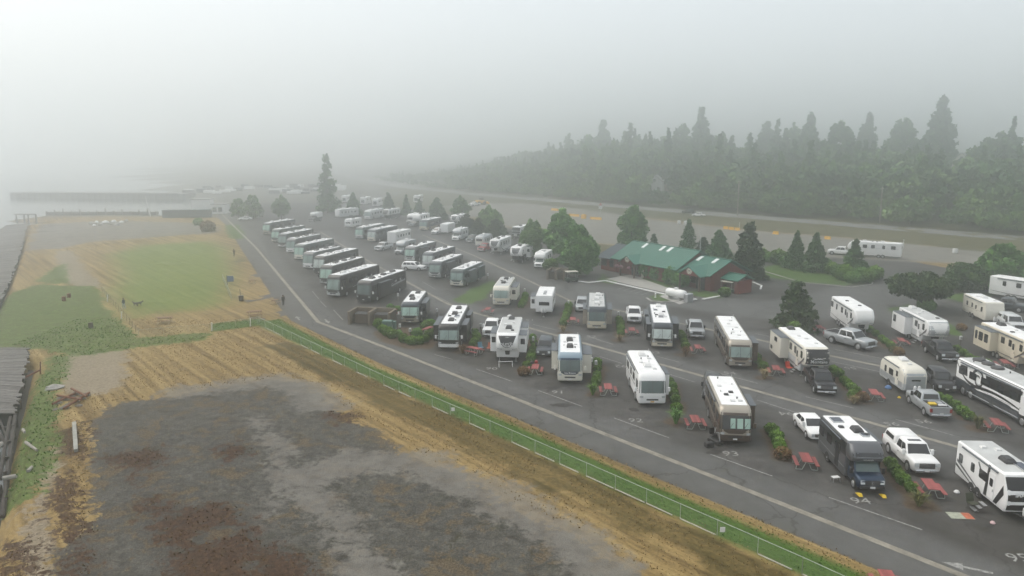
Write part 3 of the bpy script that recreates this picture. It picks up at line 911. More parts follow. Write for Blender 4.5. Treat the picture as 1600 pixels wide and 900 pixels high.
def motorhome(label, xy, a, L=9.5, Wd=2.58, H=3.15, up='cream', low='tan', cap=None, front=None, glass='mint', slides=(), roof=None, acs=((0, 2.6), (0, 6.2)), acm=M_acw,
              solars=(), vents=((.6, 4.2), (-.5, 5.2), (.5, 7.2)), graphics=(), mask=None, bumper=None, group="motorhomes parked nose out in the rows", name="motorhome", domes=(), word=None,
              mirror_m=None, wins=None, split=1.15, dually=True, grille=True, plate=M_plate, curtain=False, capz=None):
    e = empty(name, (xy[0], xy[1], 0), -math.radians(a), label, "motorhome", group)
    cap = cap or up
    front = front or low
    hw = Wd / 2
    zt = H
    sh = Shell([(.36, .16, L - .06, hw - .05, .22, .12), (.46, .05, L, hw - .01, .28, .15), (split, 0.0, L, hw, .30, .15), (1.42, .02, L, hw, .30, .15),
                (zt - .62, .24, L, hw, .32, .15), (zt - .30, .42, L, hw - .01, .34, .15), (zt - .09, .66, L - .02, hw - .06, .36, .16), (zt, .95, L - .1, hw - .16, .3, .18)])
    b = MB()
    sh.mesh(b, [1, 1, 0, 0, 2, 2, 2])
    b.build("body", [P(up), P(low), P(cap)], e)
    MB().box(-hw + .25, hw - .25, .5, L - .3, .2, .37).build("chassis", M_under, e)
    # roof membrane
    r = MB().rings([ring(1.08, L - .16, hw - .24, .1, .1, zt - .01, 3), ring(1.10, L - .18, hw - .26, .1, .1, zt + .025, 3)])
    r.build("roof", roof or M_roof, e)
    # nose
    k = MB(); sh.front(k, 1.36, zt - .60, -hw + .03, hw - .03, -hw + .06, hw - .06, off=.006, nx=12, nz=4)
    k.build("windshield_surround", M_trim, e)
    w = MB(); sh.front(w, 1.42, zt - .62, -hw + .07, hw - .07, -hw + .10, hw - .10, nx=12, nz=4)
    ws = w.build("windshield", GL[glass], e)
    f = MB(); sh.front(f, 1.42, zt - .6, -.025, .025, off=.02, nx=1, nz=4)
    f.build("windshield_post", M_trim, ws)
    for sx in (-.55, .6):
        k = MB(); sh.front(k, 1.40, 1.95, sx, sx + .035, sx + .35, sx + .385, off=.035, nx=1, nz=2)
        k.build("wiper", M_trim, ws)
    if curtain:
        for x0 in (-.42, .12, .72):
            k = MB(); sh.front(k, 1.5, zt - .85, x0, x0 + .46, off=.017, nx=3, nz=3)
            k.build("sunshade", mat("pale_shade", (.42, .58, .50), .8, 0, .08), ws)
    k = MB(); sh.front(k, zt - .60, zt - .42, -hw + .12, hw - .12, off=.012, nx=10, nz=1)
    k.build("brow", P(cap) if mask is None else P(mask), e)
    k = MB(); sh.front(k, .50, .92, -hw + .06, hw - .06, off=.02, nx=12, nz=2)
    k.build("bumper", P(bumper or front), e)
    k = MB(); sh.front(k, .94, 1.40, -hw + .05, hw - .05, off=.012, nx=12, nz=2)
    nose = k.build("nose_panel", P(front), e)
    if mask:
        k = MB(); sh.front(k, 1.06, 1.40, -.55, .55, -hw + .12, hw - .12, off=.02, nx=10, nz=2)
        k.build("nose_mask", P(mask), e)
    if grille:
        k = MB(); sh.front(k, .70, .86, -.55, .55, off=.032, nx=6, nz=1)
        g = k.build("grille", M_trim, e)
        k = MB(); sh.front(k, .77, .79, -.53, .53, off=.045, nx=6, nz=1)
        k.build("grille_bar", M_chrome, g)
    for sx in (-1, 1):
        k = MB()
        xa, xb = sorted((sx * (hw - .42), sx * (hw - .10)))
        sh.front(k, .96, 1.16, xa, xb, off=.03, nx=4, nz=2)
        k.build("headlight", M_lamp, e)
        mirror(e, sx, hw, .45, 1.75, mirror_m or P(up))
    k = MB(); sh.front(k, .52, .66, -.17, .17, off=.05, nx=1, nz=1)
    k.build("license_plate", plate, e)
    if word:
        sz, zz, txt, mw = word
        tm = text_mesh(txt, sz, lambda u, v: (u, sh.fy(u, zz + v, .026), zz + v), .004)
        tm.build("lettering", mw, e, smooth=0)
    # side glass, door, bays
    occ = {s_: [(q[1] - .1, q[2] + .1) for q in slides if q[0] == s_] for s_ in (-1, 1)}
    free = lambda s_, y0, y1: all(y1 < p0 or y0 > p1 for p0, p1 in occ[s_])
    for s_ in (-1, 1):
        k = MB(); rbox(k, s_, hw, .75, 1.75, 1.55, zt - .78)
        k.build("side_window", GL['dark'], e)
        y = 2.9
        i = 0
        while y < L - 1.2:
            wl_ = (1.1, .8, 1.3)[i % 3]
            if free(s_, y, y + wl_):
                k = MB(); rbox(k, s_, hw, y, min(y + wl_, L - .5), zt - 1.45, zt - .75)
                k.build("side_window", GL['dark'], e)
            y += wl_ + (.9, 1.2, .7)[i % 3]
            i += 1
        rear_y = L - 2.7
        nb = 5
        ya, yb = 2.75, rear_y - .75
        if yb - ya > 1:
            for q in range(nb):
                y0 = ya + (yb - ya) * q / nb + .03
                y1 = ya + (yb - ya) * (q + 1) / nb - .03
                k = MB(); rbox(k, s_, hw, y0, y1, .48, 1.02, off=.014, c=.03)
                k.build("luggage_bay_door", P(low), e)
        arch(e, s_, hw, 2.1, .47); arch(e, s_, hw, rear_y, .47)
        wheel(e, s_ * (hw - .13), 2.1, .47, .30, s_)
        wheel(e, s_ * (hw - .13), rear_y, .47, .30, s_)
    if free(-1, 2.0, 2.6):
        d = MB(); rbox(d, -1, hw, 1.92, 2.58, 1.05, zt - .72, off=.03, c=.05)
        do = d.build("entry_door", P(up), e)
        MB().box(-hw - .055, -hw - .03, 2.48, 2.53, 1.5, 1.66).build("handle", M_chrome, do)
    aw = MB().tube((-hw - .07, 2.7, zt - .28), (-hw - .07, L - .8, zt - .28), .075, n=8)
    aw.build("awning_roll", M_awn, e)
    decals(e, graphics, hw)
    for s_ in (-1, 1):
        MB().box(min(s_ * (hw - .035), s_ * (hw + .012)), max(s_ * (hw - .035), s_ * (hw + .012)), .9, L - .12, zt - .135, zt - .10).build("roof_gutter", M_trim, e)
        MB().box(min(s_ * (hw - .02), s_ * (hw + .011)), max(s_ * (hw - .02), s_ * (hw + .011)), .6, L - .2, 1.40, 1.425).build("belt_trim", M_chrome if L > 9 else M_trim, e)
    for sl in slides:
        slide_out(e, sl, hw, P(up), zt)
    zr = zt + .02
    for q in range(4):
        xx, yy = rng.uniform(-.85, .85), rng.uniform(1.6, L - .8)
        MB().lathe([(.05, 0), (.05, .12), (.09, .13), (.07, .17)], 8, c=(xx, yy, zr)).build("pipe_cap", M_acb if q % 2 else M_acw, e)
    if L > 10:
        MB().box(-hw + .45, hw - .45, L * .55 - .02, L * .55 + .02, zr, zr + .012).build("roof_seam", M_roofgrey, e)
    for x, y in acs: ac_unit(e, x, y, zr, acm)
    for x, y in vents:
        if y < L - .6: vent(e, x, y, zr, M_acw if rng.random() < .6 else M_acb)
    for s_ in solars: solar(e, s_[0], s_[1], zr, *(s_[2:] or ()))
    for x, y in domes: dish(e, x, y, zr)
    k = MB(); sh.front(k, zt - 1.3, zt - .5, -.7, .7, back=True, off=.012, nx=4, nz=1)
    k.build("rear_window", GL['dark'], e)
    for sx in (-1, 1):
        k = MB(); sh.front(k, .95, 1.3, min(sx * .95, sx * 1.12), max(sx * .95, sx * 1.12), back=True, off=.02, nx=2, nz=1)
        k.build("tail_lamp", M_tail, e)
    MB().tube((hw - .35, L - .5, zt), (hw - .35, L - .5, zt + .3), .02, n=6).build("antenna", M_acw, e)
    return e, sh

def fifth_wheel(label, xy, a, L=9.5, Wd=2.5, H=3.45, up='white', low='palegrey', capc='white', capg='charcoal', slides=(), graphics=(), word=None, acs=((0, 3.4), (0, 7.0)), acm=M_acb,
                vents=((.5, 2.2), (-.5, 5.0), (.4, 6.0)), roof=None, kn=2.6, window_cap=False, solars=(), logo=False, domes=(), group="fifth-wheel trailers in the sites", cap_low=1.62, stripe='charcoal'):
    """origin: below the foremost point of the overhanging nose; the low part starts kn behind it"""
    e = empty("fifth_wheel_trailer", (xy[0], xy[1], 0), -math.radians(a), label, "trailer", group)
    hw = Wd / 2
    zs = 1.55
    lowsh = Shell([(.55, kn + .12, L - .05, hw - .03, .12, .08), (.62, kn, L, hw, .14, .1), (zs + .12, kn - .3, L, hw, .14, .1)])
    upsh = Shell([(zs, .62, L, hw - .02, .5, .1), (zs + .12, .30, L, hw, .62, .1), (zs + .55, .06, L, hw, .66, .1), (zs + 1.0, .10, L, hw, .62, .1), (zs + 1.5, .42, L, hw, .5, .1),
                  (H - .08, .85, L, hw, .42, .1), (H, 1.15, L - .05, hw - .08, .3, .1)])
    b = MB()
    lowsh.mesh(b, [1, 1]); upsh.mesh(b, [0] * 6)
    b.build("body", [P(up), P(low)], e)
    MB().rings([ring(1.25, L - .1, hw - .11, .1, .08, H - .008, 3), ring(1.27, L - .12, hw - .13, .1, .08, H + .025, 3)]).build("roof", roof or M_roof, e)
    k = MB(); upsh.front(k, zs + .10, H - .12, -hw + .03, hw - .03, -hw + .08, hw - .08, off=.012, nx=14, nz=7)
    k.build("front_cap", P(capc), e)
    if window_cap:      # dark windshield-like panel framed by the pale cap
        k = MB(); upsh.front(k, zs + .42, H - .22, -.62, .62, -1.0, 1.0, off=.024, nx=12, nz=6, shape=lambda u, t, z: z + (abs(u - .5) * 2) ** 2 * .34 * (1 - t))
        k.build("cap_panel", GL['dark'] if capg == 'glass' else P(capg), e)
    else:
        k = MB(); upsh.front(k, zs + .34, H - .14, -.9, .9, -1.06, 1.06, off=.024, nx=14, nz=6, shape=lambda u, t, z: z + (abs(u - .5) * 2) ** 2.4 * .30 * (1 - t))
        k.build("cap_panel", P(capg), e)
    for sx in (-1, 1):
        k = MB(); xa, xb = sorted((sx * .55, sx * 1.12))
        upsh.front(k, zs + .18, zs + .30, xa, xb, off=.03, nx=5, nz=1)
        k.build("marker_lamp", M_lamp, e)
    if word:
        sz, zz, txt = word
        f_ = lambda u, v: (u, upsh.fy(u, zz + v, .034), zz + v)
        text_mesh(txt, sz, f_, .008).build("lettering", mat("print_white", (.78, .78, .77), .5, 0, .03), e, smooth=0)
        if logo:
            mb = MB()
            ridge = [(-.62, .26), (-.40, .40), (-.30, .34), (-.12, .50), (.02, .40), (.16, .47), (.34, .33), (.62, .24), (.34, .27), (.14, .36), (0, .30), (-.14, .38), (-.32, .25), (-.42, .31)]
            mb.add([f_(u * .95, v * .8 + .02) for u, v in ridge], [tuple(range(len(ridge)))])
            mb.build("mountain_emblem", MATS["paint_print_white"] if "paint_print_white" in MATS else mat("print_white", (.78, .78, .77)), e, smooth=0)
    # running gear
    ax = L * .64
    for s_ in (-1, 1):
        for dy in (-.42, .42): arch(e, s_, hw, ax + dy, .38)
        for dy in (-.42, .42): wheel(e, s_ * (hw - .12), ax + dy, .38, .24, s_)
        lg = MB().box(s_ * .95 - .05, s_ * .95 + .05, kn + .2, kn + .3, .08, .62).box(s_ * .95 - .13, s_ * .95 + .13, kn + .12, kn + .38, .0, .06)
        lg.build("landing_leg", M_alu, e)
    MB().box(-hw + .2, hw - .2, kn + .4, L - .2, .42, .56).build("chassis", M_under, e)
    MB().box(-.22, .22, 1.0, 1.75, .95, zs - .01, top=(-.08, -.08, -.1, 0)).build("pin_box", M_trim, e)
    occ = {s_: [(q[1] - .1, q[2] + .1) for q in slides if q[0] == s_] for s_ in (-1, 1)}
    for s_ in (-1, 1):
        y = 1.5; i = 0
        while y < L - 1.0:
            wl_ = (.55, .9, .75)[i % 3]
            if all(y + wl_ < p0 or y > p1 for p0, p1 in occ[s_]):
                k = MB(); rbox(k, s_, hw, y, y + wl_, H - 1.35, H - .6)
                k.build("side_window", GL['dark'], e)
            y += wl_ + (1.2, .8, 1.5)[i % 3]; i += 1
    dr = [y for y in (kn + .6, kn + 1.6, L - 2.5) if all(y + .8 < p0 or y > p1 for p0, p1 in occ[-1])]
    if dr:
        d = MB(); rbox(d, -1, hw, dr[0], dr[0] + .72, .95, H - .5, off=.03, c=.05)
        do = d.build("entry_door", P(up), e)
        k = MB(); rbox(k, -1, hw + .022, dr[0] + .16, dr[0] + .56, 1.9, 2.6)
        k.build("door_window", GL['dark'], do)
        MB().box(-hw - .06, -hw - .03, dr[0] + .06, dr[0] + .11, 1.55, 1.72).build("handle", M_chrome, do)
        st = MB()
        for q in range(3): st.box(-hw - .62 + q * .2, -hw - .36 + q * .2, dr[0] + .05, dr[0] + .65, .2 + q * .22, .24 + q * .22)
        st.build("entry_steps", M_alu, e)
    MB().tube((-hw - .07, 1.6, H - .25), (-hw - .07, L - 1.2, H - .25), .075, n=8).build("awning_roll", M_awn, e)
    gs = list(graphics) or [(stripe, swoosh(.9, zs + .75, kn + 1.3, .78, .30, .10, -.1)), (stripe, swoosh(kn + .6, .95, L - .3, 1.15, .12, .05, -.12)), ('silver', swoosh(1.0, zs + .42, kn + 2.6, .74, .12, .06, -.15))]
    decals(e, gs, hw)
    for sl in slides: slide_out(e, sl, hw, P(up), H)
    for x, y in acs: ac_unit(e, x, y, H + .02, acm)
    for x, y in vents: vent(e, x, y, H + .02, M_acw if rng.random() < .5 else M_acb, .19)
    for s_ in solars: solar(e, s_[0], s_[1], H + .02, *(s_[2:] or ()))
    for x, y in domes: dish(e, x, y, H + .02)
    k = MB(); upsh.front(k, H - 1.2, H - .55, -.6, .6, back=True, nx=3, nz=1)
    k.build("rear_window", GL['dark'], e)
    for sx in (-1, 1):
        k = MB(); lowsh.front(k, .8, 1.15, min(sx * .98, sx * 1.12), max(sx * .98, sx * 1.12), back=True, off=.02, nx=2, nz=1)
        k.build("tail_lamp", M_tail, e)
    return e, upsh

def travel_trailer(label, xy, a, L=6.5, Wd=2.45, H=3.0, up='white', low=None, nose='white', rake=.55, slides=(), graphics=(), word=None, acs=((0, 3.2),), acm=M_acb, vents=((.5, 1.6), (-.4, 4.6)),
                   solars=(), roof=None, rounded=.12, rear_first=False, windows=True, tongue=True, name="travel_trailer", cat="trailer", group="travel trailers in the sites", nosewin=None, round_roof=0.0, rearwin=False, door_y=None):
    """origin: below the nose of the body"""
    e = empty(name, (xy[0], xy[1], 0), -math.radians(a), label, cat, group)
    hw = Wd / 2
    low = low or up
    rr = rounded
    lv = [(.50, .10 + rake * .3, L - .04, hw - .03, rr * .8, rr * .6), (.58, rake * .25, L, hw, rr, rr * .7), (1.2, .0, L, hw, rr, rr * .7), (H * .62, rake * .12, L, hw, rr, rr * .7)]
    if round_roof:
        R = round_roof
        lv[-1] = (H - R, .02, L - .02, hw, rr, rr)
        for q in range(1, 5):
            t = math.radians(90 * q / 4)
            lv.append((H - R + R * math.sin(t), .02 + R * 1.3 * (1 - math.cos(t)), L - .02 - R * 1.3 * (1 - math.cos(t)), hw - R * .55 * (1 - math.cos(t)), rr + .1, rr + .1))
    else:
        lv += [(H - .10, rake, L, hw, rr, rr * .7), (H, rake + .25, L - .06, hw - .08, rr * .8, rr * .6)]
    sh = Shell(lv)
    b = MB()
    sh.mesh(b, [1, 1] + [0] * (len(lv) - 3))
    b.build("body", [P(up), P(low)], e)
    if not round_roof:
        MB().rings([ring(rake + .33, L - .12, hw - .11, .06, .06, H - .008, 3), ring(rake + .35, L - .14, hw - .13, .06, .06, H + .022, 3)]).build("roof", roof or M_roof, e)
    k = MB(); sh.front(k, .66, H - .2, -hw + .06, hw - .06, off=.012, nx=10, nz=6)
    k.build("front_cap", P(nose), e)
    if nosewin:
        k = MB(); sh.front(k, nosewin[0], nosewin[1], -nosewin[2], nosewin[2], off=.03, nx=6, nz=2)
        k.build("front_window", GL['dark'], e)
    if word:
        sz, zz, txt = word
        text_mesh(txt, sz, lambda u, v: (u, sh.fy(u, zz + v, .03), zz + v), .008).build("lettering", mat("print_white", (.78, .78, .77), .5, 0, .03), e, smooth=0)
    if tongue:
        t = MB()
        for sx in (-1, 1): t.tube((sx * .7, .35, .5), (sx * .06, -1.15, .5), .05, n=6)
        t.tube((0, -1.1, .5), (0, -1.3, .52), .07, n=8)
        t.build("hitch_frame", M_trim, e)
        MB().tube((0, -.95, .05), (0, -.95, 1.0), .04, n=8).box(-.15, .15, -1.1, -.8, 0, .05).build("tongue_jack", M_alu, e)
        for sx in (-.2, .2):
            MB().lathe([(.15, .55), (.16, .62), (.16, 1.02), (.1, 1.12), (.04, 1.15)], 12, c=(sx, -.35, 0)).build("propane_bottle", M_acw, e)
    ax = L * .58
    tw = (-.4, .4) if L > 5.6 else (0,)
    for s_ in (-1, 1):
        for dy in tw: arch(e, s_, hw, ax + dy, .35)
        for dy in tw: wheel(e, s_ * (hw - .12), ax + dy, .35, .22, s_)
    MB().box(-hw + .2, hw - .2, .5, L - .2, .36, .51).build("chassis", M_under, e)
    occ = {s_: [(q[1] - .1, q[2] + .1) for q in slides if q[0] == s_] for s_ in (-1, 1)}
    dy_ = door_y if door_y is not None else L * .36
    if windows:
        for s_ in (-1, 1):
            y = 1.0; i = 0
            while y < L - .8:
                wl_ = (.5, .95, .45)[i % 3]
                if all(y + wl_ < p0 or y > p1 for p0, p1 in occ[s_]) and not (s_ < 0 and y < dy_ + .75 and y + wl_ > dy_ - .05):
                    k = MB(); rbox(k, s_, hw, y, y + wl_, H - 1.45, H - .8)
                    k.build("side_window", GL['dark'], e)
                y += wl_ + (.9, .6, 1.1)[i % 3]; i += 1
        d = MB(); rbox(d, -1, hw, dy_, dy_ + .68, .68, H - .55, off=.028, c=.05)
        do = d.build("entry_door", P(up), e)
        k = MB(); rbox(k, -1, hw + .02, dy_ + .15, dy_ + .53, 1.55, 2.1)
        k.build("door_window", GL['dark'], do)
        MB().box(-hw - .06, -hw - .03, dy_ + .06, dy_ + .11, 1.25, 1.42).build("handle", M_chrome, do)
    MB().tube((-hw - .06, 1.2, H - .2), (-hw - .06, L - .8, H - .2), .06, n=8).build("awning_roll", M_awn, e)
    decals(e, graphics, hw)
    for sl in slides: slide_out(e, sl, hw, P(up), H)
    for x, y in acs: ac_unit(e, x, y, H + .015, acm)
    for x, y in vents:
        if y < L - .4: vent(e, x, y, H + .015, M_acw, .19)
    for s_ in solars: solar(e, s_[0], s_[1], H + .015, *(s_[2:] or ()))
    k = MB(); sh.front(k, H - 1.35, H - .75, -.7, .7, back=True, nx=3, nz=1)
    k.build("rear_window", GL['dark'], e)
    for sx in (-1, 1):
        k = MB(); sh.front(k, .75, 1.05, min(sx * .95, sx * 1.1), max(sx * .95, sx * 1.1), back=True, off=.02, nx=2, nz=1)
        k.build("tail_lamp", M_tail, e)
    MB().box(-hw + .05, hw - .05, L - .02, L + .14, .42, .54).build("rear_bumper", M_trim, e)
    return e, sh

# ------------------------------------------------------------------ cars, pickups, vans
CAR = dict(  # L, W, stations (y, zbot, zbelt/top, halfwidth), greenhouse (y0,y1 at belt, y2,y3 at roof, zroof), wheel y's, r
    pickup=dict(L=5.75, W=2.0, hood=1.16, belt=1.22, st=[(0, .50, 1.08, .90), (.07, .44, 1.16, .97), (.5, .36, 1.20, 1.0), (1.5, .34, 1.25, 1.0), (5.55, .40, 1.24, 1.0), (5.72, .46, 1.22, .97)],
                gh=(1.36, 3.62, 2.02, 3.42, 1.95), axles=(.95, 4.45), r=.42),
    suv=dict(L=4.75, W=1.90, hood=1.08, belt=1.14, st=[(0, .38, .82, .78), (.12, .32, .95, .9), (.5, .3, 1.02, .94), (1.35, .3, 1.10, .95), (4.5, .34, 1.16, .94), (4.72, .42, 1.10, .86)],
             gh=(1.28, 4.62, 2.02, 4.30, 1.74), axles=(.90, 3.70), r=.37),
    sedan=dict(L=4.5, W=1.76, hood=.92, belt=.96, st=[(0, .34, .64, .70), (.12, .26, .76, .82), (.5, .24, .84, .87), (1.25, .24, .94, .88), (3.7, .26, 1.0, .88), (4.3, .30, .98, .84), (4.5, .38, .86, .76)],
               gh=(1.12, 4.02, 2.0, 3.25, 1.43), axles=(.85, 3.50), r=.32),
    van=dict(L=5.3, W=2.0, hood=1.1, belt=1.15, st=[(0, .4, .9, .82), (.12, .34, 1.0, .94), (.6, .3, 1.1, .98), (1.0, .3, 1.2, .99), (5.1, .34, 1.22, .99), (5.3, .42, 1.2, .95)],
             gh=(.75, 5.25, 1.55, 5.1, 2.05), axles=(.92, 4.2), r=.36),
)

def loft_car(mb, st, mi=0):
    rr = []
    for y, zb, zt, hw in st:
        zs = zb + (zt - zb) * .55
        right = [(hw * .86, zb), (hw * .98, zb + .1), (hw, zs), (hw * .985, zt - .10), (hw * .93, zt - .025), (hw * .80, zt), (hw * .4, zt + .018)]
        pts = [(x, y, z) for x, z in right] + [(-x, y, z) for x, z in right[::-1]]
        rr.append(pts)
    mb.rings(rr, [mi] * (len(rr) - 1))

def bil(p00, p10, p01, p11, u, v, off):
    p00, p10, p01, p11 = map(Vector, (p00, p10, p01, p11))
    p = (p00 * (1 - u) + p10 * u) * (1 - v) + (p01 * (1 - u) + p11 * u) * v
    n = (p10 - p00).cross(p01 - p00).normalized()
    return p + n * off

def car(label, xy, a, kind='suv', col='white', scale=1.0, cab_rear=None, canopy=False, group="cars and pickups parked among the trailers", cat=None, name=None, bed_load=False, grille='chrome', sunroof=False, dually=False, L=None, rack=False, glass='dark'):
    """origin: on the ground below the middle of the front bumper; the front faces -y"""
    K = CAR[kind]
    nm = name or {'pickup': 'pickup_truck', 'suv': 'parked_car', 'sedan': 'parked_car', 'van': 'van'}[kind]
    e = empty(nm, (xy[0], xy[1], 0), -math.radians(a), label, cat or {'pickup': 'pickup truck', 'suv': 'car', 'sedan': 'car', 'van': 'van'}[kind], group)
    e.scale = (scale,) * 3
    m = P(col)
    st, gh = [tuple(q) for q in K['st']], list(K['gh'])
    Lc = K['L']; axles = list(K['axles'])
    if cab_rear:
        gh[1] = cab_rear; gh[3] = cab_rear - .2
    hw = K['W'] / 2
    b = MB(); loft_car(b, st)
    body = b.build("body", m, e, smooth=.9)
    # cabin
    y0, y1, y2, y3, zr = gh
    zb = K['belt'] - .06
    hb, ht = hw * .93, hw * .76
    g = MB()
    lv = [ring(y0, y1, hb, .06, .06, zb, 2), ring(y0 + (y2 - y0) * .9, y1 - (y1 - y3) * .9, ht + (hb - ht) * .1, .08, .08, zb + (zr - zb) * .9, 2), ring(y2 + .05, y3 - .05, ht - .06, .1, .1, zr, 2)]
    g.rings(lv, [0, 0])
    g.build("cabin", m, e, smooth=.9)
    zt_ = zb + (zr - zb) * .9
    ya, yb = y0 + (y2 - y0) * .9, y1 - (y1 - y3) * .9
    hx = ht + (hb - ht) * .1
    gm_ = GL[glass]
    def pane(nm_, c, us, vs, off=.014):
        k = MB()
        pts = [bil(*c, u, v, off) for v in vs for u in us]
        k.add(pts, [(0, 1, 3, 2)])
        return k.build(nm_, gm_, e, smooth=0)
    fc = ((-hb, y0, zb), (hb, y0, zb), (-hx, ya, zt_), (hx, ya, zt_))
    pane("windshield", fc, (.06, .94), (.10, .96))
    bc = ((hb, y1, zb), (-hb, y1, zb), (hx, yb, zt_), (-hx, yb, zt_))
    pane("rear_window", bc, (.10, .90), (.25, .92))
    for s_ in (-1, 1):
        c = ((s_ * hb, y0, zb), (s_ * hb, y1, zb), (s_ * hx, ya, zt_), (s_ * hx, yb, zt_))
        if s_ < 0: c = (c[1], c[0], c[3], c[2])
        spans = ((.08, .46), (.50, .90)) if kind != 'van' else ((.06, .25), (.3, .6), (.65, .92))
        if kind in ('suv',): spans = ((.10, .36), (.39, .66), (.69, .92))
        for u0, u1 in spans:
            if s_ < 0: u0, u1 = 1 - u1, 1 - u0
            pane("side_window", c, (u0, u1), (.16, .92))
        mirror(e, s_, hb, y0 + .42, zb + .22, M_trim if col not in ('white',) else m, .12)
        for y in axles: arch(e, s_, hw - .02, y, K['r'] * .98, off=.022)
        for i, y in enumerate(axles):
            wheel(e, s_ * (hw - .1 + (.12 if dually and i else 0)), y, K['r'], .24, s_)
        k = MB(); rbox(k, s_, hw * .985, y0 + .5, y0 + 1.48, .5, zb - .1, off=.016, c=.06)
        d = k.build("door", m, e)
        MB().box(min(s_ * (hw * .985 + .01), s_ * (hw * .985 + .04)), max(s_ * (hw * .985 + .01), s_ * (hw * .985 + .04)), y0 + 1.25, y0 + 1.4, zb - .2, zb - .16).build("handle", M_trim, d)
    zf = st[1][2]
    w_ = st[0][3]
    # face
    MB().cbox(-w_ * .96, w_ * .96, -.07, .14, .40 if kind != 'sedan' else .30, .58 if kind != 'sedan' else .46, .05).build("bumper", M_chrome if kind == 'pickup' else m, e)
    gg = MB().box(-w_ * .62, w_ * .62, -.035, .1, zf - (.46 if kind == 'pickup' else .36), zf - .08, top=(0, 0, .03, 0))
    go = gg.build("grille", M_trim if grille != 'chrome' else M_trim, e)
    if grille == 'chrome':
        bars = MB()
        for q in range(3): bars.box(-w_ * .60, w_ * .60, -.055, 0.06, zf - .33 + q * .09, zf - .295 + q * .09)
        bars.build("grille_bar", M_chrome, go)
    for s_ in (-1, 1):
        xa, xb = sorted((s_ * w_ * .64, s_ * w_ * 1.0))
        MB().box(xa, xb, -.045, .2, zf - .32, zf - .08, top=(0, 0, .04, 0)).build("headlight", M_lamp, e)
        xa, xb = sorted((s_ * st[-1][3] * .80, s_ * st[-1][3] * 1.01))
        MB().box(xa, xb, Lc - .25, Lc + .02, st[-1][2] - .42, st[-1][2] - .08).build("tail_lamp", M_tail, e)
    MB().box(-.16, .16, -.085, -.06, .46, .58).build("license_plate", M_plate, e)
    MB().cbox(-w_ * .95, w_ * .95, Lc - .12, Lc + .12, .46, .62, .05).build("rear_bumper", M_chrome if kind == 'pickup' else m, e)
    MB().box(-.16, .16, Lc + .121, Lc + .14, .66, .78).build("license_plate", M_plate, e)
    MB().box(-hw + .2, hw - .2, .3, Lc - .3, .2, .36).build("underbody", M_under, e)
    if kind == 'pickup':
        by0 = (cab_rear or gh[1]) + .08
        if not canopy:
            k = MB().box(-hw + .13, hw - .13, by0, Lc - .12, 1.225, 1.262)
            k.build("bed_floor", M_under, e)
            rl = MB()
            for s_ in (-1, 1): rl.box(min(s_ * (hw - .13), s_ * (hw - .02)), max(s_ * (hw - .13), s_ * (hw - .02)), by0 - .02, Lc - .05, 1.2, 1.30)
            rl.box(-hw + .02, hw - .02, Lc - .115, Lc - .02, 1.2, 1.298)
            rl.build("bed_rail", m, e)
            if bed_load:
                MB().cbox(.1, .75, by0 + .9, by0 + 1.45, 1.27, 1.42, .03).build("yellow_case", mat("yellow_case", (.75, .52, .03), .5), e)
                MB().cbox(-.6, -.1, by0 + .5, by0 + 1.2, 1.27, 1.40, .04).build("grey_bundle", M_alu, e)
                MB().cbox(-.75, .0, by0 + 1.3, by0 + 1.6, 1.27, 1.35, .03).build("pale_board", M_acw, e)
        else:
            k = MB().rings([ring(by0, Lc - .12, hw * .95, .1, .12, 1.2, 3), ring(by0 + .03, Lc - .35, hw * .86, .12, .15, 1.78, 3), ring(by0 + .1, Lc - .5, hw * .76, .12, .15, 1.88, 3)])
            cp = k.build("bed_canopy", m, e, smooth=.9)
            for s_ in (-1, 1):
                c = ((s_ * hw * .95, by0, 1.2), (s_ * hw * .95, Lc - .12, 1.2), (s_ * hw * .86, by0 + .03, 1.78), (s_ * hw * .86, Lc - .35, 1.78))
                if s_ < 0: c = (c[1], c[0], c[3], c[2])
                k = MB(); k.add([bil(*c, u, v, .014) for v in (.3, .85) for u in (.12, .85)], [(0, 1, 3, 2)])
                k.build("canopy_window", gm_, cp, smooth=0)
    if sunroof:
        MB().box(-ht * .62, ht * .62, y2 + .22, y2 + .62, zr, zr + .012).build("sunroof", GL['dark'], e)
    if rack:
        rk = MB()
        for s_ in (-1, 1): rk.tube((s_ * (ht - .1), y2 + .3, zr + .07), (s_ * (ht - .1), y3 - .3, zr + .07), .025, n=6)
        rk.build("roof_rail", M_alu, e)
    return e

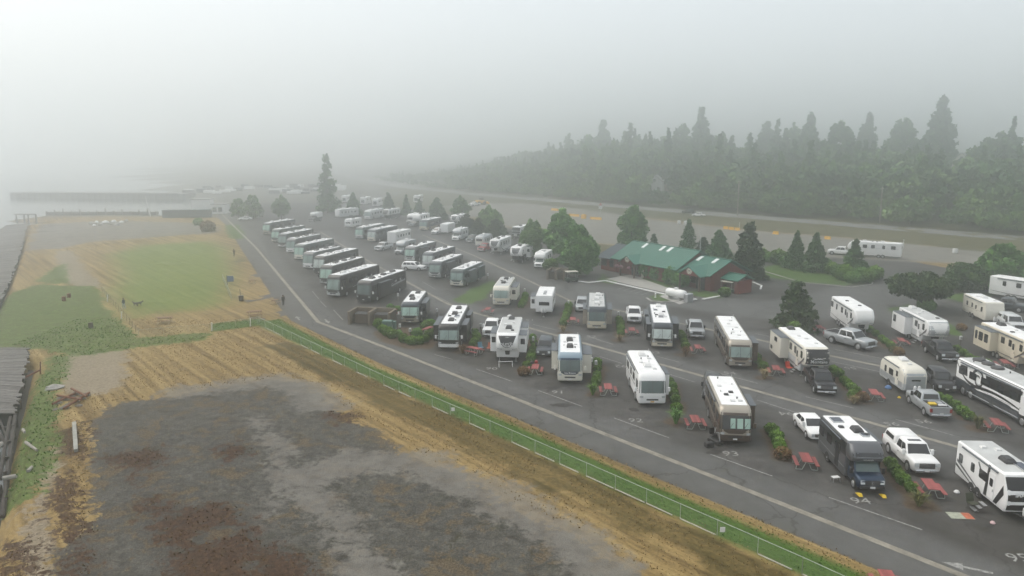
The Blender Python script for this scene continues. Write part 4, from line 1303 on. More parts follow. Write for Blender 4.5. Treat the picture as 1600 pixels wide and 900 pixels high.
def class_c(label, xy, a, L=7.6, Wd=2.4, H=3.05, up='white', low='white', cab='white', over='white', slides=(), graphics=(), acs=((0, 4.5),), acm=M_acw, vents=((.4, 3.2), (-.5, 5.8)), solars=(), dark_over=False, word=None, group="cab-over motorhomes in the sites", glass='dark', emblem=False, roof=None, door_open=False):
    """van-cab motorhome with a sleeping bunk over the cab"""
    e = empty("cab_over_motorhome", (xy[0], xy[1], 0), -math.radians(a), label, "motorhome", group)
    hw = Wd / 2
    sh = Shell([(.40, 2.15, L - .05, hw - .03, .1, .1), (.5, 2.0, L, hw, .12, .12), (1.95, 2.0, L, hw, .14, .12), (H - .1, 2.0, L, hw, .2, .14), (H, 2.1, L - .08, hw - .1, .2, .15)])
    ov = Shell([(1.86, 1.35, 2.6, hw - .12, .25, .05), (1.98, 1.05, 2.6, hw - .03, .35, .05), (2.25, .92, 2.6, hw - .01, .4, .05), (2.6, 1.08, 2.6, hw - .01, .42, .05), (H - .05, 1.55, 2.6, hw - .06, .42, .05), (H + .012, 2.0, 2.6, hw - .14, .3, .05)])
    b = MB(); sh.mesh(b, [1, 1, 0, 0])
    b.build("body", [P(up), P(low)], e)
    b = MB(); ov.mesh(b, [0] * 5)
    o = b.build("cab_over_bunk", P(over), e)
    k = MB(); ov.front(k, 2.22, 2.62, -hw + .12, hw - .12, off=.012, nx=10, nz=2)
    k.build("bunk_window", GL['dark'] if dark_over else P(over), o)
    if word:
        sz, zz, txt = word
        text_mesh(txt, sz, lambda u, v: (u, ov.fy(u, zz + v, .02), zz + v), .003).build("lettering", mat("print_white", (.78, .78, .77), .5, 0, .03), o, smooth=0)
    MB().rings([ring(2.2, L - .12, hw - .14, .1, .1, H - .008, 3), ring(2.22, L - .14, hw - .16, .1, .1, H + .022, 3)]).build("roof", roof or M_roof, e)
    # cab
    st = [(0, .42, .92, .80), (.10, .34, 1.06, .92), (.5, .32, 1.16, .96), (1.0, .32, 1.26, .98), (2.2, .34, 1.30, .98)]
    b = MB(); loft_car(b, st)
    b.build("cab_body", P(cab), e, smooth=.9)
    g = MB().rings([ring(.86, 2.3, .92, .06, .06, 1.2, 2), ring(1.5, 2.3, .80, .08, .06, 1.98, 2)], [0])
    g.build("cab", P(cab), e)
    c = ((-.92, .86, 1.2), (.92, .86, 1.2), (-.80, 1.5, 1.98), (.80, 1.5, 1.98))
    k = MB(); k.add([bil(*c, u, v, .014) for v in (.08, .92) for u in (.05, .95)], [(0, 1, 3, 2)])
    k.build("windshield", GL[glass], e, smooth=0)
    for s_ in (-1, 1):
        c = ((s_ * .92, .86, 1.2), (s_ * .92, 2.3, 1.2), (s_ * .80, 1.5, 1.98), (s_ * .80, 2.3, 1.98))
        if s_ < 0: c = (c[1], c[0], c[3], c[2])
        u0, u1 = (.1, .85) if s_ > 0 else (.15, .9)
        k = MB(); k.add([bil(*c, u, v, .014) for v in (.12, .88) for u in (u0, u1)], [(0, 1, 3, 2)])
        k.build("side_window", GL['dark'], e, smooth=0)
        mirror(e, s_, .93, 1.15, 1.35, M_trim if cab != 'white' else P('white'), .2)
        xa, xb = sorted((s_ * .50, s_ * .82))
        MB().box(xa, xb, -.03, .25, .72, .98, top=(0, 0, .06, 0)).build("headlight", M_lamp, e)
        arch(e, s_, .97, .88, .38)
        wheel(e, s_ * .88, .88, .38, .24, s_)
        arch(e, s_, hw, L - 2.1, .38)
        wheel(e, s_ * (hw - .14), L - 2.1, .38, .26, s_)
        y = 3.1; i = 0
        occ = [(q[1] - .1, q[2] + .1) for q in slides if q[0] == s_]
        while y < L - .9:
            if all(y + 1.0 < p0 or y > p1 for p0, p1 in occ):
                k = MB(); rbox(k, s_, hw, y, y + 1.0, H - 1.4, H - .7)
                k.build("side_window", GL['dark'], e)
            y += 1.7
    go = MB().box(-.52, .52, -.04, .1, .66, .98, top=(0, 0, .03, 0)).build("grille", M_trim, e)
    bars = MB()
    for q in range(4): bars.box(-.50, .50, -.06, .04, .69 + q * .075, .71 + q * .075)
    bars.build("grille_bar", M_chrome, go)
    if emblem:
        t = MB()
        t.lathe([(.105, -.02), (.105, .0), (.088, .0), (.088, -.02)], 16, c=(0, -.075, .82), axis='y', cap=False)
        for q in range(3):
            aa = math.radians(90 + 120 * q)
            t.tube((0, -.075, .82), (.09 * math.cos(aa), -.075, .82 + .09 * math.sin(aa)), .014, n=5)
        t.build("emblem", M_chrome, go)
    MB().cbox(-.86, .86, -.08, .12, .40, .60, .05).build("bumper", M_trim if cab != 'white' else P(cab), e)
    MB().box(-.17, .17, -.10, -.07, .44, .57).build("license_plate", M_plate, e)
    MB().box(-hw + .25, hw - .25, .4, L - .3, .2, .38).build("chassis", M_under, e)
    d = MB(); rbox(d, -1, hw, 3.3 if not door_open else 2.3, 3.95 if not door_open else 2.95, .6, H - .75, off=.03, c=.05)
    d.build("entry_door", P(up), e)
    decals(e, graphics, hw)
    for sl in slides: slide_out(e, sl, hw, P(up), H)
    for x, y in acs: ac_unit(e, x, y, H + .02, acm)
    for x, y in vents: vent(e, x, y, H + .02, M_acw if not dark_over else M_acb, .19)
    for s_ in solars: solar(e, s_[0], s_[1], H + .02, *(s_[2:] or ()))
    MB().tube((-hw - .06, 3.0, H - .2), (-hw - .06, L - .6, H - .2), .065, n=8).build("awning_roll", M_awn, e)
    return e, sh

# ------------------------------------------------------------------ the vehicles in their sites
def back(xy, a, d):
    """a point d behind xy along the vehicle's own axis"""
    r = math.radians(a)
    return (xy[0] + d * math.sin(r), xy[1] + d * math.cos(r))

def fw(label, at, a, kn=2.3, **kw):
    return fifth_wheel(label, back(at, a, -kn), a, kn=kn, **kw)

RA = "motorhomes in the fence-side row"
# --- fence-side row, sites 88 to 95
motorhome("grey motorhome with mint windshield and silver-ivory nose beside the brown bin enclosure", (-14.00, 100.93), 1.5, 9.0, up='slate', low='charcoal', front='champagne', mask='charcoal', bumper='champagne', glass='mint',
          slides=((1, 1.9, 6.2, .75, .75, 2.75, True),), acm=M_acb, acs=((0, 2.7), (-.4, 4.6), (.1, 7.4)), group=RA, mirror_m=M_acw)
motorhome("long black motorhome with white bumper and two dark awninged slides at the lane edge", (-7.60, 87.67), 2.8, 12.0, up='black', low='black', front='black', bumper='white', mask='black', glass='haze',
          slides=((-1, 1.6, 6.5, .75, .8, 2.8), (1, 2.1, 5.6, .7, .8, 2.75), (1, 7.6, 10.5, .6, .8, 2.75)), acm=M_acb, acs=((0, 2.8), (0, 6.4), (.1, 9.8)), solars=((.45, 5.0, .6, 1.0),), group=RA, mirror_m=M_acw, grille=False,
          graphics=(('silver', swoosh(1.2, 1.0, 11.6, 1.35, .16, .05, .3)),))
fw("white fifth wheel with windshield-like dark cap and slides on both sides at site 90", (-0.51, 82.99), 3.8, 1.15, L=9.3, up='white', low='white', capc='white', capg='charcoal', window_cap=True, roof=M_roofgrey,
   slides=((-1, 2.2, 5.6, .8, 1.0, 3.1, True), (1, 1.9, 4.2, .85, 1.0, 3.0, True), (1, 5.4, 8.4, .85, 1.0, 3.05, True)), word=(.42, 2.35, "SOLITUDE"), acs=((0, 3.3), (0, 8.2)), domes=((-.3, 8.8),))
motorhome("ivory motorhome with sky-blue brow and navy nose lettering at site 91", (5.97, 74.72), 3.7, 9.0, up='ivory', low='ivory', cap='skyblue', front='ivory', mask='navy', bumper='ivory', glass='teal',
          slides=((-1, 3.0, 6.2, .65, .8, 2.75), (1, 1.8, 5.2, .95, .75, 2.75)), acm=M_acb, acs=((0, 3.2), (0, 6.0)), word=(.26, 1.24, "Sea Breeze", mat("print_white", (.78, .78, .77), .5, 0, .03)), group=RA)
motorhome("all white motorhome with blunt nose and amber plate at site 92", (13.17, 67.70), .8, 8.9, up='white', low='white', front='white', bumper='white', glass='teal', slides=((1, 1.5, 4.0, .5, .8, 2.8),), acs=((-.1, 3.0), (0, 6.9)),
          vents=((.45, 2.0), (-.5, 4.2), (.5, 5.6)), group=RA, plate=M_amber, graphics=(('palegrey', swoosh(.9, 1.35, 8.6, 1.1, .12, .05, .1)),), mirror_m=P('white'), curtain=False)
motorhome("dark bronze motorhome with bare white roof and curtained windshield at site 93", (18.23, 58.41), 7.0, 9.2, up='bronze', low='brown', cap='champagne', front='champagne', mask='brown', bumper='brown', glass='dark', curtain=True,
          slides=((1, 2.2, 5.2, .62, .75, 2.75),), acs=(), vents=((.0, 2.0), (.62, 2.1), (-.3, 3.6), (.2, 4.3), (-.55, 6.0)), group=RA, graphics=(('champagne', swoosh(1.2, .95, 8.9, 1.5, .14, .22, .2)), ('black', swoosh(1.4, 1.25, 8.6, 1.75, .1, .3, .25))))
e94, sh94 = class_c("dark blue-grey cab-over motorhome on yellow levelling blocks at site 94", (25.36, 49.70), 3.0, 7.6, up='charcoal', low='grey', cab='navy', over='grey', slides=((1, 2.9, 6.0, .55, .7, 2.6),), dark_over=True,
                    acs=((.35, 4.2),), acm=M_acb, vents=((-.55, 4.9), (.75, 3.4)), solars=((-.35, 6.4, .8, 1.0), (.55, 3.3, .5, .6)), emblem=True, glass='teal', graphics=(('silver', swoosh(2.2, 1.05, 7.2, 1.1, .06, .06, .0)),), word=(.16, 2.10, "WONDER"))
eIM, shIM = travel_trailer("white travel trailer with black nose and angular side graphics at site 95", back((33.48, 45.97), 3.0, -.2), 3.0, L=6.4, Wd=2.45, H=3.0, up='white', low='white', nose='black', rake=.62, roof=M_roofgrey,
                           acs=((.1, 2.6),), vents=((-.2, 5.0), (.6, 4.6)), solars=((.55, 1.6, .65, 1.5),), word=(.36, 1.75, "IMAGINE"), door_y=1.5,
                           graphics=(('charcoal', [(1.1, .62), (1.5, .62), (.55, 2.2), (.4, 1.6)]), ('charcoal', [(2.3, .62), (2.65, .62), (2.35, 2.9), (2.1, 2.9)]), ('grey', [(3.1, .62), (3.4, .62), (6.2, 1.5), (6.2, 1.7)]), ('charcoal', [(4.0, .62), (4.25, .62), (6.3, 1.15), (6.3, 1.35)]), ('grey', [(2.7, 1.7), (2.8, 1.5), (3.6, 2.5), (3.5, 2.6)])))
# --- second row, sites 50 to 57
RB = "motorhomes in the middle row"
motorhome("cream motorhome with two rooftop coolers beside the grassy island", (-1.72, 113.20), 6.5, 9.2, up='ivory', low='cream', front='cream', bumper='ivory', glass='haze', slides=((1, 2.0, 6.6, .95, .8, 2.75, True),), acm=M_acb, acs=((0, 3.4), (0, 7.2)), roof=M_roofgrey, group=RB)
travel_trailer("white travel trailer with wide dark window and a black roof strip at site 51", (4.66, 107.36), 6.5, L=7.0, up='white', nose='white', rake=.12, nosewin=(1.5, 2.0, .75), slides=((-1, .5, 3.2, .8, .9, 2.7, True),), acs=(), vents=((0, 1.2), (0, 2.2), (0, 3.1)), solars=((0, 1.7, .4, 2.2),))
motorhome("champagne motorhome with pale slides on both sides at site 52", (11.23, 97.62), 6.0, 11.0, up='champagne', low='tan', cap='slate', front='cream', bumper='cream', glass='teal', slides=((-1, 1.2, 5.5, .55, .75, 2.7), (1, 1.4, 6.0, .75, .75, 2.7)), acm=M_acw, acs=((0, 3.0), (0, 6.2), (.2, 9.2)), group=RB, roof=M_roofgrey)
motorhome("black and gold motorhome with bright windshield and ornate grille at site 53", (18.08, 88.25), 8.0, 12.0, up='charcoal', low='bronze', cap='slate', front='champagne', mask='black', bumper='cream', glass='white', slides=((-1, 1.4, 5.6, .55, .75, 2.8), (-1, 7.2, 10.2, .6, .75, 2.75), (1, 2.2, 6.2, .8, .75, 2.8)),
          acm=M_acw, acs=((0, 10.6), (.1, 5.0)), solars=((0, 4.2, .6, .9), (-.5, 8.2, .5, .7)), group=RB, mirror_m=M_acw)
motorhome("long bronze motorhome with tan-striped white roof at site 54", (25.04, 79.97), 8.0, 13.2, up='bronze', low='brown', cap='champagne', front='tan', mask='brown', bumper='champagne', glass='haze', slides=((1, 1.3, 4.6, .75, .75, 2.75),), acs=(), vents=((.2, 3.0), (-.3, 4.4), (.4, 6.8), (-.2, 8.6), (.3, 10.4)), group=RB,
          graphics=(('champagne', swoosh(1.0, 1.0, 12.8, 1.15, .22, .3, .35)), ('black', swoosh(2.0, 1.5, 12.6, 2.0, .5, .2, .1)), ('skyblue', swoosh(5.0, 2.0, 9.0, 1.7, .08, .3, .1))))
fw("white fifth wheel with black cap and mountain emblem behind the black pickup", (31.93, 77.61), 2.5, 2.1, L=10.2, up='ivory', low='palegrey', capc='black', capg='black', slides=((-1, 6.0, 9.9, .95, .9, 3.2, False, ((8.8, 9.5, 1.2, 1.6), (7.2, 8.2, 2.4, 2.9))),), word=(.50, 2.15, "Montana"), logo=True,
   acs=((-.1, 9.2),), vents=((.45, 2.6), (.1, 4.6), (-.3, 5.8)))
e_v, sh_v = travel_trailer("small rounded white and silver retro trailer with purple door mat at site 56", (39.57, 71.05), 3.0, L=5.6, Wd=2.3, H=2.75, up='ivory', low='palegrey', nose='silver', rake=.1, rounded=.28, round_roof=.75, acs=((.1, 3.2),), acm=M_acw, vents=((0, 1.6),), nosewin=(1.5, 1.66, .42), door_y=1.2,
                          graphics=(('silver', swoosh(.4, 1.0, 5.3, 1.0, .5, .5, 0)),))
# the coach
ac_ = -0.6
rl_ = (44.44, 72.84)
cL = 12.2
cf = back((rl_[0] + 1.3, rl_[1]), ac_, -cL)
ecoach, shc = motorhome("large white and graphite coach with swirl painted on its side", cf, ac_, cL, Wd=2.6, H=3.45, up='white', low='grey', front='white', bumper='grey', glass='dark', slides=(), acs=(), vents=(), roof=M_roofgrey, wins=(), split=1.2, group=RB,
          graphics=(('slate', [(1.0, .5), (12.1, .5), (12.1, 1.55), (10.6, 1.5), (8.6, 1.2), (6.6, 1.35), (4.0, 1.3), (2.2, .9)]), ('black', swoosh(1.6, 1.2, 9.6, 1.35, .10, .34, .42)), ('black', swoosh(9.2, 1.5, 12.1, 3.0, .30, .12, -.45)), ('black', [(2.6, 2.0), (7.2, 2.0), (7.6, 3.0), (2.4, 3.1)]), ('black', [(10.3, 2.05), (11.7, 2.1), (11.5, 2.95), (10.4, 3.0)])))
def swirl(par, hw, cy, cz):
    for (r0, th, mname, ph, turns) in ((.98, .30, 'black', 0.2, 1.35), (.72, .2, 'palegrey', 1.2, 1.1)):
        up, dn = [], []
        n = 26
        for i in range(n + 1):
            t = i / n
            ang = ph + 2 * math.pi * turns * t
            r = r0 * (1 - .72 * t)
            w_ = th * (1 - .6 * t)
            up.append((cy + (r + w_ / 2) * math.cos(ang) * .95, cz + (r + w_ / 2) * math.sin(ang)))
            dn.append((cy + (r - w_ / 2) * math.cos(ang) * .95, cz + (r - w_ / 2) * math.sin(ang)))
        for s_ in (-1, 1):
            x = s_ * (hw + (.013 if mname == 'black' else .017))
            mb = MB()
            mb.add([(x, y, z) for y, z in up] + [(x, y, z) for y, z in dn], [(i, i + 1, n + 2 + i, n + 1 + i) for i in range(n)])
            mb.build("painted_swirl", P(mname), par, smooth=0)
swirl(ecoach, 1.3, 8.6, 2.25)
for s_ in (-1, 1):
    arch(ecoach, s_, 1.3, cL - 1.45, .47)
    wheel(ecoach, s_ * 1.17, cL - 1.45, .47, .3, s_)
for y in (3.0, 8.2, 9.6, 11.0):
    MB().lathe([(.58, 0), (.6, .08), (.5, .2), (.2, .24), (.02, .24)], 18, c=(.15, y, 3.47), cap=False).build("roof_fan_cover", M_acb, ecoach)
for y in (2.6, 6.6):
    MB().tube((-1.34, y, .62), (-1.34, y + 3.4, .62), .03, n=6).build("chrome_trim", M_chrome, ecoach)
# --- back row on the right
fw("tall white fifth wheel with grey V graphics towed by the silver dually", (45.54, 96.56), 5.5, 2.2, L=10.0, up='white', low='white', capc='white', capg='offwhite', acs=(), acm=M_acw, vents=((.3, 3.4), (-.3, 6.5)), slides=())
fw("white fifth wheel with grey cap and rear slide beside the wind-shaped pine", (51.58, 90.05), 4.5, 2.0, L=9.0, up='white', low='palegrey', capc='silver', capg='offwhite', slides=((-1, 4.8, 8.6, .95, .8, 3.0, False, ((7.4, 8.2, 1.8, 2.7),)),), acs=((.1, 8.2),), acm=M_acw, roof=M_roofgrey, window_cap=True)
_a = 4.5
_p = (55.44, 87.96)
fw("cream fifth wheel with three-window slide at the right edge", back((_p[0] + 2.1, _p[1] + .2), _a, -7.9), _a, 2.2, L=10.2, up='cream', low='cream', capc='cream', capg='tan', stripe='bronze', slides=((-1, 6.3, 9.8, .9, .9, 3.1, False, ((6.7, 7.5, 1.7, 2.7), (7.8, 8.7, 1.7, 2.7), (9.0, 9.5, 1.7, 2.7))),), acs=((.2, 8.6),))
travel_trailer("plain white travel trailer with faded front stripes beside the red flowering shrub", (66.60, 101.69), 8.0, L=7.2, up='ivory', nose='ivory', rake=.35, acs=((0, 3.6),), acm=M_acw, graphics=(('champagne', swoosh(.8, 1.5, 6.6, 1.35, .05, .05, 0)),))
_a = -30
fw("white fifth wheel parked broadside under the trees at the right edge", back((79.36, 122.37), _a, -7.4), _a, 2.3, L=9.8, up='white', low='white', capc='white', capg='offwhite', acs=((0, 4.5),), acm=M_acw)
# --- far rows beyond the bend: fence side
RD = "dark coaches lined up beyond the bend"
dark = [  # front point, heading, length, roof height, colours, windshield
 ((-23.30, 116.10), 18.5, 12.6, 3.25, 'charcoal', 'charcoal', 'charcoal', 'charcoal', 'teal', "charcoal coach with silver side graphics just past the bin enclosure"),
 ((-29.03, 120.21), 18.5, 13.0, 3.45, 'black', 'black', 'black', 'palegrey', 'haze', "black coach with pale front bumper, second past the bin enclosure"),
 ((-32.89, 131.17), 18.5, 13.0, 3.35, 'charcoal', 'black', 'charcoal', 'silver', 'mint', "charcoal coach with pale green windshield, third past the bin enclosure"),
 ((-37.04, 142.76), 18.5, 12.6, 3.4, 'charcoal', 'charcoal', 'charcoal', 'charcoal', 'white', "charcoal coach with white glaring windshield, fourth past the bin enclosure"),
 ((-40.77, 148.93), 18.5, 12.2, 3.3, 'grey', 'charcoal', 'white', 'white', 'haze', "grey coach with white pointed nose, fifth past the bin enclosure"),
 ((-45.92, 161.06), 18.5, 12.4, 3.3, 'teal', 'charcoal', 'ivory', 'ivory', 'mint', "dark green-grey coach with ivory nose, sixth past the bin enclosure"),
 ((-50.88, 172.02), 18.5, 12.0, 3.3, 'grey', 'charcoal', 'white', 'white', 'haze', "grey coach with dim windshield and white bumper, seventh past the bin enclosure"),
 ((-55.82, 182.14), 18.5, 12.0, 3.3, 'slate', 'charcoal', 'charcoal', 'white', 'haze', "slate coach with white chin, eighth past the bin enclosure"),
 ((-60.62, 192.16), 18.5, 12.2, 3.3, 'teal', 'charcoal', 'slate', 'ivory', 'mint', "dark coach with bright mint windshield, ninth past the bin enclosure"),
 ((-68.42, 209.38), 18.5, 12.2, 3.3, 'slate', 'champagne', 'champagne', 'champagne', 'mint', "farthest coach of the fence-side line with tan nose"),
]
for i, (xy, a, L_, H_, up, low, fr, bu, gl, lab) in enumerate(dark):
    a += (0, .8, -1.2, .6, 1.4, -.9, .3, -1.5, 1.0, -.4)[i]
    L_ += (0, .2, -.8, .3, -1.6, .2, -1.0, .4, -.6, .2)[i]
    motorhome(lab, xy, a, L_, H=H_ + .22, up=up, low=low, front=fr, bumper=bu, mask='charcoal' if i in (0, 1, 2, 7) else None, glass=gl, acm=M_acw if i % 2 else M_acb, acs=((0, 3.0 + .3 * (i % 3)), (.1, 6.6), (0, 10.0)),
              slides=((1, 2.4, 6.0, .55, .8, 2.9),) if i in (0, 4) else ((-1, 6.4, 10.0, .5, .8, 2.9),) if i in (2, 5) else (), solars=((.4, 8.2, .6, 1.2),) if i % 2 == 0 else (),
              vents=((.6, 4.4), (-.5, 5.4), (.5, 8.0)), graphics=(('silver', swoosh(4.0, 1.25, 12.0 if L_ > 12.1 else 11.6, 2.0, .12, .36, .1)), ('palegrey', swoosh(7.0, 1.9, 10.4, 2.3, .1, .35, .15))) if i in (0, 1, 4, 8) else (('silver', swoosh(2.5, 1.0, 11.4, 1.25, .1, .1, .2)),),
              group=RD, mirror_m=M_acw if i < 2 else None)
# --- far rows: second line
RE = "motorhomes in the second line beyond the bend"
motorhome("grey motorhome with mint windshield and white chin beside the parked silver van", (-21.82, 159.21), 19, 11.0, H=3.3, up='grey', low='charcoal', front='offwhite', bumper='offwhite', mask='charcoal', glass='mint', slides=((1, 2.0, 5.8, .6, .8, 2.9),), acs=((0, 3.0), (0, 7.6)), acm=M_acb, group=RE)
motorhome("slate motorhome with glaring windshield behind the white parked hatchback", (-17.05, 150.55), 19, 11.4, H=3.25, up='slate', low='charcoal', front='palegrey', bumper='palegrey', glass='white', acs=((0, 3.0), (.1, 8.6)), acm=M_acb, group=RE)
motorhome("grey motorhome with pointed white nose facing the white parked hatchback", (-14.34, 137.76), 18, 11.2, H=3.3, up='slate', low='grey', front='offwhite', bumper='silver', mask='slate', glass='haze', slides=((1, 2.3, 6.0, .6, .8, 2.9, True),), acs=((0, 3.2), (0, 8.4)), group=RE)
motorhome("dark green-grey motorhome with ivory nose and two slides at the grassy island", (-9.70, 129.32), 18, 10.4, H=3.2, up='teal', low='grey', front='ivory', bumper='ivory', mask='teal', glass='haze', slides=((1, 1.7, 5.0, .7, .8, 2.8, True), (1, 6.0, 9.4, .7, .8, 2.8, True)), acs=((0, 2.6), (-.2, 5.2)), acm=M_acw, group=RE)
motorhome("dark motorhome with silver windshield and cream chin in the far second line", (-36.28, 193.49), 19, 12.4, H=3.3, up='slate', low='charcoal', front='ivory', bumper='cream', glass='white', group=RE)
motorhome("far dark motorhome with mint windshield at the end of the second line", (-40.51, 198.99), 19, 12.0, H=3.3, up='teal', low='charcoal', front='offwhite', bumper='palegrey', glass='mint', group=RE)
travel_trailer("white box trailer with bare front beside the silver pickup", (-30.19, 188.28), 19, L=8.4, H=3.3, up='offwhite', nose='white', rake=.05, acs=((0, 4.0),), acm=M_acw, tongue=False, rounded=.06)
class_c("silver cab-over van camper parked behind the mint-windshield motorhome", (-25.86, 169.92), 20, 6.6, up='silver', low='silver', cab='silver', over='silver', glass='teal', roof=M_roofgrey)
travel_trailer("far small white trailer in the second line past two coaches", (-49.59, 228.05), 19, L=6.0, H=2.8, up='offwhite', nose='white', rake=.2, nosewin=(1.5, 1.9, .8))
# --- far rows: third line under the conifers
class_c("white cab-over motorhome beside the big leafy trees", (5.30, 150.55), 16, 7.4, up='white', low='white', cab='white', over='white', glass='teal', graphics=(('grey', swoosh(2.4, 1.2, 7.0, 1.3, .1, .1, .1)),))
fw("white fifth wheel with dark front cap and raised slide next to the cab-over motorhome", (1.23, 159.21), 17, 2.0, L=8.6, up='white', low='charcoal', capc='white', capg='grey', window_cap=True, slides=((1, 4.2, 7.6, .9, .9, 3.1, True),))
fw("white fifth wheel with silver cap standing on its legs beside the red truck", (-3.53, 172.02), 17, 2.0, L=9.6, up='palegrey', low='white', capc='white', capg='grey', window_cap=True, roof=M_roof)
travel_trailer("rounded silver trailer with cream front behind the red truck", (-7.98, 183.34), 17, L=7.0, H=2.9, up='silver', low='palegrey', nose='ivory', rake=.15, rounded=.4, round_roof=.7, nosewin=(1.6, 2.15, .75), acs=((0, 3.4),), acm=M_acw)
class_c("white cab-over motorhome facing the lane beside the dark green car", (-14.88, 196.20), 17, 7.0, up='palegrey', low='palegrey', cab='white', over='silver', glass='teal')
travel_trailer("small white cargo trailer in front of the dark shrubs", (-19.17, 212.55), 17, L=5.4, H=2.9, up='white', nose='white', rake=.05, windows=False, acs=(), vents=(), tongue=False)
motorhome("cream motorhome with long dark side in the far third line", (-26.10, 220.90), 18, 11.0, H=3.2, up='slate', low='tan', front='cream', bumper='cream', glass='haze', group="motorhomes in the third line")
fw("far white fifth wheel with round nose beside the cream motorhome", (-29.45, 237.66), 18, 2.0, L=8.0, up='white', low='palegrey', capc='white', capg='offwhite')
class_c("far white cab-over motorhome at the start of the third line", (-33.03, 241.73), 18, 7.0, up='white', low='palegrey', cab='silver', over='white')
fw("far fifth wheel with white zigzag cap under the conifers", (-42.28, 257.11), 18, 2.0, L=9.0, up='palegrey', low='slate', capc='white', capg='charcoal')
motorhome("far pale motorhome with boxy white front under the conifers", (-48.82, 254.80), 18, 10.0, H=3.3, up='palegrey', low='palegrey', front='white', bumper='white', glass='haze', group="motorhomes in the third line")
travel_trailer("far pale green-white trailer beside the tallest conifer", (-60.58, 261.87), 35, L=9.0, H=3.1, up='palegrey', nose='white', rake=.2, acs=((0, 3.0), (0, 6.0)), acm=M_acw)
fw("white fifth wheel with lacy cap graphics partly behind dark shrubs", (-17.41, 235.67), 20, 2.0, L=8.0, up='white', low='palegrey', capc='white', capg='grey', window_cap=True)
travel_trailer("pale trailer almost hidden behind the big leafy trees with black nose stripe", (1.04, 203.32), 24, L=7.5, H=3.0, up='palegrey', nose='charcoal', rake=.4)
for (xy, a, lab) in (((-63.19, 321.05), 5, "pale far-off motorhome left of two behind the conifers"), ((-56.17, 310.55), 5, "pale far-off motorhome right of two behind the conifers"), ((-42.09, 332.28), 8, "far-off white trailer on the road behind the conifers"), ((-73.51, 332.28), 5, "faint far-off trailer beside the tallest conifer")):
    travel_trailer(lab, xy, a, L=8, H=3.4, up='white', nose='white', rake=.1, nosewin=(1.2, 2.4, .7), tongue=False)
# truck camper
e_tc = car("dark far-off pickup carrying a white camper", (-66.07, 248.09), 14, 'pickup', 'charcoal', canopy=False)
k = MB().rings([ring(2.6, 6.2, .95, .05, .1, 1.3, 2), ring(2.2, 6.2, 1.1, .1, .1, 1.9, 2), ring(1.5, 6.2, 1.1, .2, .1, 1.95, 2), ring(1.4, 6.2, 1.1, .2, .1, 2.5, 2), ring(1.7, 6.1, 1.05, .2, .1, 2.95, 2)])
k.build("camper_shell", P('white'), e_tc)
# --- cars and pickups
car("white pickup with bed canopy and sunroof beside site 94", (30.67, 52.43), 4.5, 'pickup', 'white', canopy=True, sunroof=True, cab_rear=3.45)
car("white sedan parked behind the dark blue-grey cab-over motorhome", (25.52, 59.23), 2.0, 'sedan', 'white')
car("dark four-door pickup with a grey bed cover behind the bronze motorhome", (19.25, 69.34), 14, 'suv', 'charcoal', glass='dark')
car("black pickup with chrome grille in front of the mountain-emblem trailer", (30.81, 70.86), 9, 'pickup', 'black', cab_rear=3.75)
car("silver pickup with dual rear wheels under the V-graphic fifth wheel", (43.06, 87.67), -27, 'pickup', 'silver', cab_rear=3.85, dually=True, scale=1.08)
car("black pickup with chrome grille under the grey-capped fifth wheel", (49.54, 82.48), 8, 'pickup', 'black', cab_rear=3.75)
car("black hatchback parked beside the retro trailer", (43.05, 71.64), 14, 'suv', 'black')
_rp = (38.27, 63.99)
car("grey pickup seen from behind with a yellow case in its bed", back(_rp, 186, -5.7), 186, 'pickup', 'silver', bed_load=True, cab_rear=3.5, scale=.95)
car("white pickup parked at the end of the hedge beside site 53", (16.89, 101.69), 7.5, 'pickup', 'white', cab_rear=3.7)
car("silver pickup with chrome grille parked between sites 53 and 54", (23.51, 93.20), 8, 'pickup', 'silver', cab_rear=3.7)
car("light blue car parked behind the hedge at site 52", (10.31, 109.09), 6, 'suv', 'silver')
car("dark blue car half hidden behind the left slide of the ivory motorhome", (3.64, 84.59), 8, 'suv', 'slate')
car("white pickup half hidden behind the left slide of the site 90 fifth wheel", (-2.87, 93.85), 6, 'pickup', 'white', cab_rear=3.7)
car("silver pickup with bed canopy at the right edge behind the cream fifth wheel", (66.66, 96.56), 14, 'pickup', 'palegrey', canopy=True, cab_rear=3.5)
car("grey long-bed pickup beside the broadside fifth wheel at the right edge", (76.26, 109.09), -42, 'pickup', 'slate', cab_rear=3.6)
car("white hatchback parked across the lane between two far motorhomes", (-17.29, 148.13), -74, 'suv', 'white')
car("silver pickup parked beside the white box trailer", (-31.64, 176.38), 22, 'pickup', 'palegrey', cab_rear=3.6)
car("red truck parked in front of the rounded silver trailer", (-7.34, 175.27), 22, 'pickup', 'red', cab_rear=3.5, scale=.95)
car("dark green car parked under the shrubs by the third line", (-10.98, 192.16), 18, 'pickup', 'teal', cab_rear=3.6)
car("white car facing the lane beside the white cargo trailer", (-22.08, 210.95), 24, 'suv', 'white')
car("dark grey far-off car in front of the far white cab-over motorhome", (-31.10, 231.80), 18, 'suv', 'slate')
car("white car driving on the highway", (64.33, 269.34), 120, 'sedan', 'white', group="cars on the highway")
car("dark car driving ahead of the white car on the highway", (63.66, 282.76), 120, 'suv', 'charcoal', group="cars on the highway")
car("white far-off car near the end of the fence-side lane", (-91.64, 252.52), 60, 'sedan', 'white')
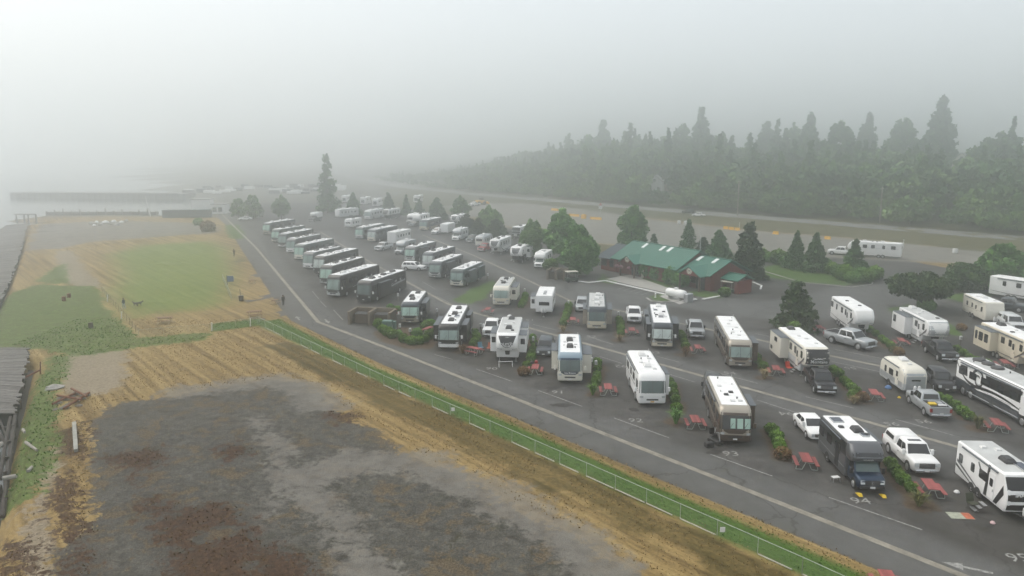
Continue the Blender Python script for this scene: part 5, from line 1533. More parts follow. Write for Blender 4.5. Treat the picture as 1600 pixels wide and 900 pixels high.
# truck and trailer on the gravel yard
_a = 122
_f = (72.64, 172.02)
car("white pickup towing the long trailer across the gravel yard", _f, _a, 'pickup', 'white', cab_rear=3.8)
fifth_wheel("long white fifth wheel crossing the gravel yard behind three conifers", back(_f, _a, 4.0), _a, kn=2.2, L=11.0, up='white', low='white', capc='white', capg='offwhite', acm=M_acw, graphics=(('palegrey', swoosh(1.0, 2.2, 10.5, 2.2, .05, .05, 0)),))
car("white far-off pickup on the gravel yard beside the yellow loader", (-17.51, 313.97), 40, 'pickup', 'white', cab_rear=3.6)

# ------------------------------------------------------------------ vegetation
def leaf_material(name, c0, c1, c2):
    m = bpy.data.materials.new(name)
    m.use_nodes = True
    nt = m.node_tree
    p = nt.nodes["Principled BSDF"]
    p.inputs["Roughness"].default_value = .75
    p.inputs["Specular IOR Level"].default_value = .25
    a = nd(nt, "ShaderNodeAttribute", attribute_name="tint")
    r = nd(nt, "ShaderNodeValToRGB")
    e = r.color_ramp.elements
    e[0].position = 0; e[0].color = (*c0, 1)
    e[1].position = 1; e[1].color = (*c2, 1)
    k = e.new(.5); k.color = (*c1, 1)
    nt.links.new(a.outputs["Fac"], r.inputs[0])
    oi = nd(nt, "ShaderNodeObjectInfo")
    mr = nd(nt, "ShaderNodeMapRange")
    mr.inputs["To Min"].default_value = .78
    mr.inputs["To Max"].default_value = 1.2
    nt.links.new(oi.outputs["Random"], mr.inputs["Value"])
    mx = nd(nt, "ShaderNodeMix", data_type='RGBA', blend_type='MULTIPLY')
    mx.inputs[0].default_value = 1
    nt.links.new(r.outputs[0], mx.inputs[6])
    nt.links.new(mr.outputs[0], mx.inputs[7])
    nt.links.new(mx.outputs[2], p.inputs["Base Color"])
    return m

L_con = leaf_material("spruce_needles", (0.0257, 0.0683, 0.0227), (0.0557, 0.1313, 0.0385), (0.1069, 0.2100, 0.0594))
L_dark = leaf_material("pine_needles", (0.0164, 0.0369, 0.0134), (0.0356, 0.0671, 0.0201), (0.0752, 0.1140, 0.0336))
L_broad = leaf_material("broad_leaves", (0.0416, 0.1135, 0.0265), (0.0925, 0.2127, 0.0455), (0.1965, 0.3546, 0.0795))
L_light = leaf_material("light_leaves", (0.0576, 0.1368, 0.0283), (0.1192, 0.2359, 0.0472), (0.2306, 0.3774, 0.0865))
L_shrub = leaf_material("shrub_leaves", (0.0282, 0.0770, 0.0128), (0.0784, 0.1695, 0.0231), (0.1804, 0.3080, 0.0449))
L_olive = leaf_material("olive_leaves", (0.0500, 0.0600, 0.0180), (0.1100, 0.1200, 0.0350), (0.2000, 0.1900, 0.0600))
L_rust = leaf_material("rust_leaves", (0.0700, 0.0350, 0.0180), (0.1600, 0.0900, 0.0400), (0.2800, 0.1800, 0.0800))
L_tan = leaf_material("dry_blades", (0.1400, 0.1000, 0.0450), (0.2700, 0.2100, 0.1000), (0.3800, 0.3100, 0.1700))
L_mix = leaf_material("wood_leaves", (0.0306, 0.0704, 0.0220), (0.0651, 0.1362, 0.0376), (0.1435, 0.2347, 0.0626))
M_bark = mat("bark", (.075, .055, .04), .95, 0, .3, 6, .4)

def cloud_mesh(name, P_, size, tint, material, seed, flat=0.0, aspect=1.7):
    """leaf-sized quads at the points P_, randomly turned; tint 0..1 per leaf"""
    r = np.random.RandomState(seed)
    n = len(P_)
    d = r.normal(size=(n, 3)); d[:, 2] *= (1 - flat)
    d /= np.linalg.norm(d, axis=1)[:, None] + 1e-9
    u = np.cross(d, r.normal(size=(n, 3))); u /= np.linalg.norm(u, axis=1)[:, None] + 1e-9
    w = np.cross(d, u)
    s = (size * (.6 + .8 * r.rand(n)))[:, None]
    u = u * s * .5 * aspect; w = w * s * .5
    V_ = np.stack([P_ - u, P_ - w * .9, P_ + u, P_ + w * .9], 1).reshape(-1, 3)
    Q_ = np.arange(n * 4).reshape(n, 4)
    me = quad_mesh(name, V_, Q_, smooth=False)
    at = me.attributes.new("tint", 'FLOAT', 'POINT')
    at.data.foreach_set("value", np.repeat(np.clip(tint, 0, 1), 4).astype(np.float32))
    me.materials.append(material)
    return me

def conifer_pts(h, r, seed, nb=90, per=34, base=.06, ragged=.35, power=.85):
    q = np.random.RandomState(seed)
    out, tint = [], []
    for i in range(nb):
        t = base + (1 - base) * (i + q.rand()) / nb
        R = r * (1 - t) ** power * (1 - ragged * q.rand()) + .05 * r
        a = q.rand() * 6.283
        k = max(6, int(per * (.35 + (1 - t))))
        f = q.rand(k) ** .7
        droop = -.22 * R * f ** 1.6 + .06 * h * (t > .9) * f
        side = q.normal(size=k) * R * .17 * (1.15 - f * .5)
        x = np.cos(a) * R * f - np.sin(a) * side
        y = np.sin(a) * R * f + np.cos(a) * side
        z = t * h + droop + q.normal(size=k) * .018 * h
        out.append(np.stack([x, y, z], 1))
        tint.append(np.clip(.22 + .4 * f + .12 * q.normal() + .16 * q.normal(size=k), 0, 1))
    return np.concatenate(out), np.concatenate(tint)

def broad_pts(h, r, seed, nc=52, per=75, crown0=.22, squash=1.0, clump=.30, taper=0.0):
    q = np.random.RandomState(seed)
    out, tint = [], []
    for i in range(nc):
        d = q.normal(size=3); d /= np.linalg.norm(d)
        rad = (.35 + .65 * q.rand() ** .5)
        c = d * rad * np.array([r, r, h * (1 - crown0) / 2 * squash])
        if c[2] < 0: c[:2] *= .9
        c[2] += h * (crown0 + (1 - crown0) / 2)
        cr = r * clump * (.6 + .7 * q.rand())
        g = q.normal(size=(per, 3)); g /= np.linalg.norm(g, axis=1)[:, None]
        g *= (q.rand(per) ** .45)[:, None] * cr
        g[:, 2] *= .75
        out.append(c + g)
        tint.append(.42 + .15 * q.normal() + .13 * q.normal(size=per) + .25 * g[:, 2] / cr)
    p = np.concatenate(out)
    p[:, 2] = np.clip(p[:, 2], .25, h * 1.02)
    if taper:
        p[:, :2] *= (1.18 - taper * np.clip(p[:, 2] / h, 0, 1) ** 1.2)[:, None]
    return p, np.concatenate(tint)

def tree(name, label, x, y, h, r, kind, seed, group=None, z0=0.0, nmul=1.0, leaf=None, cat="tree"):
    e = empty(name, (x, y, z0), 0, label, cat, group)
    tr = MB()
    q = random.Random(seed)
    rb = max(.12, h * .018)
    if kind == 'shaggy':
        p, t = conifer_pts(h, r * 1.35, seed, 95, 60, base=.1, ragged=.55, power=.42)
        m = L_dark
        size = max(.24, r * .13)
        tr.tube((0, 0, -.1), (0, 0, h * .95), rb, .04, 8)
    elif kind in ('con', 'dark'):
        p, t = conifer_pts(h, r * 1.3, seed, int((105 + seed * 37 % 50) * nmul), 52, ragged=.38 + .02 * (seed % 8), power=(.58 + .04 * (seed % 9)) if kind == 'con' else .5)
        m = L_con if kind == 'con' else L_dark
        size = max(.24, r * .13)
        tr.tube((0, 0, -.1), (0, 0, h * .5), rb, rb * .55, 8).tube((0, 0, h * .5), (0, 0, h * .97), rb * .55, .02, 6)
        for i in range(10):
            a = q.random() * 6.28; zz = h * (.1 + .6 * q.random()); R = r * (1 - zz / h) * .7
            tr.tube((0, 0, zz), (R * math.cos(a), R * math.sin(a), zz - .1 * R), rb * .3, .015, 5)
    else:
        sq = {'broad': 1.0, 'light': 1.0, 'pine': .9, 'olive': 1.0}[kind]
        p, t = broad_pts(h, r * 1.06, seed, int(95 * nmul), 80, crown0=.30 if kind == 'pine' else .08, squash=sq, clump=.26 if kind != 'pine' else .24, taper=.78 if kind in ('broad', 'light') else 0.0)
        m = {'broad': L_broad, 'light': L_light, 'pine': L_dark, 'olive': L_olive}[kind]
        size = max(.24, r * .095)
        tr.tube((0, 0, -.1), (q.uniform(-.1, .1) * r, 0, h * .45), rb * 1.2, rb * .8, 8)
        for i in range(9):
            a = q.random() * 6.28; R = r * (.45 + .3 * q.random())
            tr.tube((0, 0, h * (.18 + .2 * q.random())), (R * math.cos(a), R * math.sin(a), h * (.45 + .35 * q.random())), rb * .5, .03, 5)
    tr.build("trunk", M_bark, e)
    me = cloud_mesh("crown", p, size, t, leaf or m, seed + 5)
    o = bpy.data.objects.new("crown", me)
    C.objects.link(o)
    o.parent = e
    return e

TREES = [
 ('con', [(-68.68, 282.76, 20.52, 4.55)], "tall_conifer", "tallest conifer standing alone beyond the coaches in the fog"),
 ('broad', [(-79.89, 261.87, 7.94, 3.77)], "leafy_tree", "dark round tree at the end of the line of coaches"),
 ('broad', [(-93.06, 257.11, 7.37, 3.05)], "leafy_tree", "left one of the pair of trees by the white shed"),
 ('broad', [(-88.84, 259.47, 8.09, 3.74)], "leafy_tree", "right one of the pair of trees by the white shed"),
 ('con', [(-56.88, 271.92, 7.78, 3.45)], "conifer", "cone-shaped conifer just right of the tallest conifer"),
 ('con', [(-45.30, 277.23, 7.47, 3.29)], "conifer", "conifer between the two pale far-off motorhomes and the third line"),
 ('con', [(-38.36, 274.55, 6.94, 2.32)], "conifer", "slim conifer, first of the four-tree clump in the far row"),
 ('con', [(-32.47, 264.31, 6.02, 2.91)], "conifer", "second of the four-tree conifer clump in the far row"),
 ('con', [(-25.50, 257.11, 6.94, 3.49)], "conifer", "last and widest of the four-tree conifer clump in the far row"),
 ('broad', [(-17.19, 250.29, 8.23, 3.82)], "leafy_tree", "pale round tree behind the white cargo trailer"),
 ('dark', [(-12.84, 212.55, 5.42, 3.25)], "conifer", "dark bushy evergreen behind the white cab-over motorhome in the third line"),
 ('light', [(-6.62, 222.64, 7.17, 4.16)], "leafy_tree", "light green tree above the dark evergreen pair"),
 ('dark', [(-4.04, 197.58, 5.22, 3.70)], "conifer", "dark evergreen right beside the fifth wheel standing on its legs"),
 ('dark', [(-9.27, 209.38, 4.63, 2.49)], "conifer", "low dark evergreen between the rounded silver trailer and the light green tree"),
 ('light', [(4.52, 164.88, 8.75, 3.39)], "leafy_tree", "leftmost of the three big leafy trees by the office"),
 ('broad', [(10.62, 161.06, 11.15, 4.28)], "leafy_tree", "tallest of the three big leafy trees by the office"),
 ('broad', [(12.75, 141.29, 9.49, 4.01)], "leafy_tree", "nearest of the three big leafy trees, over the golf cart"),
 ('broad', [(28.53, 178.64, 10.50, 4.12)], "leafy_tree", "large round tree behind the ridge of the green roof"),
 ('con', [(33.51, 177.51, 3.80, 1.52)], "conifer", "small dark evergreen top showing over the green roof"),
 ('con', [(40.44, 172.02, 7.51, 2.21)], "conifer", "narrow conifer behind the right end of the green roof"),
 ('dark', [(43.56, 170.97, 3.82, 1.90)], "conifer", "low rounded evergreen beside the narrow conifer behind the roof"),
 ('con', [(44.41, 161.06, 6.23, 3.31)], "conifer", "broad pale conifer behind the smaller green roof"),
 ('dark', [(43.82, 138.45, 9.90, 3.21)], "conifer", "big dark conifer rising beside the red shed"),
 ('con', [(57.21, 150.55, 7.13, 2.45)], "conifer", "left one of the two conifers on the grassy island"),
 ('con', [(59.70, 147.34, 7.11, 2.91)], "conifer", "right one of the two conifers on the grassy island"),
 ('con', [(64.09, 139.86, 6.77, 3.01)], "conifer", "conifer in front of the long white trailer on the gravel yard"),
 ('shaggy', [(38.21, 99.06, 6.22, 2.76)], "pine_tree", "shaggy dark pine beside the tall white fifth wheel"),
 ('pine', [(61.66, 112.26, 5.32, 3.89)], "pine_tree", "wide wind-shaped pine with bare trunk on the lawn"),
 ('broad', [(83.15, 126.33, 7.79, 5.12)], "leafy_tree", "large leafy tree over the broadside fifth wheel"),
 ('olive', [(77.48, 126.33, 4.63, 3.38)], "leafy_tree", "brownish spreading tree left of the large leafy tree at the right edge"),
]
for i, (kind, tr4, nm, lab) in enumerate(TREES):
    x, y, h, r = tr4[0]
    tree(nm, lab, x, y, h, r, kind, 100 + i, nmul=1.3 if y < 180 else .8, leaf=L_mix if lab.startswith("brownish") else None)

# --- shrubs
def shrub_mesh(name, r, h, n, m, seed, size=.15):
    q = np.random.RandomState(seed)
    d = q.normal(size=(n, 3)); d /= np.linalg.norm(d, axis=1)[:, None]
    rad = .72 + .30 * q.rand(n)
    bump = 1 + .12 * np.sin(d[:, 0] * 7 + seed) * np.cos(d[:, 1] * 6 + seed * 2)
    p = d * (rad * bump)[:, None] * np.array([r, r, h * .55]) + np.array([0, 0, h * .48])
    p = p[p[:, 2] > .02]
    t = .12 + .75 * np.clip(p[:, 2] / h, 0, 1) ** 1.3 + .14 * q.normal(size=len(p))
    return cloud_mesh(name, p, size, t, m, seed + 3)

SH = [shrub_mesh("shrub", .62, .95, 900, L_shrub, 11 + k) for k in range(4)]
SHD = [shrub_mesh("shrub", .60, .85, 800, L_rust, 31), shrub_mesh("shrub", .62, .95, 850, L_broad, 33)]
def place(me, name, xy, s, label, group, cat="shrub", rz=None, z=0.0):
    o = bpy.data.objects.new(name, me)
    C.objects.link(o)
    o.location = (xy[0], xy[1], z)
    o.scale = (s, s, s * rng.uniform(.9, 1.1))
    o.rotation_euler = (0, 0, rng.uniform(0, 6.28) if rz is None else rz)
    return tag(o, label, cat, group)
ORD = ["first", "second", "third", "fourth", "fifth", "sixth", "seventh", "eighth", "ninth", "tenth", "eleventh", "twelfth", "thirteenth", "fourteenth", "fifteenth", "sixteenth"]
for nm, pts in HEDGES:
    full = list(pts)
    for a, b in zip(pts[:-1], pts[1:]):
        if math.hypot(a[0] - b[0], a[1] - b[1]) > 2.4:
            full.append(((a[0] + b[0]) / 2, (a[1] + b[1]) / 2))
    full.sort(key=lambda p: p[1])
    for i, p in enumerate(full):
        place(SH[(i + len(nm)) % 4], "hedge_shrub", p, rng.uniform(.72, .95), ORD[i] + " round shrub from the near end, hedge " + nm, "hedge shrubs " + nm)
for p, k, lab in (((21.29, 55.95), 0, "dark reddish shrub at the road end of the site 93 hedge"), ((33.66, 69.52), 0, "dark maroon shrub at the road end of the site 55 hedge"), ((45.36, 85.69), 0, "dark maroon shrub beside the yellow shrub behind the silver dually"),
                  ((1.24, 78.07), 0, "dark shrub beside the cluttered red table"), ((60.13, 98.34), 0, "red flowering shrub beside the plain white travel trailer")):
    place(SHD[k], "dark_shrub", p, 1.05, lab, None)
place(shrub_mesh("shrub", .6, .8, 700, L_olive, 35), "yellow_shrub", (45.54, 87.09), .95, "bright yellow-green shrub at the road end of the dually hedge", None)
bed = [(-17.12, 97.27), (-16.16, 95.53), (-15.37, 94.18), (-14.73, 94.85), (-13.57, 91.91), (-12.48, 90.97), (-11.57, 91.28), (-10.96, 92.23), (-12.20, 94.52), (-18.07, 99.80), (-11.03, 99.80), (-11.48, 98.34), (-18.33, 111.34), (-16.97, 109.98), (-10.40, 93.85)]
bed.sort()
for i, p in enumerate(bed):
    place((SH[i % 4] if i % 3 else SHD[1]), "bed_shrub", p, rng.uniform(.85, 1.25), ORD[i] + " shrub from the left in the planted bed beside the grey motorhome", "shrubs in the planted bed")
bank = [(x, y) for x, y in [(53.78, 161.06), (55.09, 159.21), (56.10, 157.40), (56.78, 154.76), (61.95, 144.25), (61.94, 141.29), (61.32, 137.07), (61.55, 134.39), (63.65, 135.72), (64.16, 135.05), (66.12, 137.76), (61.72, 147.34), (64.93, 139.86), (67.39, 138.45), (59.15, 150.55)]]
bank.sort(key=lambda p: p[0] / p[1])
for i, p in enumerate(bank):
    place(SHD[1] if i % 2 else SH[i % 4], "bank_shrub", p, rng.uniform(2.0, 3.0), ORD[i] + " dense shrub from the left on the bank under the island conifers", "shrubs on the island bank")
for p, s_, lab in (((25.74, 140.57), 3.2, "wide shrub against the red wall left of the porch"), ((26.90, 137.76), 2.4, "shrub against the red wall in the middle of the office"), ((28.88, 133.08), 3.0, "dark shrub beside the office porch"), ((29.70, 130.55), 2.4, "low dark shrub at the porch post"),
                   ((34.93, 121.82), 1.6, "low shrub at the end of the lawn by the golf cart"), ((7.67, 148.93), 2.4, "yellowish bush beside the bins under the big tree"), ((-88.51, 219.18), 3.5, "dead brown bush at the far corner of the dog field"), ((-98.85, 237.66), 2.4, "dark bush behind the dead brown bush"),
                   ((37.16, 96.91), 1.5, "low bush under the shaggy pine"), ((37.54, 101.31), 1.3, "dry bush beside the shaggy pine trunk"), ((61.93, 110.43), 2.0, "dark bush below the wind-shaped pine"), ((14.11, 194.83), 2.5, "yellow-green bush behind the office roof")):
    place(SHD[1] if 'dark' in lab or 'against' in lab else SHD[0] if 'brown' in lab else SH[1], "shrub", p, s_, lab, None)

def blades_mesh(name, n, h, spread, w, m, seed, droop=.35):
    q = np.random.RandomState(seed)
    V_, Q_, T_ = [], [], []
    for i in range(n):
        a = q.rand() * 6.283; out = spread * (.25 + .75 * q.rand()); hh = h * (.6 + .5 * q.rand())
        d = np.array([math.cos(a), math.sin(a), 0]); s_ = np.array([-d[1], d[0], 0]) * w
        b0 = d * .08 * q.rand()
        m1 = b0 + d * out * .45 + np.array([0, 0, hh * .75])
        e1 = b0 + d * out + np.array([0, 0, hh * (1 - droop * q.rand())])
        o = len(V_)
        V_ += [b0 - s_, b0 + s_, m1 + s_ * .8, m1 - s_ * .8, e1 + s_ * .15, e1 - s_ * .15]
        Q_ += [[o, o + 1, o + 2, o + 3], [o + 3, o + 2, o + 4, o + 5]]
        T_ += [np.clip(.45 + .25 * q.normal(), 0, 1)] * 6
    me = quad_mesh(name, np.array(V_), np.array(Q_), smooth=False)
    at = me.attributes.new("tint", 'FLOAT', 'POINT')
    at.data.foreach_set("value", np.array(T_, dtype=np.float32))
    me.materials.append(m)
    return me
for p, m, s_, lab in (((27.72, 47.86), L_olive, 1.15, "spiky yellow-green plant at the road end of the site 94 hedge"), ((40.48, 62.28), L_olive, 1.1, "spiky yellow-green plant beside the coach"), ((7.97, 71.44), L_shrub, 1.15, "spiky green plant at the road end of the site 91 hedge"),
                      ((14.50, 63.52), L_broad, 1.3, "dark spiky plant at the road end of the site 92 hedge"), ((13.58, 92.55), L_tan, 1.0, "straw-coloured grass clump at the site 52 hedge"), ((20.29, 85.41), L_rust, 1.2, "rust-coloured spiky plant at the site 53 hedge"),
                      ((26.64, 76.70), L_tan, 1.1, "pale dry grass clump at the site 54 hedge"), ((-5.86, 86.81), L_rust, 1.25, "rust-coloured spiky plant beside the black motorhome"), ((6.78, 97.27), L_tan, 1.0, "tan grass clump at the site 51 hedge"), ((32.59, 68.78), L_tan, .9, "dry grass clump below the maroon shrub")):
    place(blades_mesh("spiky_plant", 150, 1.0, .75, .035, m, int(p[0] * 7 + p[1]) % 997), "spiky_plant", p, s_, lab, None, "plant")

# --- the wood on the hillside
variants = []
for k in range(6):
    if k < 3:
        p, t = conifer_pts(1.0, .21 + .03 * k, 300 + k, 46, 15, base=.08, ragged=.45)
    else:
        p, t = broad_pts(1.0, .36 + .05 * (k - 3), 300 + k, 26, 24, crown0=.05, clump=.34)
    variants.append((p, t, k < 3))
fq = np.random.RandomState(77)
PP, TT, SS = [], [], []
nt_ = 0
tries = 0
while nt_ < 1350 and tries < 40000:
    tries += 1
    # scattered along the highway's far side, thickest where the camera looks
    x = fq.uniform(-150, 330); y = fq.uniform(150, 620)
    if abs(x / y) > .80: continue
    z, d = zg(x, y)
    if d < 10 or d > 130: continue
    if 18 < d and vnoise(np.array([x]), np.array([y]), 26, 91, 2)[0] < .40: continue
    if fq.rand() > (1.0 if d < 60 else .55): continue
    blocked = False
    for hx_, hy_, hz_ in ((69.5, 353, 18.0), (207, 352, 25.0)):
        if abs(x / y - hx_ / hy_) < .024 and y < hy_ + 8: blocked = True
    if blocked and d > 11: continue
    near = d < 22
    fade = min(1.0, max(.25, (x + 110) / 180))
    k = fq.randint(3, 6) if (near or fq.rand() < .75) else fq.randint(0, 3)
    hh = fq.uniform(4, 9) if near else (fq.uniform(9, 18) if k >= 3 else fq.uniform(11, 21) * (1.0 if fq.rand() < .8 else 1.25))
    hh *= fade
    p, t, con = variants[k]
    n_ = len(p)
    a = fq.rand() * 6.28
    ca, sa = math.cos(a), math.sin(a)
    wd = hh * (1.15 if not near else 1.5) * fq.uniform(.85, 1.25)
    q = np.stack([(p[:, 0] * ca - p[:, 1] * sa) * wd + x, (p[:, 0] * sa + p[:, 1] * ca) * wd + y, p[:, 2] * hh + z], 1)
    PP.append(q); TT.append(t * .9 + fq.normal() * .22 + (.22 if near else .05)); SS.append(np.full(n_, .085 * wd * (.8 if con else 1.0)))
    nt_ += 1
P_, T_, S_ = np.concatenate(PP), np.concatenate(TT), np.concatenate(SS)
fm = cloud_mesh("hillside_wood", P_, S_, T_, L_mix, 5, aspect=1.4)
fo = bpy.data.objects.new("hillside_wood", fm)
C.objects.link(fo)
tag(fo, "mixed fog-dimmed wood covering the hillside behind the highway", "wood", kind="stuff")
SKY = sorted([(70.09, 285.60, 38.60, 4.83), (63.95, 288.50, 34.56, 3.42), (90.67, 274.55, 34.94, 3.72), (102.84, 266.80, 35.49, 4.07), (110.95, 261.87, 37.81, 4.88), (119.85, 259.47, 38.10, 3.96), (137.83, 248.09, 39.87, 5.47), (128.47, 252.52, 35.69, 4.28), (37.15, 313.97, 37.02, 3.98), (32.00, 321.05, 34.20, 2.98), (75.84, 279.97, 34.25, 3.08), (98.55, 269.34, 34.30, 2.74)], key=lambda t: t[0] / t[1])
for i, (x, y, h, r) in enumerate(SKY):
    # the same tree stands up on the slope, farther back
    k_ = 1.38 + .08 * ((i * 7) % 4)
    X_, Y_ = x * k_, y * k_
    z, d = zg(X_, Y_)
    top = 24 + (h - 24) * k_
    tree("skyline_tree", ORD[i] + " tall skyline tree from the left, fading into the fog on the ridge", X_, Y_, max(12, (top - z) * (.80 + .05 * (i % 4))), r * k_ * 1.5, 'con' if i % 2 else 'broad', 500 + i, "tall trees on the ridge skyline", z0=z - .3, nmul=1.0)

# --- grass blades on the verges and the vacant lot (uncountable)
def tufts(name, cond, n, h, m, seed, label):
    q = np.random.RandomState(seed)
    xs, ys = q.uniform(-62, 32, n * 6), q.uniform(36, 105, n * 6)
    keep = cond(xs, ys)
    xs, ys = xs[keep][:n], ys[keep][:n]
    n = len(xs)
    a = q.rand(n) * 6.283
    hh = h * (.5 + .9 * q.rand(n))
    w = hh * .55
    lean = q.normal(size=(n, 2)) * .35
    dx, dy = np.cos(a) * w, np.sin(a) * w
    z = np.zeros(n)
    V_ = np.stack([np.stack([xs - dx, ys - dy, z], 1), np.stack([xs + dx, ys + dy, z], 1),
                   np.stack([xs + dx * .9 + lean[:, 0] * hh, ys + dy * .9 + lean[:, 1] * hh, hh * .8], 1), np.stack([xs - dx * .3 + lean[:, 0] * hh, ys - dy * .3 + lean[:, 1] * hh, hh], 1)], 1).reshape(-1, 3)
    me = quad_mesh(name, V_, np.arange(n * 4).reshape(n, 4), smooth=False)
    at = me.attributes.new("tint", 'FLOAT', 'POINT')
    at.data.foreach_set("value", np.repeat(np.clip(.45 + .22 * q.normal(size=n), 0, 1), 4).astype(np.float32))
    me.materials.append(m)
    o = bpy.data.objects.new(name, me)
    C.objects.link(o)
    return tag(o, label, "grass", kind="stuff")
def gi(arr, xs, ys):
    return arr[np.clip(((ys - 28) / .6).astype(int) + 22, 0, ny - 1), np.clip(((xs + 135) / .6).astype(int) + 22, 0, nx - 1)]
L_straw = leaf_material("straw_blades", (0.1488, 0.0930, 0.0341), (0.2604, 0.1736, 0.0682), (0.3596, 0.2666, 0.1240))
L_grass = leaf_material("grass_blades", (0.0440, 0.1080, 0.0144), (0.0792, 0.1782, 0.0230), (0.1408, 0.2376, 0.0432))
L_moss = leaf_material("moss_blades", (0.0500, 0.0300, 0.0140), (0.1100, 0.0750, 0.0280), (0.2200, 0.1500, 0.0600))
def rowmask(xs, ys):
    f = (xs - F0[0]) * FN[0] + (ys - F0[1]) * FN[1]
    return np.sin(f * 3.9 + .6 * np.sin(xs * .1)) > -.25
tufts("dry_grass", lambda x, y: (gi(sd['pave'], x, y) < -.6) & (gi(sd['lot'], x, y) < -.25) & (gi(sd['strip'], x, y) < .1) & (gi(sd['weeds'], x, y) < -.3) & (gi(sd['sand'], x, y) < 0) & (gi(sdw, x, y) < -1) & (rowmask(x, y) | (np.random.RandomState(3).rand(len(x)) < .5)), 16000, .07, L_straw, 1, "short dry straw-coloured grass around the vacant lot")
tufts("green_grass", lambda x, y: gi(sd['strip'], x, y) > .0, 22000, .07, L_grass, 2, "green grass strip between the long fence and the lane")
tufts("weeds", lambda x, y: (gi(sd['weeds'], x, y) > .2) & (gi(sd['lot'], x, y) < 0), 9000, .11, L_grass, 3, "green weeds along the old wharf and left of the dog field")
tufts("moss_tufts", lambda x, y: ((gi(sd['red'], x, y) > .1) & (gi(sd['pave'], x, y) > -3)) | (gi(sd['darkmoss'], x, y) > .6), 12000, .06, L_moss, 4, "brown moss and low weeds creeping over the old paving")

# ------------------------------------------------------------------ highway and its furniture
hw_pts = densify(HWY, 14)
tag(ribbon(hw_pts, 12.5, .03).build("highway", M_asph, smooth=0), kind="structure")
for off in (-5.4, 5.4):
    tag(ribbon(hw_pts, .22, .036, off).build("edge_line", M_paint, smooth=0), kind="structure")
M_yel = worn("yellow_paint", (.55, .38, .05), .5, 1.0)
for off in (-.22, .22):
    tag(ribbon(hw_pts, .14, .036, off).build("centre_line", M_yel, smooth=0), kind="structure")
M_conc = mat("concrete", (.33, .32, .30), .9, 0, .2, 1.2, .2)
M_wood = mat("weathered_wood", (.15, .125, .10), .9, 0, .3, 2.5, .3)
M_woodgrey = mat("grey_planks", (.125, .118, .11), .95, 0, .35, 2.0, .3)
M_pole = mat("pole_wood", (.30, .27, .23), .9, 0, .2, 1.5)

def pole(xy, h, label, arm=True):
    e = empty("utility_pole", (xy[0], xy[1], zg(*xy)[0]), math.radians(35), label, "pole")
    MB().tube((0, 0, -.2), (0, 0, h), .24, .17, 10).build("mast", M_pole, e)
    if arm:
        MB().box(-1.1, 1.1, -.06, .06, h - .7, h - .56).build("crossarm", M_pole, e)
        for x in (-.95, -.4, .4, .95): MB().lathe([(.05, 0), (.07, .06), (.03, .16)], 8, c=(x, 0, h - .56)).build("insulator", M_acw, e)
for (x, y, h, r), lab in zip([(118.74, 243.81, 11.70, 0.41), (81.06, 271.92, 12.78, 0.46), (125.28, 237.66, 6.03, 0.40)], ("wooden utility pole at the far highway edge, the right tall one", "wooden utility pole at the far highway edge, the left tall one", "short wooden post at the far highway edge")):
    pole((x, y), h, lab, h > 8)
M_bar = mat("barrier_yellow", (.80, .44, .02), .6, 0, .15, 2)
def barrier(xy, L_, rz, lab, h=.85):
    o = MB().prism([(-.32, 0), (.32, 0), (.28, .2), (.14, .35), (.1, h), (-.1, h), (-.14, .35), (-.28, .2)], 'x', -L_ / 2, L_ / 2).build("barrier", M_bar, None, (xy[0], xy[1], 0), rz)
    tag(o, lab, "barrier", "yellow barriers along the gravel yard")
brz = math.atan2(-64, 72)
for xy, L_, lab in (((16.69, 294.48), 3.4, "short yellow barrier, leftmost one on the gravel yard"), ((22.13, 269.34), 4.4, "long yellow barrier just left of the yellow block"), ((28.55, 257.11), 4.6, "long yellow barrier just right of the yellow block"),
                    ((64.20, 226.22), 1.5, "left one of three yellow barriers standing together"), ((65.41, 224.42), 1.5, "middle one of three yellow barriers standing together"), ((66.61, 222.64), 1.5, "right one of three yellow barriers standing together"),
                    ((74.50, 212.55), 1.6, "single yellow barrier behind the island conifers"), ((84.15, 200.41), 1.6, "single yellow barrier left of the long white trailer"), ((93.79, 188.28), 1.6, "single yellow barrier above the rear of the long white trailer")):
    barrier(xy, L_, brz, lab)
o = MB().cbox(-.8, .8, -.6, .6, 0, 1.3, .08).box(-.5, .5, -.4, .4, 1.302, 1.5)
tag(o.build("yellow_block", M_bar, None, (*(24.74, 260.66), 0), brz), "yellow cubical block between two long barriers", "barrier")
# loader, sign trailer, culvert pipes
e = empty("wheel_loader", (*(-13.16, 324.71), 0), .5, "faded yellow loader standing at the highway edge in the fog", "loader")
MB().cbox(-2.4, 1.2, -1.0, 1.0, .8, 2.0, .1).build("body", M_bar, e)
MB().cbox(-.8, .8, -.8, .8, 2.002, 3.1, .12).build("cab", GL['dark'], e)
MB().prism([(1.2, .6), (2.8, .3), (3.4, .3), (3.2, 1.3), (2.6, 1.0), (1.2, 1.4)], 'y', -1.1, 1.1).build("bucket", M_bar, e)
for x in (-1.5, 1.0):
    for s_ in (-1, 1):
        MB().lathe([(.4, -.25), (.7, -.25), (.75, 0), (.7, .25), (.4, .25)], 14, c=(x, s_ * 1.05, .75), axis='y').build("wheel", M_tyre, e)
e = empty("sign_trailer", (*(33.03, 282.76), 0), .4, "white and red sign standing beside the highway", "sign")
MB().tube((0, 0, 0), (0, 0, 3.2), .07, n=8).build("post", M_alu, e)
MB().box(-.75, .75, -.05, .05, 1.5, 2.6).build("panel", M_acw, e)
MB().prism([(-.6, 3.0), (0, 2.7), (.6, 3.0), (0, 3.9)], 'y', -.04, .04).build("warning_sign", mat("sign_red", (.45, .08, .05), .5), e)
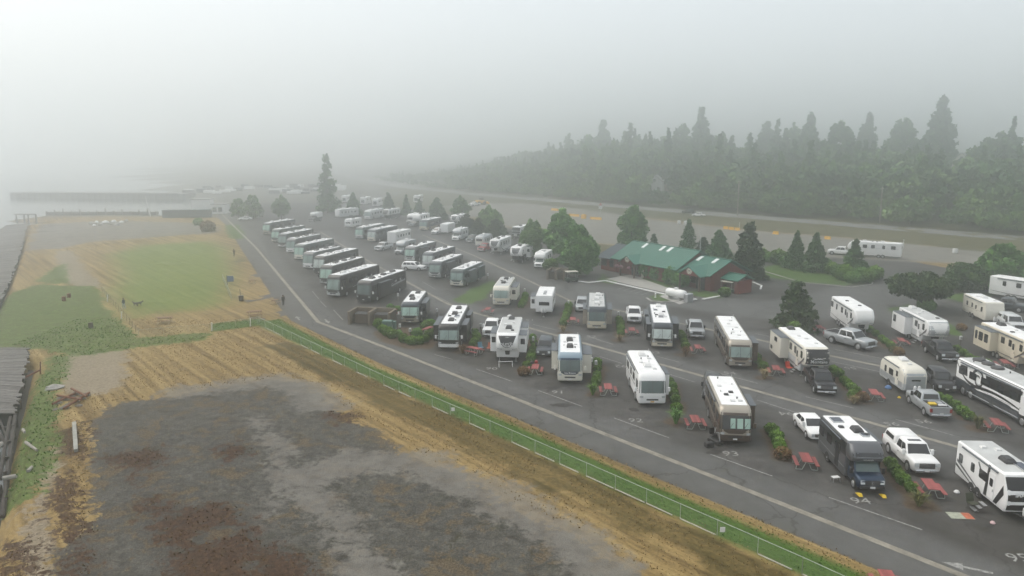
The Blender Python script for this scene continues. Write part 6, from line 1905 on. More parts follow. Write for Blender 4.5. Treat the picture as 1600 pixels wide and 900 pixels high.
for xy, lab in (((53.54, 241.73), "left white drum on the gravel yard behind the office"), ((55.36, 240.70), "right white drum on the gravel yard behind the office"), ((102.37, 173.09), "pale grey box standing alone on the gravel yard")):
    o = MB().lathe([(.5, 0), (.55, .1), (.55, 1.0), (.5, 1.1), (.1, 1.14)], 12).build("drum", M_acw, None, (*xy, 0))
    tag(o, lab, "drum")
for xy, lab in (((67.70, 224.42), "white marker post beside three yellow barriers"), ((95.00, 182.14), "thin marker post near the long white trailer")):
    tag(MB().tube((0, 0, 0), (0, 0, 2.0), .08, n=8).lathe([(.14, 2.0), (.14, 2.15), (.02, 2.2)], 8).build("marker_post", M_acw, None, (*xy, 0)), lab, "post")

# ------------------------------------------------------------------ houses on the hill
def house(xy, z, rz, w, d, h, lab, wall, roofm):
    z = zg(xy[0], xy[1])[0] + .4
    e = empty("house", (xy[0], xy[1], z), rz, lab, "house")
    MB().box(-w / 2, w / 2, -d / 2, d / 2, -1.5, h).prism([(-w / 2, h), (w / 2, h), (0, h + w * .36)], 'y', -d / 2, d / 2).build("wall", wall, e, smooth=0)
    r = MB()
    for s_ in (-1, 1):
        r.prism([(s_ * (w / 2 + .5), h - .32), (s_ * (w / 2 + .5), h - .08), (0, h + w * .36 + .28), (0, h + w * .36 + .03)], 'y', -d / 2 - .5, d / 2 + .5)
    r.build("roof", roofm, e, smooth=0)
    for x, zz in ((-w * .28, h * .25), (w * .28, h * .25), (0, h * .95)):
        f = MB().box(x - .75, x + .75, -d / 2 - .05, -d / 2 + .01, zz, zz + 1.5).build("window_frame", P('white'), e)
        MB().box(x - .62, x + .62, -d / 2 - .07, -d / 2 - .045, zz + .12, zz + 1.38).build("pane", GL['dark'], f)
    return e
M_slate = mat("grey_shingle", (.30, .29, .28), .9, 0, .15, 2)
house((66.5, 352), 14.6, math.radians(-20), 7.0, 8, 5.5, "white gabled house high on the wooded hillside", P('white'), M_slate)
house((75.5, 355), 14.4, math.radians(70), 5.5, 9, 3.6, "long tan-roofed wing beside the white gabled house", mat("house_tan", (.42, .36, .30), .8), mat("tan_shingle", (.45, .41, .36), .9))
house((207, 352), 24.5, math.radians(-35), 7, 9, 4, "pale gabled house at the top right of the ridge", P('ivory'), M_slate)
tag(MB().box(-6, 6, -.2, .2, -3, 1.2).build("retaining_wall", M_conc, None, (84, 352, zg(84, 352)[0] + .2)), "pale retaining wall on the slope right of the white gabled house", "wall")

# ------------------------------------------------------------------ the office
M_siding = mat("red_siding", (.17, .032, .022), .8, 0, .18, 2.0)
M_green = mat("green_metal_roof", (.028, .150, .105), .42, .0, .10, .8)
M_darkroof = mat("dark_shingle", (.055, .07, .085), .85, 0, .2, 2)
M_soffit = mat("brown_trim", (.07, .035, .025), .8, 0, .1)
ORZ = math.atan2(-.847, .532)
off = empty("office_building", (24.4, 149.1, 0), ORZ, "long red office with green metal roofs, skylights and two gabled porches", "building")
wallz = 2.75
b = MB().box(0, 17.2, -4.6, 4.6, 0, wallz).box(17.2, 24.4, -4.2, 4.2, 0, 2.65).box(-4.5, 0, -4.8, 4.0, 0, 2.6)
b.prism([(-4.6, wallz), (4.6, wallz), (0, 5.45)], 'x', .02, 17.18).prism([(-4.2, 2.65), (4.2, 2.65), (0, 4.7)], 'x', 17.22, 24.38)
b.build("wall", M_siding, off, smooth=0)
bt = MB()
for i in range(60):
    s_ = -4.4 + i * .485
    if s_ < 24.3:
        yf = -4.8 if s_ < 0 else (-4.6 if s_ < 17.2 else -4.2)
        bt.box(s_ - .03, s_ + .03, yf - .03, yf - .002, .05, 2.55)
for i in range(17):
    y = -4.0 + i * .5
    bt.box(24.402, 24.43, y - .03, y + .03, .05, 2.65 + (4.7 - 2.65) * (1 - abs(y) / 4.2) - .1)
tag(bt.build("siding_battens", M_siding, off, smooth=0), kind="stuff")

def gable_roof(par, name, s0, s1, yr, zr, half_f, half_b, ze, m, ribs=True, th=.12):
    """two pitched slabs along local x; ridge at (yr, zr)"""
    for sgn, half in ((-1, half_f), (1, half_b)):
        ye = yr + sgn * half
        r = MB().prism([(ye, ze), (yr, zr), (yr, zr + th), (ye, ze + th)], 'x', s0, s1)
        o = r.build(name, m, par, smooth=0)
        if ribs:
            k = MB(); n = int((s1 - s0) / .45)
            for i in range(n + 1):
                s_ = s0 + .02 + (s1 - s0 - .04) * i / n
                k.prism([(ye, ze + th + .002), (yr, zr + th + .002), (yr, zr + th + .05), (ye, ze + th + .05)], 'x', s_ - .02, s_ + .02)
            tag(k.build("seam_ribs", m, o, smooth=0), kind="stuff")
    MB().box(s0 - .02, s1 + .02, yr - .16, yr + .16, zr + th - .03, zr + th + .06).build("ridge_cap", m, par)
gable_roof(off, "roof", -.5, 17.7, 0, 5.75, 5.8, 5.8, 2.72, M_green)
gable_roof(off, "roof", 17.72, 25.0, 0, 4.95, 5.3, 5.3, 2.62, M_green)
gable_roof(off, "roof", -5.1, -.52, -.3, 4.7, 5.6, 4.6, 2.5, M_darkroof, ribs=False)
for s_, y in ((4.2, -.9), (9.0, -.9), (11.0, -.9), (18.6, -.9), (22.2, -.9)):
    zr, k = (5.75, (5.75 - 2.72) / 5.8) if s_ < 17 else (4.95, (4.95 - 2.62) / 5.3)
    ya, yb = -.45, -1.75
    k_ = MB()
    k_.prism([(yb, zr + yb * k + .13), (ya, zr + ya * k + .13), (ya, zr + ya * k + .30), (yb, zr + yb * k + .30)], 'x', s_ - .35, s_ + .35)
    k_.build("skylight", mat("skylight_dome", (.72, .76, .74), .3, 0, .08), off, smooth=0)
def porch(s_c, half, yf, zr, ze, sign):
    e_ = MB()
    for sg in (-1, 1):
        e_.prism([(s_c + sg * half, ze), (s_c, zr), (s_c, zr + .12), (s_c + sg * half, ze + .12)], 'y', yf, -1.6)
    e_.build("porch_roof", M_green, off, smooth=0)
    MB().prism([(s_c - half + .25, ze + .02), (s_c + half - .25, ze + .02), (s_c, zr - .06)], 'y', yf + .3, yf + .42).build("gable_panel", M_siding, off, smooth=0)
    for sg in (-1, 1):
        MB().box(s_c + sg * (half - .4) - .12, s_c + sg * (half - .4) + .12, yf + .25, yf + .49, 0, ze + .1).build("porch_post", M_soffit, off)
    sg_ = MB().lathe([(.62, 0), (.62, -.06), (.02, -.06)], 20, c=(s_c, yf + .28, (zr + ze) / 2 + .12), axis='y').build("round_sign", P('ivory'), off)
    MB().lathe([(.50, 0), (.50, -.012), (.44, -.012), (.44, 0)], 20, c=(s_c, yf + .215, (zr + ze) / 2 + .12), axis='y', cap=False).build("sign_ring", M_soffit, sg_)
    k = MB()
    zc = (zr + ze) / 2 + .12
    for (x0, x1, z0, z1) in ((-.2, .2, .06, .12), (-.28, .28, -.06, 0.0), (-.16, .16, -.18, -.12)):
        k.box(s_c + x0, s_c + x1, yf + .20, yf + .212, zc + z0, zc + z1)
    tag(k.build("sign_print", M_soffit, sg_), kind="stuff")
porch(5.6, 2.4, -7.0, 4.0, 2.6, 1)
porch(21.6, 2.7, -6.9, 4.0, 2.55, 2)
for s_, y, w_, z0, z1 in ((-3.6, -4.8, 1.5, .9, 2.1), (-1.2, -4.8, 1.1, .9, 2.1), (14.2, -4.6, 1.4, 1.0, 2.1), (20.3, -4.2, 1.2, .9, 2.1)):
    f = MB().box(s_ - w_ / 2 - .1, s_ + w_ / 2 + .1, y - .06, y + .01, z0 - .1, z1 + .1).build("window_frame", M_soffit, off)
    MB().box(s_ - w_ / 2, s_ + w_ / 2, y - .085, y - .055, z0, z1).build("pane", GL['dark'], f)
for s_, y in ((5.6, -4.6), (22.0, -4.2)):
    d = MB().box(s_ - 1.0, s_ + 1.0, y - .07, y + .01, 0, 2.2).build("entrance_door", GL['dark'], off)
    MB().box(s_ - .03, s_ + .03, y - .1, y - .065, .02, 2.18).build("door_stile", M_alu, d)
for s_ in (3.3, 4.5, 6.7):
    MB().lathe([(.05, 2.1), (.35, 2.0), (.45, 1.75), (.3, 1.5), (.05, 1.4)], 10, c=(s_ - .3, -7.0, 0)).build("flower_basket", mat("mauve_flowers", (.22, .09, .12), .9, 0, .4, 8), off)
MB().box(7.6, 8.0, -4.9, -4.6, 0, 2.3).build("downpipe", P('ivory'), off)
# shed
sh_ = empty("red_shed", (*(37.97, 125.75), 0), ORZ, "small red shed with green roof beside the office", "shed")
MB().box(-1.6, 1.6, -1.5, 1.9, 0, 2.2).build("wall", M_siding, sh_, smooth=0)
gable_roof(sh_, "roof", -1.9, 1.9, .2, 3.0, 2.1, 2.1, 2.15, M_green, ribs=True)
MB().box(-.9, .9, -1.56, -1.49, .02, 2.0).build("door", M_soffit, sh_)
# propane tank
tk = empty("propane_tank", (*(26.37, 119.16), 0), ORZ + .1, "large white propane tank lying on saddles by the curb", "tank")
MB().lathe([(.02, -2.0), (.35, -1.95), (.6, -1.75), (.68, -1.5), (.68, 1.5), (.6, 1.75), (.35, 1.95), (.02, 2.0)], 20, c=(0, 0, 1.05), axis='x', cap=False).build("vessel", P('white'), tk)
for x in (-1.1, 1.1): MB().box(x - .15, x + .15, -.5, .5, 0, .55).build("saddle", M_conc, tk)
MB().cbox(-.3, .3, -.25, .25, 1.70, 1.95, .05).build("valve_cover", P('white'), tk)
MB().cbox(2.1, 2.9, -.7, .7, 0, 1.35, .05).build("dispenser_cabinet", M_alu, tk)
# hydrant, cone, cart
hy_ = empty("fire_hydrant", (*(23.37, 120.74), 0), 0, "white and red fire hydrant on the small grass island", "hydrant")
MB().lathe([(.16, 0), (.16, .08), (.11, .1), (.11, .55), (.15, .58), (.13, .7), (.03, .78)], 12).build("barrel", P('white'), hy_)
MB().lathe([(.05, -.2), (.05, .2)], 8, c=(0, 0, .45), axis='x').build("outlet", P('red'), hy_)
def cone(xy, lab):
    c_ = empty("traffic_cone", (*xy, 0), 0, lab, "cone")
    MB().lathe([(.17, .04), (.03, .75)], 12).build("cone_body", mat("cone_orange", (.6, .10, .03), .6), c_)
    MB().box(-.22, .22, -.22, .22, 0, .04).build("base", M_trim, c_)
cone((38.01, 124.03), "orange traffic cone at the corner of the red shed")
cart = empty("golf_cart", (*(36.40, 125.17), 0), ORZ + .2, "green golf cart with white canopy in front of the red shed", "golf cart")
MB().cbox(-1.2, 1.2, -.6, .6, .3, .75, .08).build("body", mat("cart_green", (.02, .05, .03), .4), cart)
MB().box(-.5, .5, -.55, .55, .752, .9).box(-.6, -.5, -.55, .55, .9, 1.35).build("seat", M_trim, cart)
MB().cbox(-1.1, 1.1, -.65, .65, 1.85, 1.95, .04).build("canopy", P('ivory'), cart)
for x in (-1.0, 1.0):
    for y in (-.55, .55): MB().tube((x, y, .7), (x, y, 1.86), .025, n=6).build("canopy_post", M_alu, cart)
for x in (-.8, .8):
    for s_ in (-1, 1): MB().lathe([(.1, -.1), (.24, -.1), (.24, .1), (.1, .1)], 12, c=(x, s_ * .56, .24), axis='y').build("wheel", M_tyre, cart)
cart2 = empty("golf_cart", (*(10.86, 135.72), 0), .3, "dark golf cart parked under the big leafy tree by the white curb", "golf cart")
for ch in list(cart.children): copy_tree(ch, cart2)
# flagpole
fp_ = empty("flagpole", (*(35.82, 142.76), 0), 0, "thin white flagpole behind the green roof", "flagpole")
MB().tube((0, 0, 0), (0, 0, 8.2), .07, .04, 8).build("mast", M_acw, fp_)
MB().lathe([(.02, 8.2), (.1, 8.28), (.02, 8.38)], 8).build("finial", M_acw, fp_)
# curbs, walk
def curb(pts, m, w=.3, h=.13, name="curb"):
    for a, b in zip(pts[:-1], pts[1:]):
        d = Vector((b[0] - a[0], b[1] - a[1])); L_ = d.length
        o = MB().box(0, L_ - .01, -w / 2, w / 2, 0, h).build(name, m, None, (a[0], a[1], 0.001), math.atan2(d.y, d.x), smooth=0)
        tag(o, kind="structure")
curb([(11.27, 136.39), (13.88, 134.39), (17.13, 136.39)], M_curb, .45)
curb([(17.13, 136.39), (25.68, 122.92)], M_curb, .45)
curb([(27.05, 117.61), (29.66, 119.16)], M_curb, .4)
curb([(30.69, 119.16), (34.30, 121.82)], M_curb, .4)
curb([(21.81, 120.21), (22.17, 117.61), (24.21, 116.60), (26.33, 117.10)], M_conc, .25)
curb([(43.71, 135.05), (44.07, 131.17), (42.86, 128.10)], M_curb, .3)
curb([(48.82, 152.21), (52.31, 135.05), (59.35, 129.93), (64.10, 132.44), (67.39, 138.45)], M_conc, .2, .1)
wk = MB(); pts = [(17.38, 138.45), (23.54, 144.25), (24.53, 142.76), (24.41, 138.45), (27.61, 128.10), (29.20, 126.33), (29.17, 122.37), (26.78, 119.16), (26.02, 124.60)]
wk.add([(x, y, .02) for x, y in pts], [tuple(range(len(pts)))])
tag(wk.build("walkway", worn("walk_concrete", (.36, .35, .32), .8, 1.0, .8), smooth=0), kind="structure")
pd = MB(); pts = [(24.20, 121.82), (26.34, 124.03), (28.39, 118.12), (26.10, 115.12)]
pd.add([(x, y, .028) for x, y in pts], [tuple(range(len(pts)))])
tag(pd.build("tank_pad", worn("pad_concrete", (.40, .39, .37), .8, 1.0, .8), smooth=0), kind="structure")

# ------------------------------------------------------------------ far shore on the left
M_far = mat("far_timber", (.20, .20, .195), .9, 0, .2, .5)
pr = empty("far_pier", (-225, 395, 0), math.radians(-6), "long dark pier reaching into the bay in the fog", "pier")
MB().box(-34, 60, -6.2, 7, -2.5, 1.1).build("deck", M_far, pr)
for i in range(31):
    MB().tube((-33 + i * 3, -6.6, -3), (-33 + i * 3, -6.6, 1.0), .28, n=7).build("piling", M_far, pr)
MB().box(-33, 58, -6.9, -6.7, 1.1, 1.5).build("kerb_timber", M_far, pr)
ct = empty("shipping_container", (*(-113.54, 264.31), 0), math.radians(8), "dark blue shipping container by the far shore", "container")
MB().box(-8.0, 8.0, -1.3, 1.3, .1, 2.8).build("box", mat("container_blue", (.05, .075, .10), .6), ct, smooth=0)
k = MB()
for i in range(40): k.box(-7.9 + i * .4, -7.75 + i * .4, -1.34, -1.301, .2, 2.7)
tag(k.build("corrugation", MATS["container_blue"], ct, smooth=0), kind="stuff")
fb = empty("white_shed", (*(-112.00, 282.76), 0), math.radians(6), "white two-part shed behind the blue container", "shed")
MB().box(-6.5, 0, -3, 3, 0, 5.2).box(.01, 5.5, -3.2, 3, 0, 3.4).build("wall", P('white'), fb, smooth=0)
MB().box(-6.8, .2, -3.3, 3.3, 5.2, 5.5).build("roof", M_slate, fb)
MB().box(.4, 5.8, -3.5, 3.2, 3.4, 3.65).build("annex_roof", M_slate, fb)
for x in (1.0, 3.0): MB().box(x, x + 1.4, -3.26, -3.19, .8, 2.4).build("window", GL['dark'], fb)
for i, (p, s_) in enumerate(zip([(-134.77, 241.73), (-135.40, 245.93), (-129.72, 237.66), (-131.36, 243.81), (-127.74, 239.67), (-130.89, 248.09), (-124.47, 237.66), (-127.26, 245.93), (-127.99, 250.29), (-130.65, 235.67)], (1, .8, .9, 1.1, .8, .9, 1.0, .8, .9, .7))):
    q = random.Random(i)
    o = MB().lathe([(.5, 0), (.75 + .2 * q.random(), .3), (.7, .6), (.4, .9), (.05, 1.0)], 7).build("pale_boulder", P('white') if i % 2 else M_conc, None, (p[0], p[1], -.1), q.random() * 6)
    o.scale = (s_ * 1.3, s_, s_)
    tag(o, ORD[i] + " pale boulder from the left in the row on the far gravel lot", "boulder", "pale boulders on the far gravel lot")
pil = empty("old_pilings", (*(-162.73, 252.52), 0), 0, "cluster of old pilings at the wharf end in the fog", "pilings")
for i in range(4): MB().tube((-3 + i * 2.0, (i % 2) * 1.0, -3), (-3 + i * 2.0, (i % 2), 2.0), .3, .26, 8).build("piling", M_far, pil)
MB().box(-3.6, 3.6, -.3, .3, 2.0, 2.35).build("cap_beam", M_far, pil)
bl = empty("shore_bulkhead", (*(-148.78, 274.55), 0), math.radians(2), "low dark timber bulkhead along the far shore", "wall")
MB().box(-20, 20, -.5, .5, -2, 1.2).build("planking", M_far, bl)
for i in range(14): MB().tube((-19.5 + i * 3, -.7, -3), (-19.5 + i * 3, -.7, 1.5 + (i * 37 % 5) * .25), .22, n=7).build("piling", M_far, bl)
mast = empty("leaning_mast", (*(-128.66, 269.34), 0), 0, "leaning pale boat mast by the far shore", "mast")
MB().tube((0, 0, -1), (-1.5, 0, 7.5), .16, .07, 8).build("spar", M_acw, mast)
# far parked vehicles, a mass of dots in the fog
k = MB(); q = random.Random(3)
for i in range(45):
    x0, y0 = q.uniform(-185, -100), q.uniform(395, 470)
    k.cbox(x0, x0 + q.uniform(3, 6), y0, y0 + 2, .3, q.uniform(1.3, 2.6), .2, mi=q.choice((0, 0, 1, 2)))
tag(k.build("far_parked_cars", [P('white'), P('slate'), P('charcoal')], smooth=0), "far-off parked vehicles dissolving in the fog", "cars", kind="stuff")

# ------------------------------------------------------------------ painted marks
def line(a, b, w=.12):
    tag(ribbon([a, b], w, .006).build("painted_line", M_paint, smooth=0), kind="structure")
for a, b in (((22.13, 49.20), (26.21, 44.62)), ((15.80, 56.71), (19.37, 52.65)), ((9.20, 64.97), (13.20, 60.22)), ((2.64, 72.84), (6.62, 68.06)), ((-3.96, 80.34), (0.00, 75.81)), ((-9.14, 86.24), (-6.87, 84.19)),
             ((10.26, 85.41), (12.46, 82.48)), ((28.80, 70.86), (32.05, 67.58)), ((21.38, 79.97), (25.47, 75.15)), ((17.00, 85.41), (19.09, 82.99)), ((9.93, 94.85), (12.56, 90.97)), ((2.92, 101.69), (6.00, 98.34)), ((34.48, 64.64), (37.52, 60.70)),
             ((31.55, 60.50), (34.17, 57.40)), ((23.73, 69.90), (26.24, 66.31)), ((39.13, 88.55), (43.53, 83.79)), ((31.99, 96.56), (33.65, 94.52)), ((36.54, 83.26), (40.17, 79.25)), ((37.00, 57.22), (38.88, 54.61)), ((16.96, 78.30), (19.07, 75.59)),
             ((-26.92, 111.34), (-23.96, 104.45)), ((-30.64, 118.12), (-28.43, 113.20)), ((-34.00, 126.33), (-31.24, 119.68)), ((-17.75, 128.71), (-14.73, 121.82)), ((-16.35, 135.72), (-13.25, 128.10)), ((-12.31, 121.82), (-9.88, 116.60))):
    line(a, b)
for (a, b) in zip([(18.22, 128.10), (19.05, 126.92), (19.81, 125.46), (20.60, 124.32), (21.33, 122.92)], [(21.00, 131.80), (21.82, 130.55), (22.63, 129.32), (23.42, 128.10), (24.14, 126.62)]):
    line(a, b, .14)
def number(txt, xy, a, flip=False, size=1.35):
    r = math.radians(a + (180 if flip else 0))
    cx, sx = math.cos(r), math.sin(r)
    mb = text_mesh(txt, size, lambda u, v: (u * cx + v * sx + xy[0], -u * sx + v * cx + xy[1], .0065), .0)
    tag(mb.build("painted_number", M_paint, smooth=0), kind="structure")
for txt, xy, fl in (("90", (-2.26, 80.46), 0), ("91", (4.60, 72.24), 0), ("92", (11.06, 64.31), 0), ("93", (17.46, 56.83), 0), ("94", (24.10, 48.62), 0), ("95", (30.16, 41.25), 0), ("52", (10.26, 94.85), 0), ("53", (17.01, 87.09), 0), ("54", (23.58, 78.77), 0), ("56", (36.67, 63.99), 0),
                    ("92", (12.17, 81.46), 1), ("94", (25.17, 66.14), 1), ("95", (33.53, 63.52), 1), ("55", (37.47, 80.71), 1), ("51", (2.54, 104.45), 0)):
    number(txt, xy, 4, fl)
def arrow(xy, rz, s=1.0):
    pts = [(-.12, 0), (.12, 0), (.12, 1.5), (.42, 1.5), (0, 2.6), (-.42, 1.5), (-.12, 1.5)]
    o = MB().add([(x * s, y * s, 0) for x, y in pts], [tuple(range(7))]).build("painted_arrow", M_paint, None, (xy[0], xy[1], .0065), rz, smooth=0)
    tag(o, kind="structure")
arrow((27.60, 39.60), math.radians(62), 1.0)
arrow((-30.13, 104.45), math.radians(25), 1.0)
arrow((-26.60, 104.86), math.radians(205), 1.0)
M_oil = worn("oil_stain", (.03, .029, .027), .6, 1.0, 1.5)
def stain(xy, r, sx, rz, seed):
    q = random.Random(seed)
    n = 18
    pts = [(r * sx * (.7 + .4 * q.random()) * math.cos(6.283 * i / n), r * (.7 + .4 * q.random()) * math.sin(6.283 * i / n), 0) for i in range(n)]
    tag(MB().add(pts, [tuple(range(n))]).build("oil_stain", M_oil, None, (xy[0], xy[1], .0045), rz, smooth=0), kind="structure")
for i, (xy, r, sx) in enumerate((((4.68, 68.42), .55, 2.0), ((4.17, 73.67), .6, 1.6), ((16.48, 57.35), .5, 2.2), ((24.18, 51.35), .3, 1.0), ((31.53, 76.92), .4, 1.5), ((24.19, 49.30), .35, 1.4), ((25.71, 49.20), .35, 1.4), ((11.34, 67.17), .5, 1.2), ((30.77, 45.12), .3, 1.0), ((-7.05, 84.59), .6, 1.6), ((30.21, 53.10), .5, 2.0), ((34.76, 90.35), .7, 1.6))):
    stain(xy, r, sx, .3 * i, i)
for i, (xy, sx, sy, rz) in enumerate((((-33.93, 108.66), 5.0, 1.6, -.6), ((-39.63, 122.37), 5.5, 1.4, -.6), ((-48.45, 142.76), 7, 1.7, -.55), ((16.34, 118.12), 9, .6, .1), ((53.17, 106.51), 6, .5, -.2))):
    pts = [(-sx, -sy, 0), (sx, -sy * .8, 0), (sx * .9, sy, 0), (-sx * .95, sy * .9, 0)]
    tag(MB().add(pts, [(0, 1, 2, 3)]).build("asphalt_patch", worn("patch_asphalt", (.066, .066, .064), .85, 1.05, .8), None, (xy[0], xy[1], .0036), rz + math.pi / 2, smooth=0), kind="structure")

# ------------------------------------------------------------------ fences
def link_material():
    m = bpy.data.materials.new("chain_link")
    m.use_nodes = True
    nt = m.node_tree
    nt.nodes.clear()
    o = nd(nt, "ShaderNodeOutputMaterial"); mx = nd(nt, "ShaderNodeMixShader"); t = nd(nt, "ShaderNodeBsdfTransparent"); d = nd(nt, "ShaderNodeBsdfDiffuse")
    d.inputs[0].default_value = (.30, .42, .31, 1)
    mx.inputs[0].default_value = .09
    nt.links.new(t.outputs[0], mx.inputs[1]); nt.links.new(d.outputs[0], mx.inputs[2]); nt.links.new(mx.outputs[0], o.inputs[0])
    return m
M_link = link_material()
M_galv = mat("galvanised", (.40, .44, .40), .5, .3, .1)
M_whitepipe = mat("white_pipe", (.40, .39, .33), .6, 0, .2, 3)
def fence(label, pts, h, step, rail=M_galv, mesh=True, base=False, sign_at=(), post_m=None):
    e = empty("chain_link_fence", (0, 0, 0), 0, label, "fence")
    e.location = (*pts[0], 0)
    ox, oy = pts[0]
    for a, b in zip(pts[:-1], pts[1:]):
        L_ = math.hypot(b[0] - a[0], b[1] - a[1])
        n = max(1, round(L_ / step))
        P0 = lambda i: (a[0] + (b[0] - a[0]) * i / n - ox, a[1] + (b[1] - a[1]) * i / n - oy)
        for i in range(n):
            p, q = P0(i), P0(i + 1)
            MB().tube((*p, -.1), (*p, h + .04), .024, n=7).build("post", post_m or rail, e)
            MB().tube((*p, h), (*q, h), .02, n=6).build("top_rail", rail, e)
            if mesh:
                MB().add([(*p, .04), (*q, .04), (*q, h), (*p, h)], [(0, 1, 2, 3)]).build("mesh_panel", M_link, e, smooth=0)
            if base and rng.random() < .8:
                d = rng.uniform(0, .25)
                MB().tube((p[0], p[1] - .12, .06), (p[0] + (q[0] - p[0]) * (.7 + d), p[1] + (q[1] - p[1]) * (.7 + d) - .12, .05), .045, n=6).build("ground_pipe", M_whitepipe, e)
        p = P0(n)
        MB().tube((*p, -.1), (*p, h + .04), .024, n=7).build("post", post_m or rail, e)
    for s_ in sign_at:
        MB().box(s_[0] - ox - .16, s_[0] - ox + .16, s_[1] - oy - .03, s_[1] - oy - .01, h - .45, h - .12).build("notice", M_plate, e)
    return e
fence("long green-tinted chain-link fence running along the grass strip to the road bend", [(-35.33, 102.07), (-13.16, 74.51), (0.00, 59.23), (16.60, 39.53), (19.0, 36.5), (24, 30.5)], 1.05, 2.95, base=True, sign_at=((13.04, 43.26), (-5.33, 65.13)))
fence("low fence with pale rail across the bottom of the dog field", [(-48.24, 94.85), (-40.17, 98.34), (-35.19, 102.46)], .9, 3.0, rail=M_whitepipe)
fence("old dark mesh fence along the left side of the dog field", [(-48.40, 95.19), (-57.05, 107.79), (-69.13, 125.17)], 1.0, 2.6, rail=M_wood)
fence("short diagonal mesh fence inside the dog field", [(-44.73, 118.12), (-53.30, 137.07)], 1.1, 2.4)
fence("low weathered rail along the top edge of the dog field", [(-105.37, 177.51), (-102.36, 184.55), (-93.63, 196.20)], .6, 4.0, rail=M_wood, mesh=False)
fence("pale fence rail at the upper left corner of the dog field", [(-101.04, 173.09), (-97.94, 176.38)], .9, 4.0, rail=M_whitepipe, mesh=False)
for p, lab in zip([(-64.01, 117.10), (-55.56, 104.86), (-40.03, 97.98), (-35.78, 100.55)], ("leaning white marker on the left dog-field fence", "bent white marker lower on the left dog-field fence", "short white post at the middle of the low field fence", "short white post at the right end of the low field fence")):
    tag(MB().tube((0, 0, 0), (.08, 0, 1.1), .07, n=8).lathe([(.09, 1.08), (.09, 1.14), (.02, 1.16)], 8, c=(.08, 0, 0)).build("marker_post", M_acw, None, (*p, 0)), lab, "post")

# ------------------------------------------------------------------ picnic tables
M_redw = mat("red_plank", (.30, .045, .04), .75, 0, .2, 3)
_nt = M_redw.node_tree
_pr = _nt.nodes["Principled BSDF"]
_src = _pr.inputs["Base Color"].links[0].from_socket
_oi = nd(_nt, "ShaderNodeObjectInfo"); _hs = nd(_nt, "ShaderNodeHueSaturation"); _mr = nd(_nt, "ShaderNodeMapRange")
_mr.inputs["To Min"].default_value = .62; _mr.inputs["To Max"].default_value = 1.15
_nt.links.new(_oi.outputs["Random"], _mr.inputs["Value"]); _nt.links.new(_mr.outputs[0], _hs.inputs["Value"])
_hs.inputs["Saturation"].default_value = .88
_nt.links.new(_src, _hs.inputs["Color"]); _nt.links.new(_hs.outputs[0], _pr.inputs["Base Color"])
M_brnw = mat("brown_plank", (.20, .115, .065), .8, 0, .2, 3)
plank_meshes = {}
def table_proto(name, mw, mf):
    e = empty(name, (0, 0, 0))
    def plank(nm, x0, x1, z, par):
        return MB().box(x0, x1, -.92, .92, z, z + .042).build(nm, mw, par)
    top = plank("tabletop_plank", -.38, -.235, .73, e)
    for i in range(1, 5): plank("tabletop_plank", -.38 + i * .152, -.38 + i * .152 + .145, .73, e)
    for s_ in (-1, 1):
        for k in range(2):
            x = s_ * (.66 + k * .14)
            plank("bench_plank", x - .066, x + .066, .43, e)
    for y in (-.62, .62):
        f = MB()
        for s_ in (-1, 1):
            f.tube((s_ * .05, y, .72), (s_ * .34, y, .03), .028, n=6).tube((s_ * .34, y, .03), (s_ * .80, y, .03), .028, n=6).tube((s_ * .80, y, .03), (s_ * .74, y, .43), .028, n=6)
        f.tube((-.36, y, .71), (.36, y, .71), .026, n=6)
        f.build("leg_frame", mf, e)
    return e
tp = table_proto("picnic_table", M_redw, M_galv)
spots = [((22.45, 54.37), 10, "red picnic table between the dark bronze and the blue-grey motorhomes"), ((29.42, 49.70), 12, "red picnic table in front of the canopied white pickup"), ((16.01, 62.74), 4, "red picnic table beside the dark spiky plant"),
         ((9.54, 71.84), 3, "red picnic table left of the all white motorhome"), ((41.85, 61.98), 18, "red picnic table alongside the swirl coach"), ((35.09, 70.09), 14, "red picnic table beside the retro trailer hedge"), ((28.41, 78.30), 12, "red picnic table left of the mountain-emblem trailer"),
         ((22.12, 87.09), 6, "red picnic table in front of the silver pickup beside the rust plant"), ((8.43, 102.07), 4, "red picnic table left of the champagne motorhome"), ((15.63, 95.87), 5, "red picnic table in front of the white pickup"), ((-4.47, 86.53), -55, "red picnic table beside the rust-coloured plant and black motorhome"),
         ((2.50, 78.77), 6, "red picnic table cluttered with bags beside the ivory motorhome"), ((-11.03, 96.56), 25, "red picnic table left of the long black motorhome"), ((-17.33, 107.36), 15, "red picnic table behind the bin enclosure"), ((48.03, 90.35), 16, "red picnic table behind the yellow shrub near the grey-capped trailer"),
         ((54.57, 80.71), 18, "red picnic table beside the cream fifth wheel"), ((20.71, 37.82), 10, "red picnic table cut by the bottom edge on the grass strip"), ((40.68, 97.27), 10, "red picnic table under the shaggy pine"), ((-3.58, 108.66), 8, "faded red picnic table beside the cream motorhome"), ((-51.02, 235.67), 10, "faint red picnic table beside the far small white trailer")]
for i, (xy, a, lab) in enumerate(spots):
    o = tp if i == 0 else copy_tree(tp)
    o.location = (*xy, 0)
    o.rotation_euler = (0, 0, -math.radians(a))
    tag(o, lab, "picnic table", "red picnic tables")
tb = table_proto("wooden_picnic_table", M_brnw, mat("cream_post", (.55, .48, .36), .8))
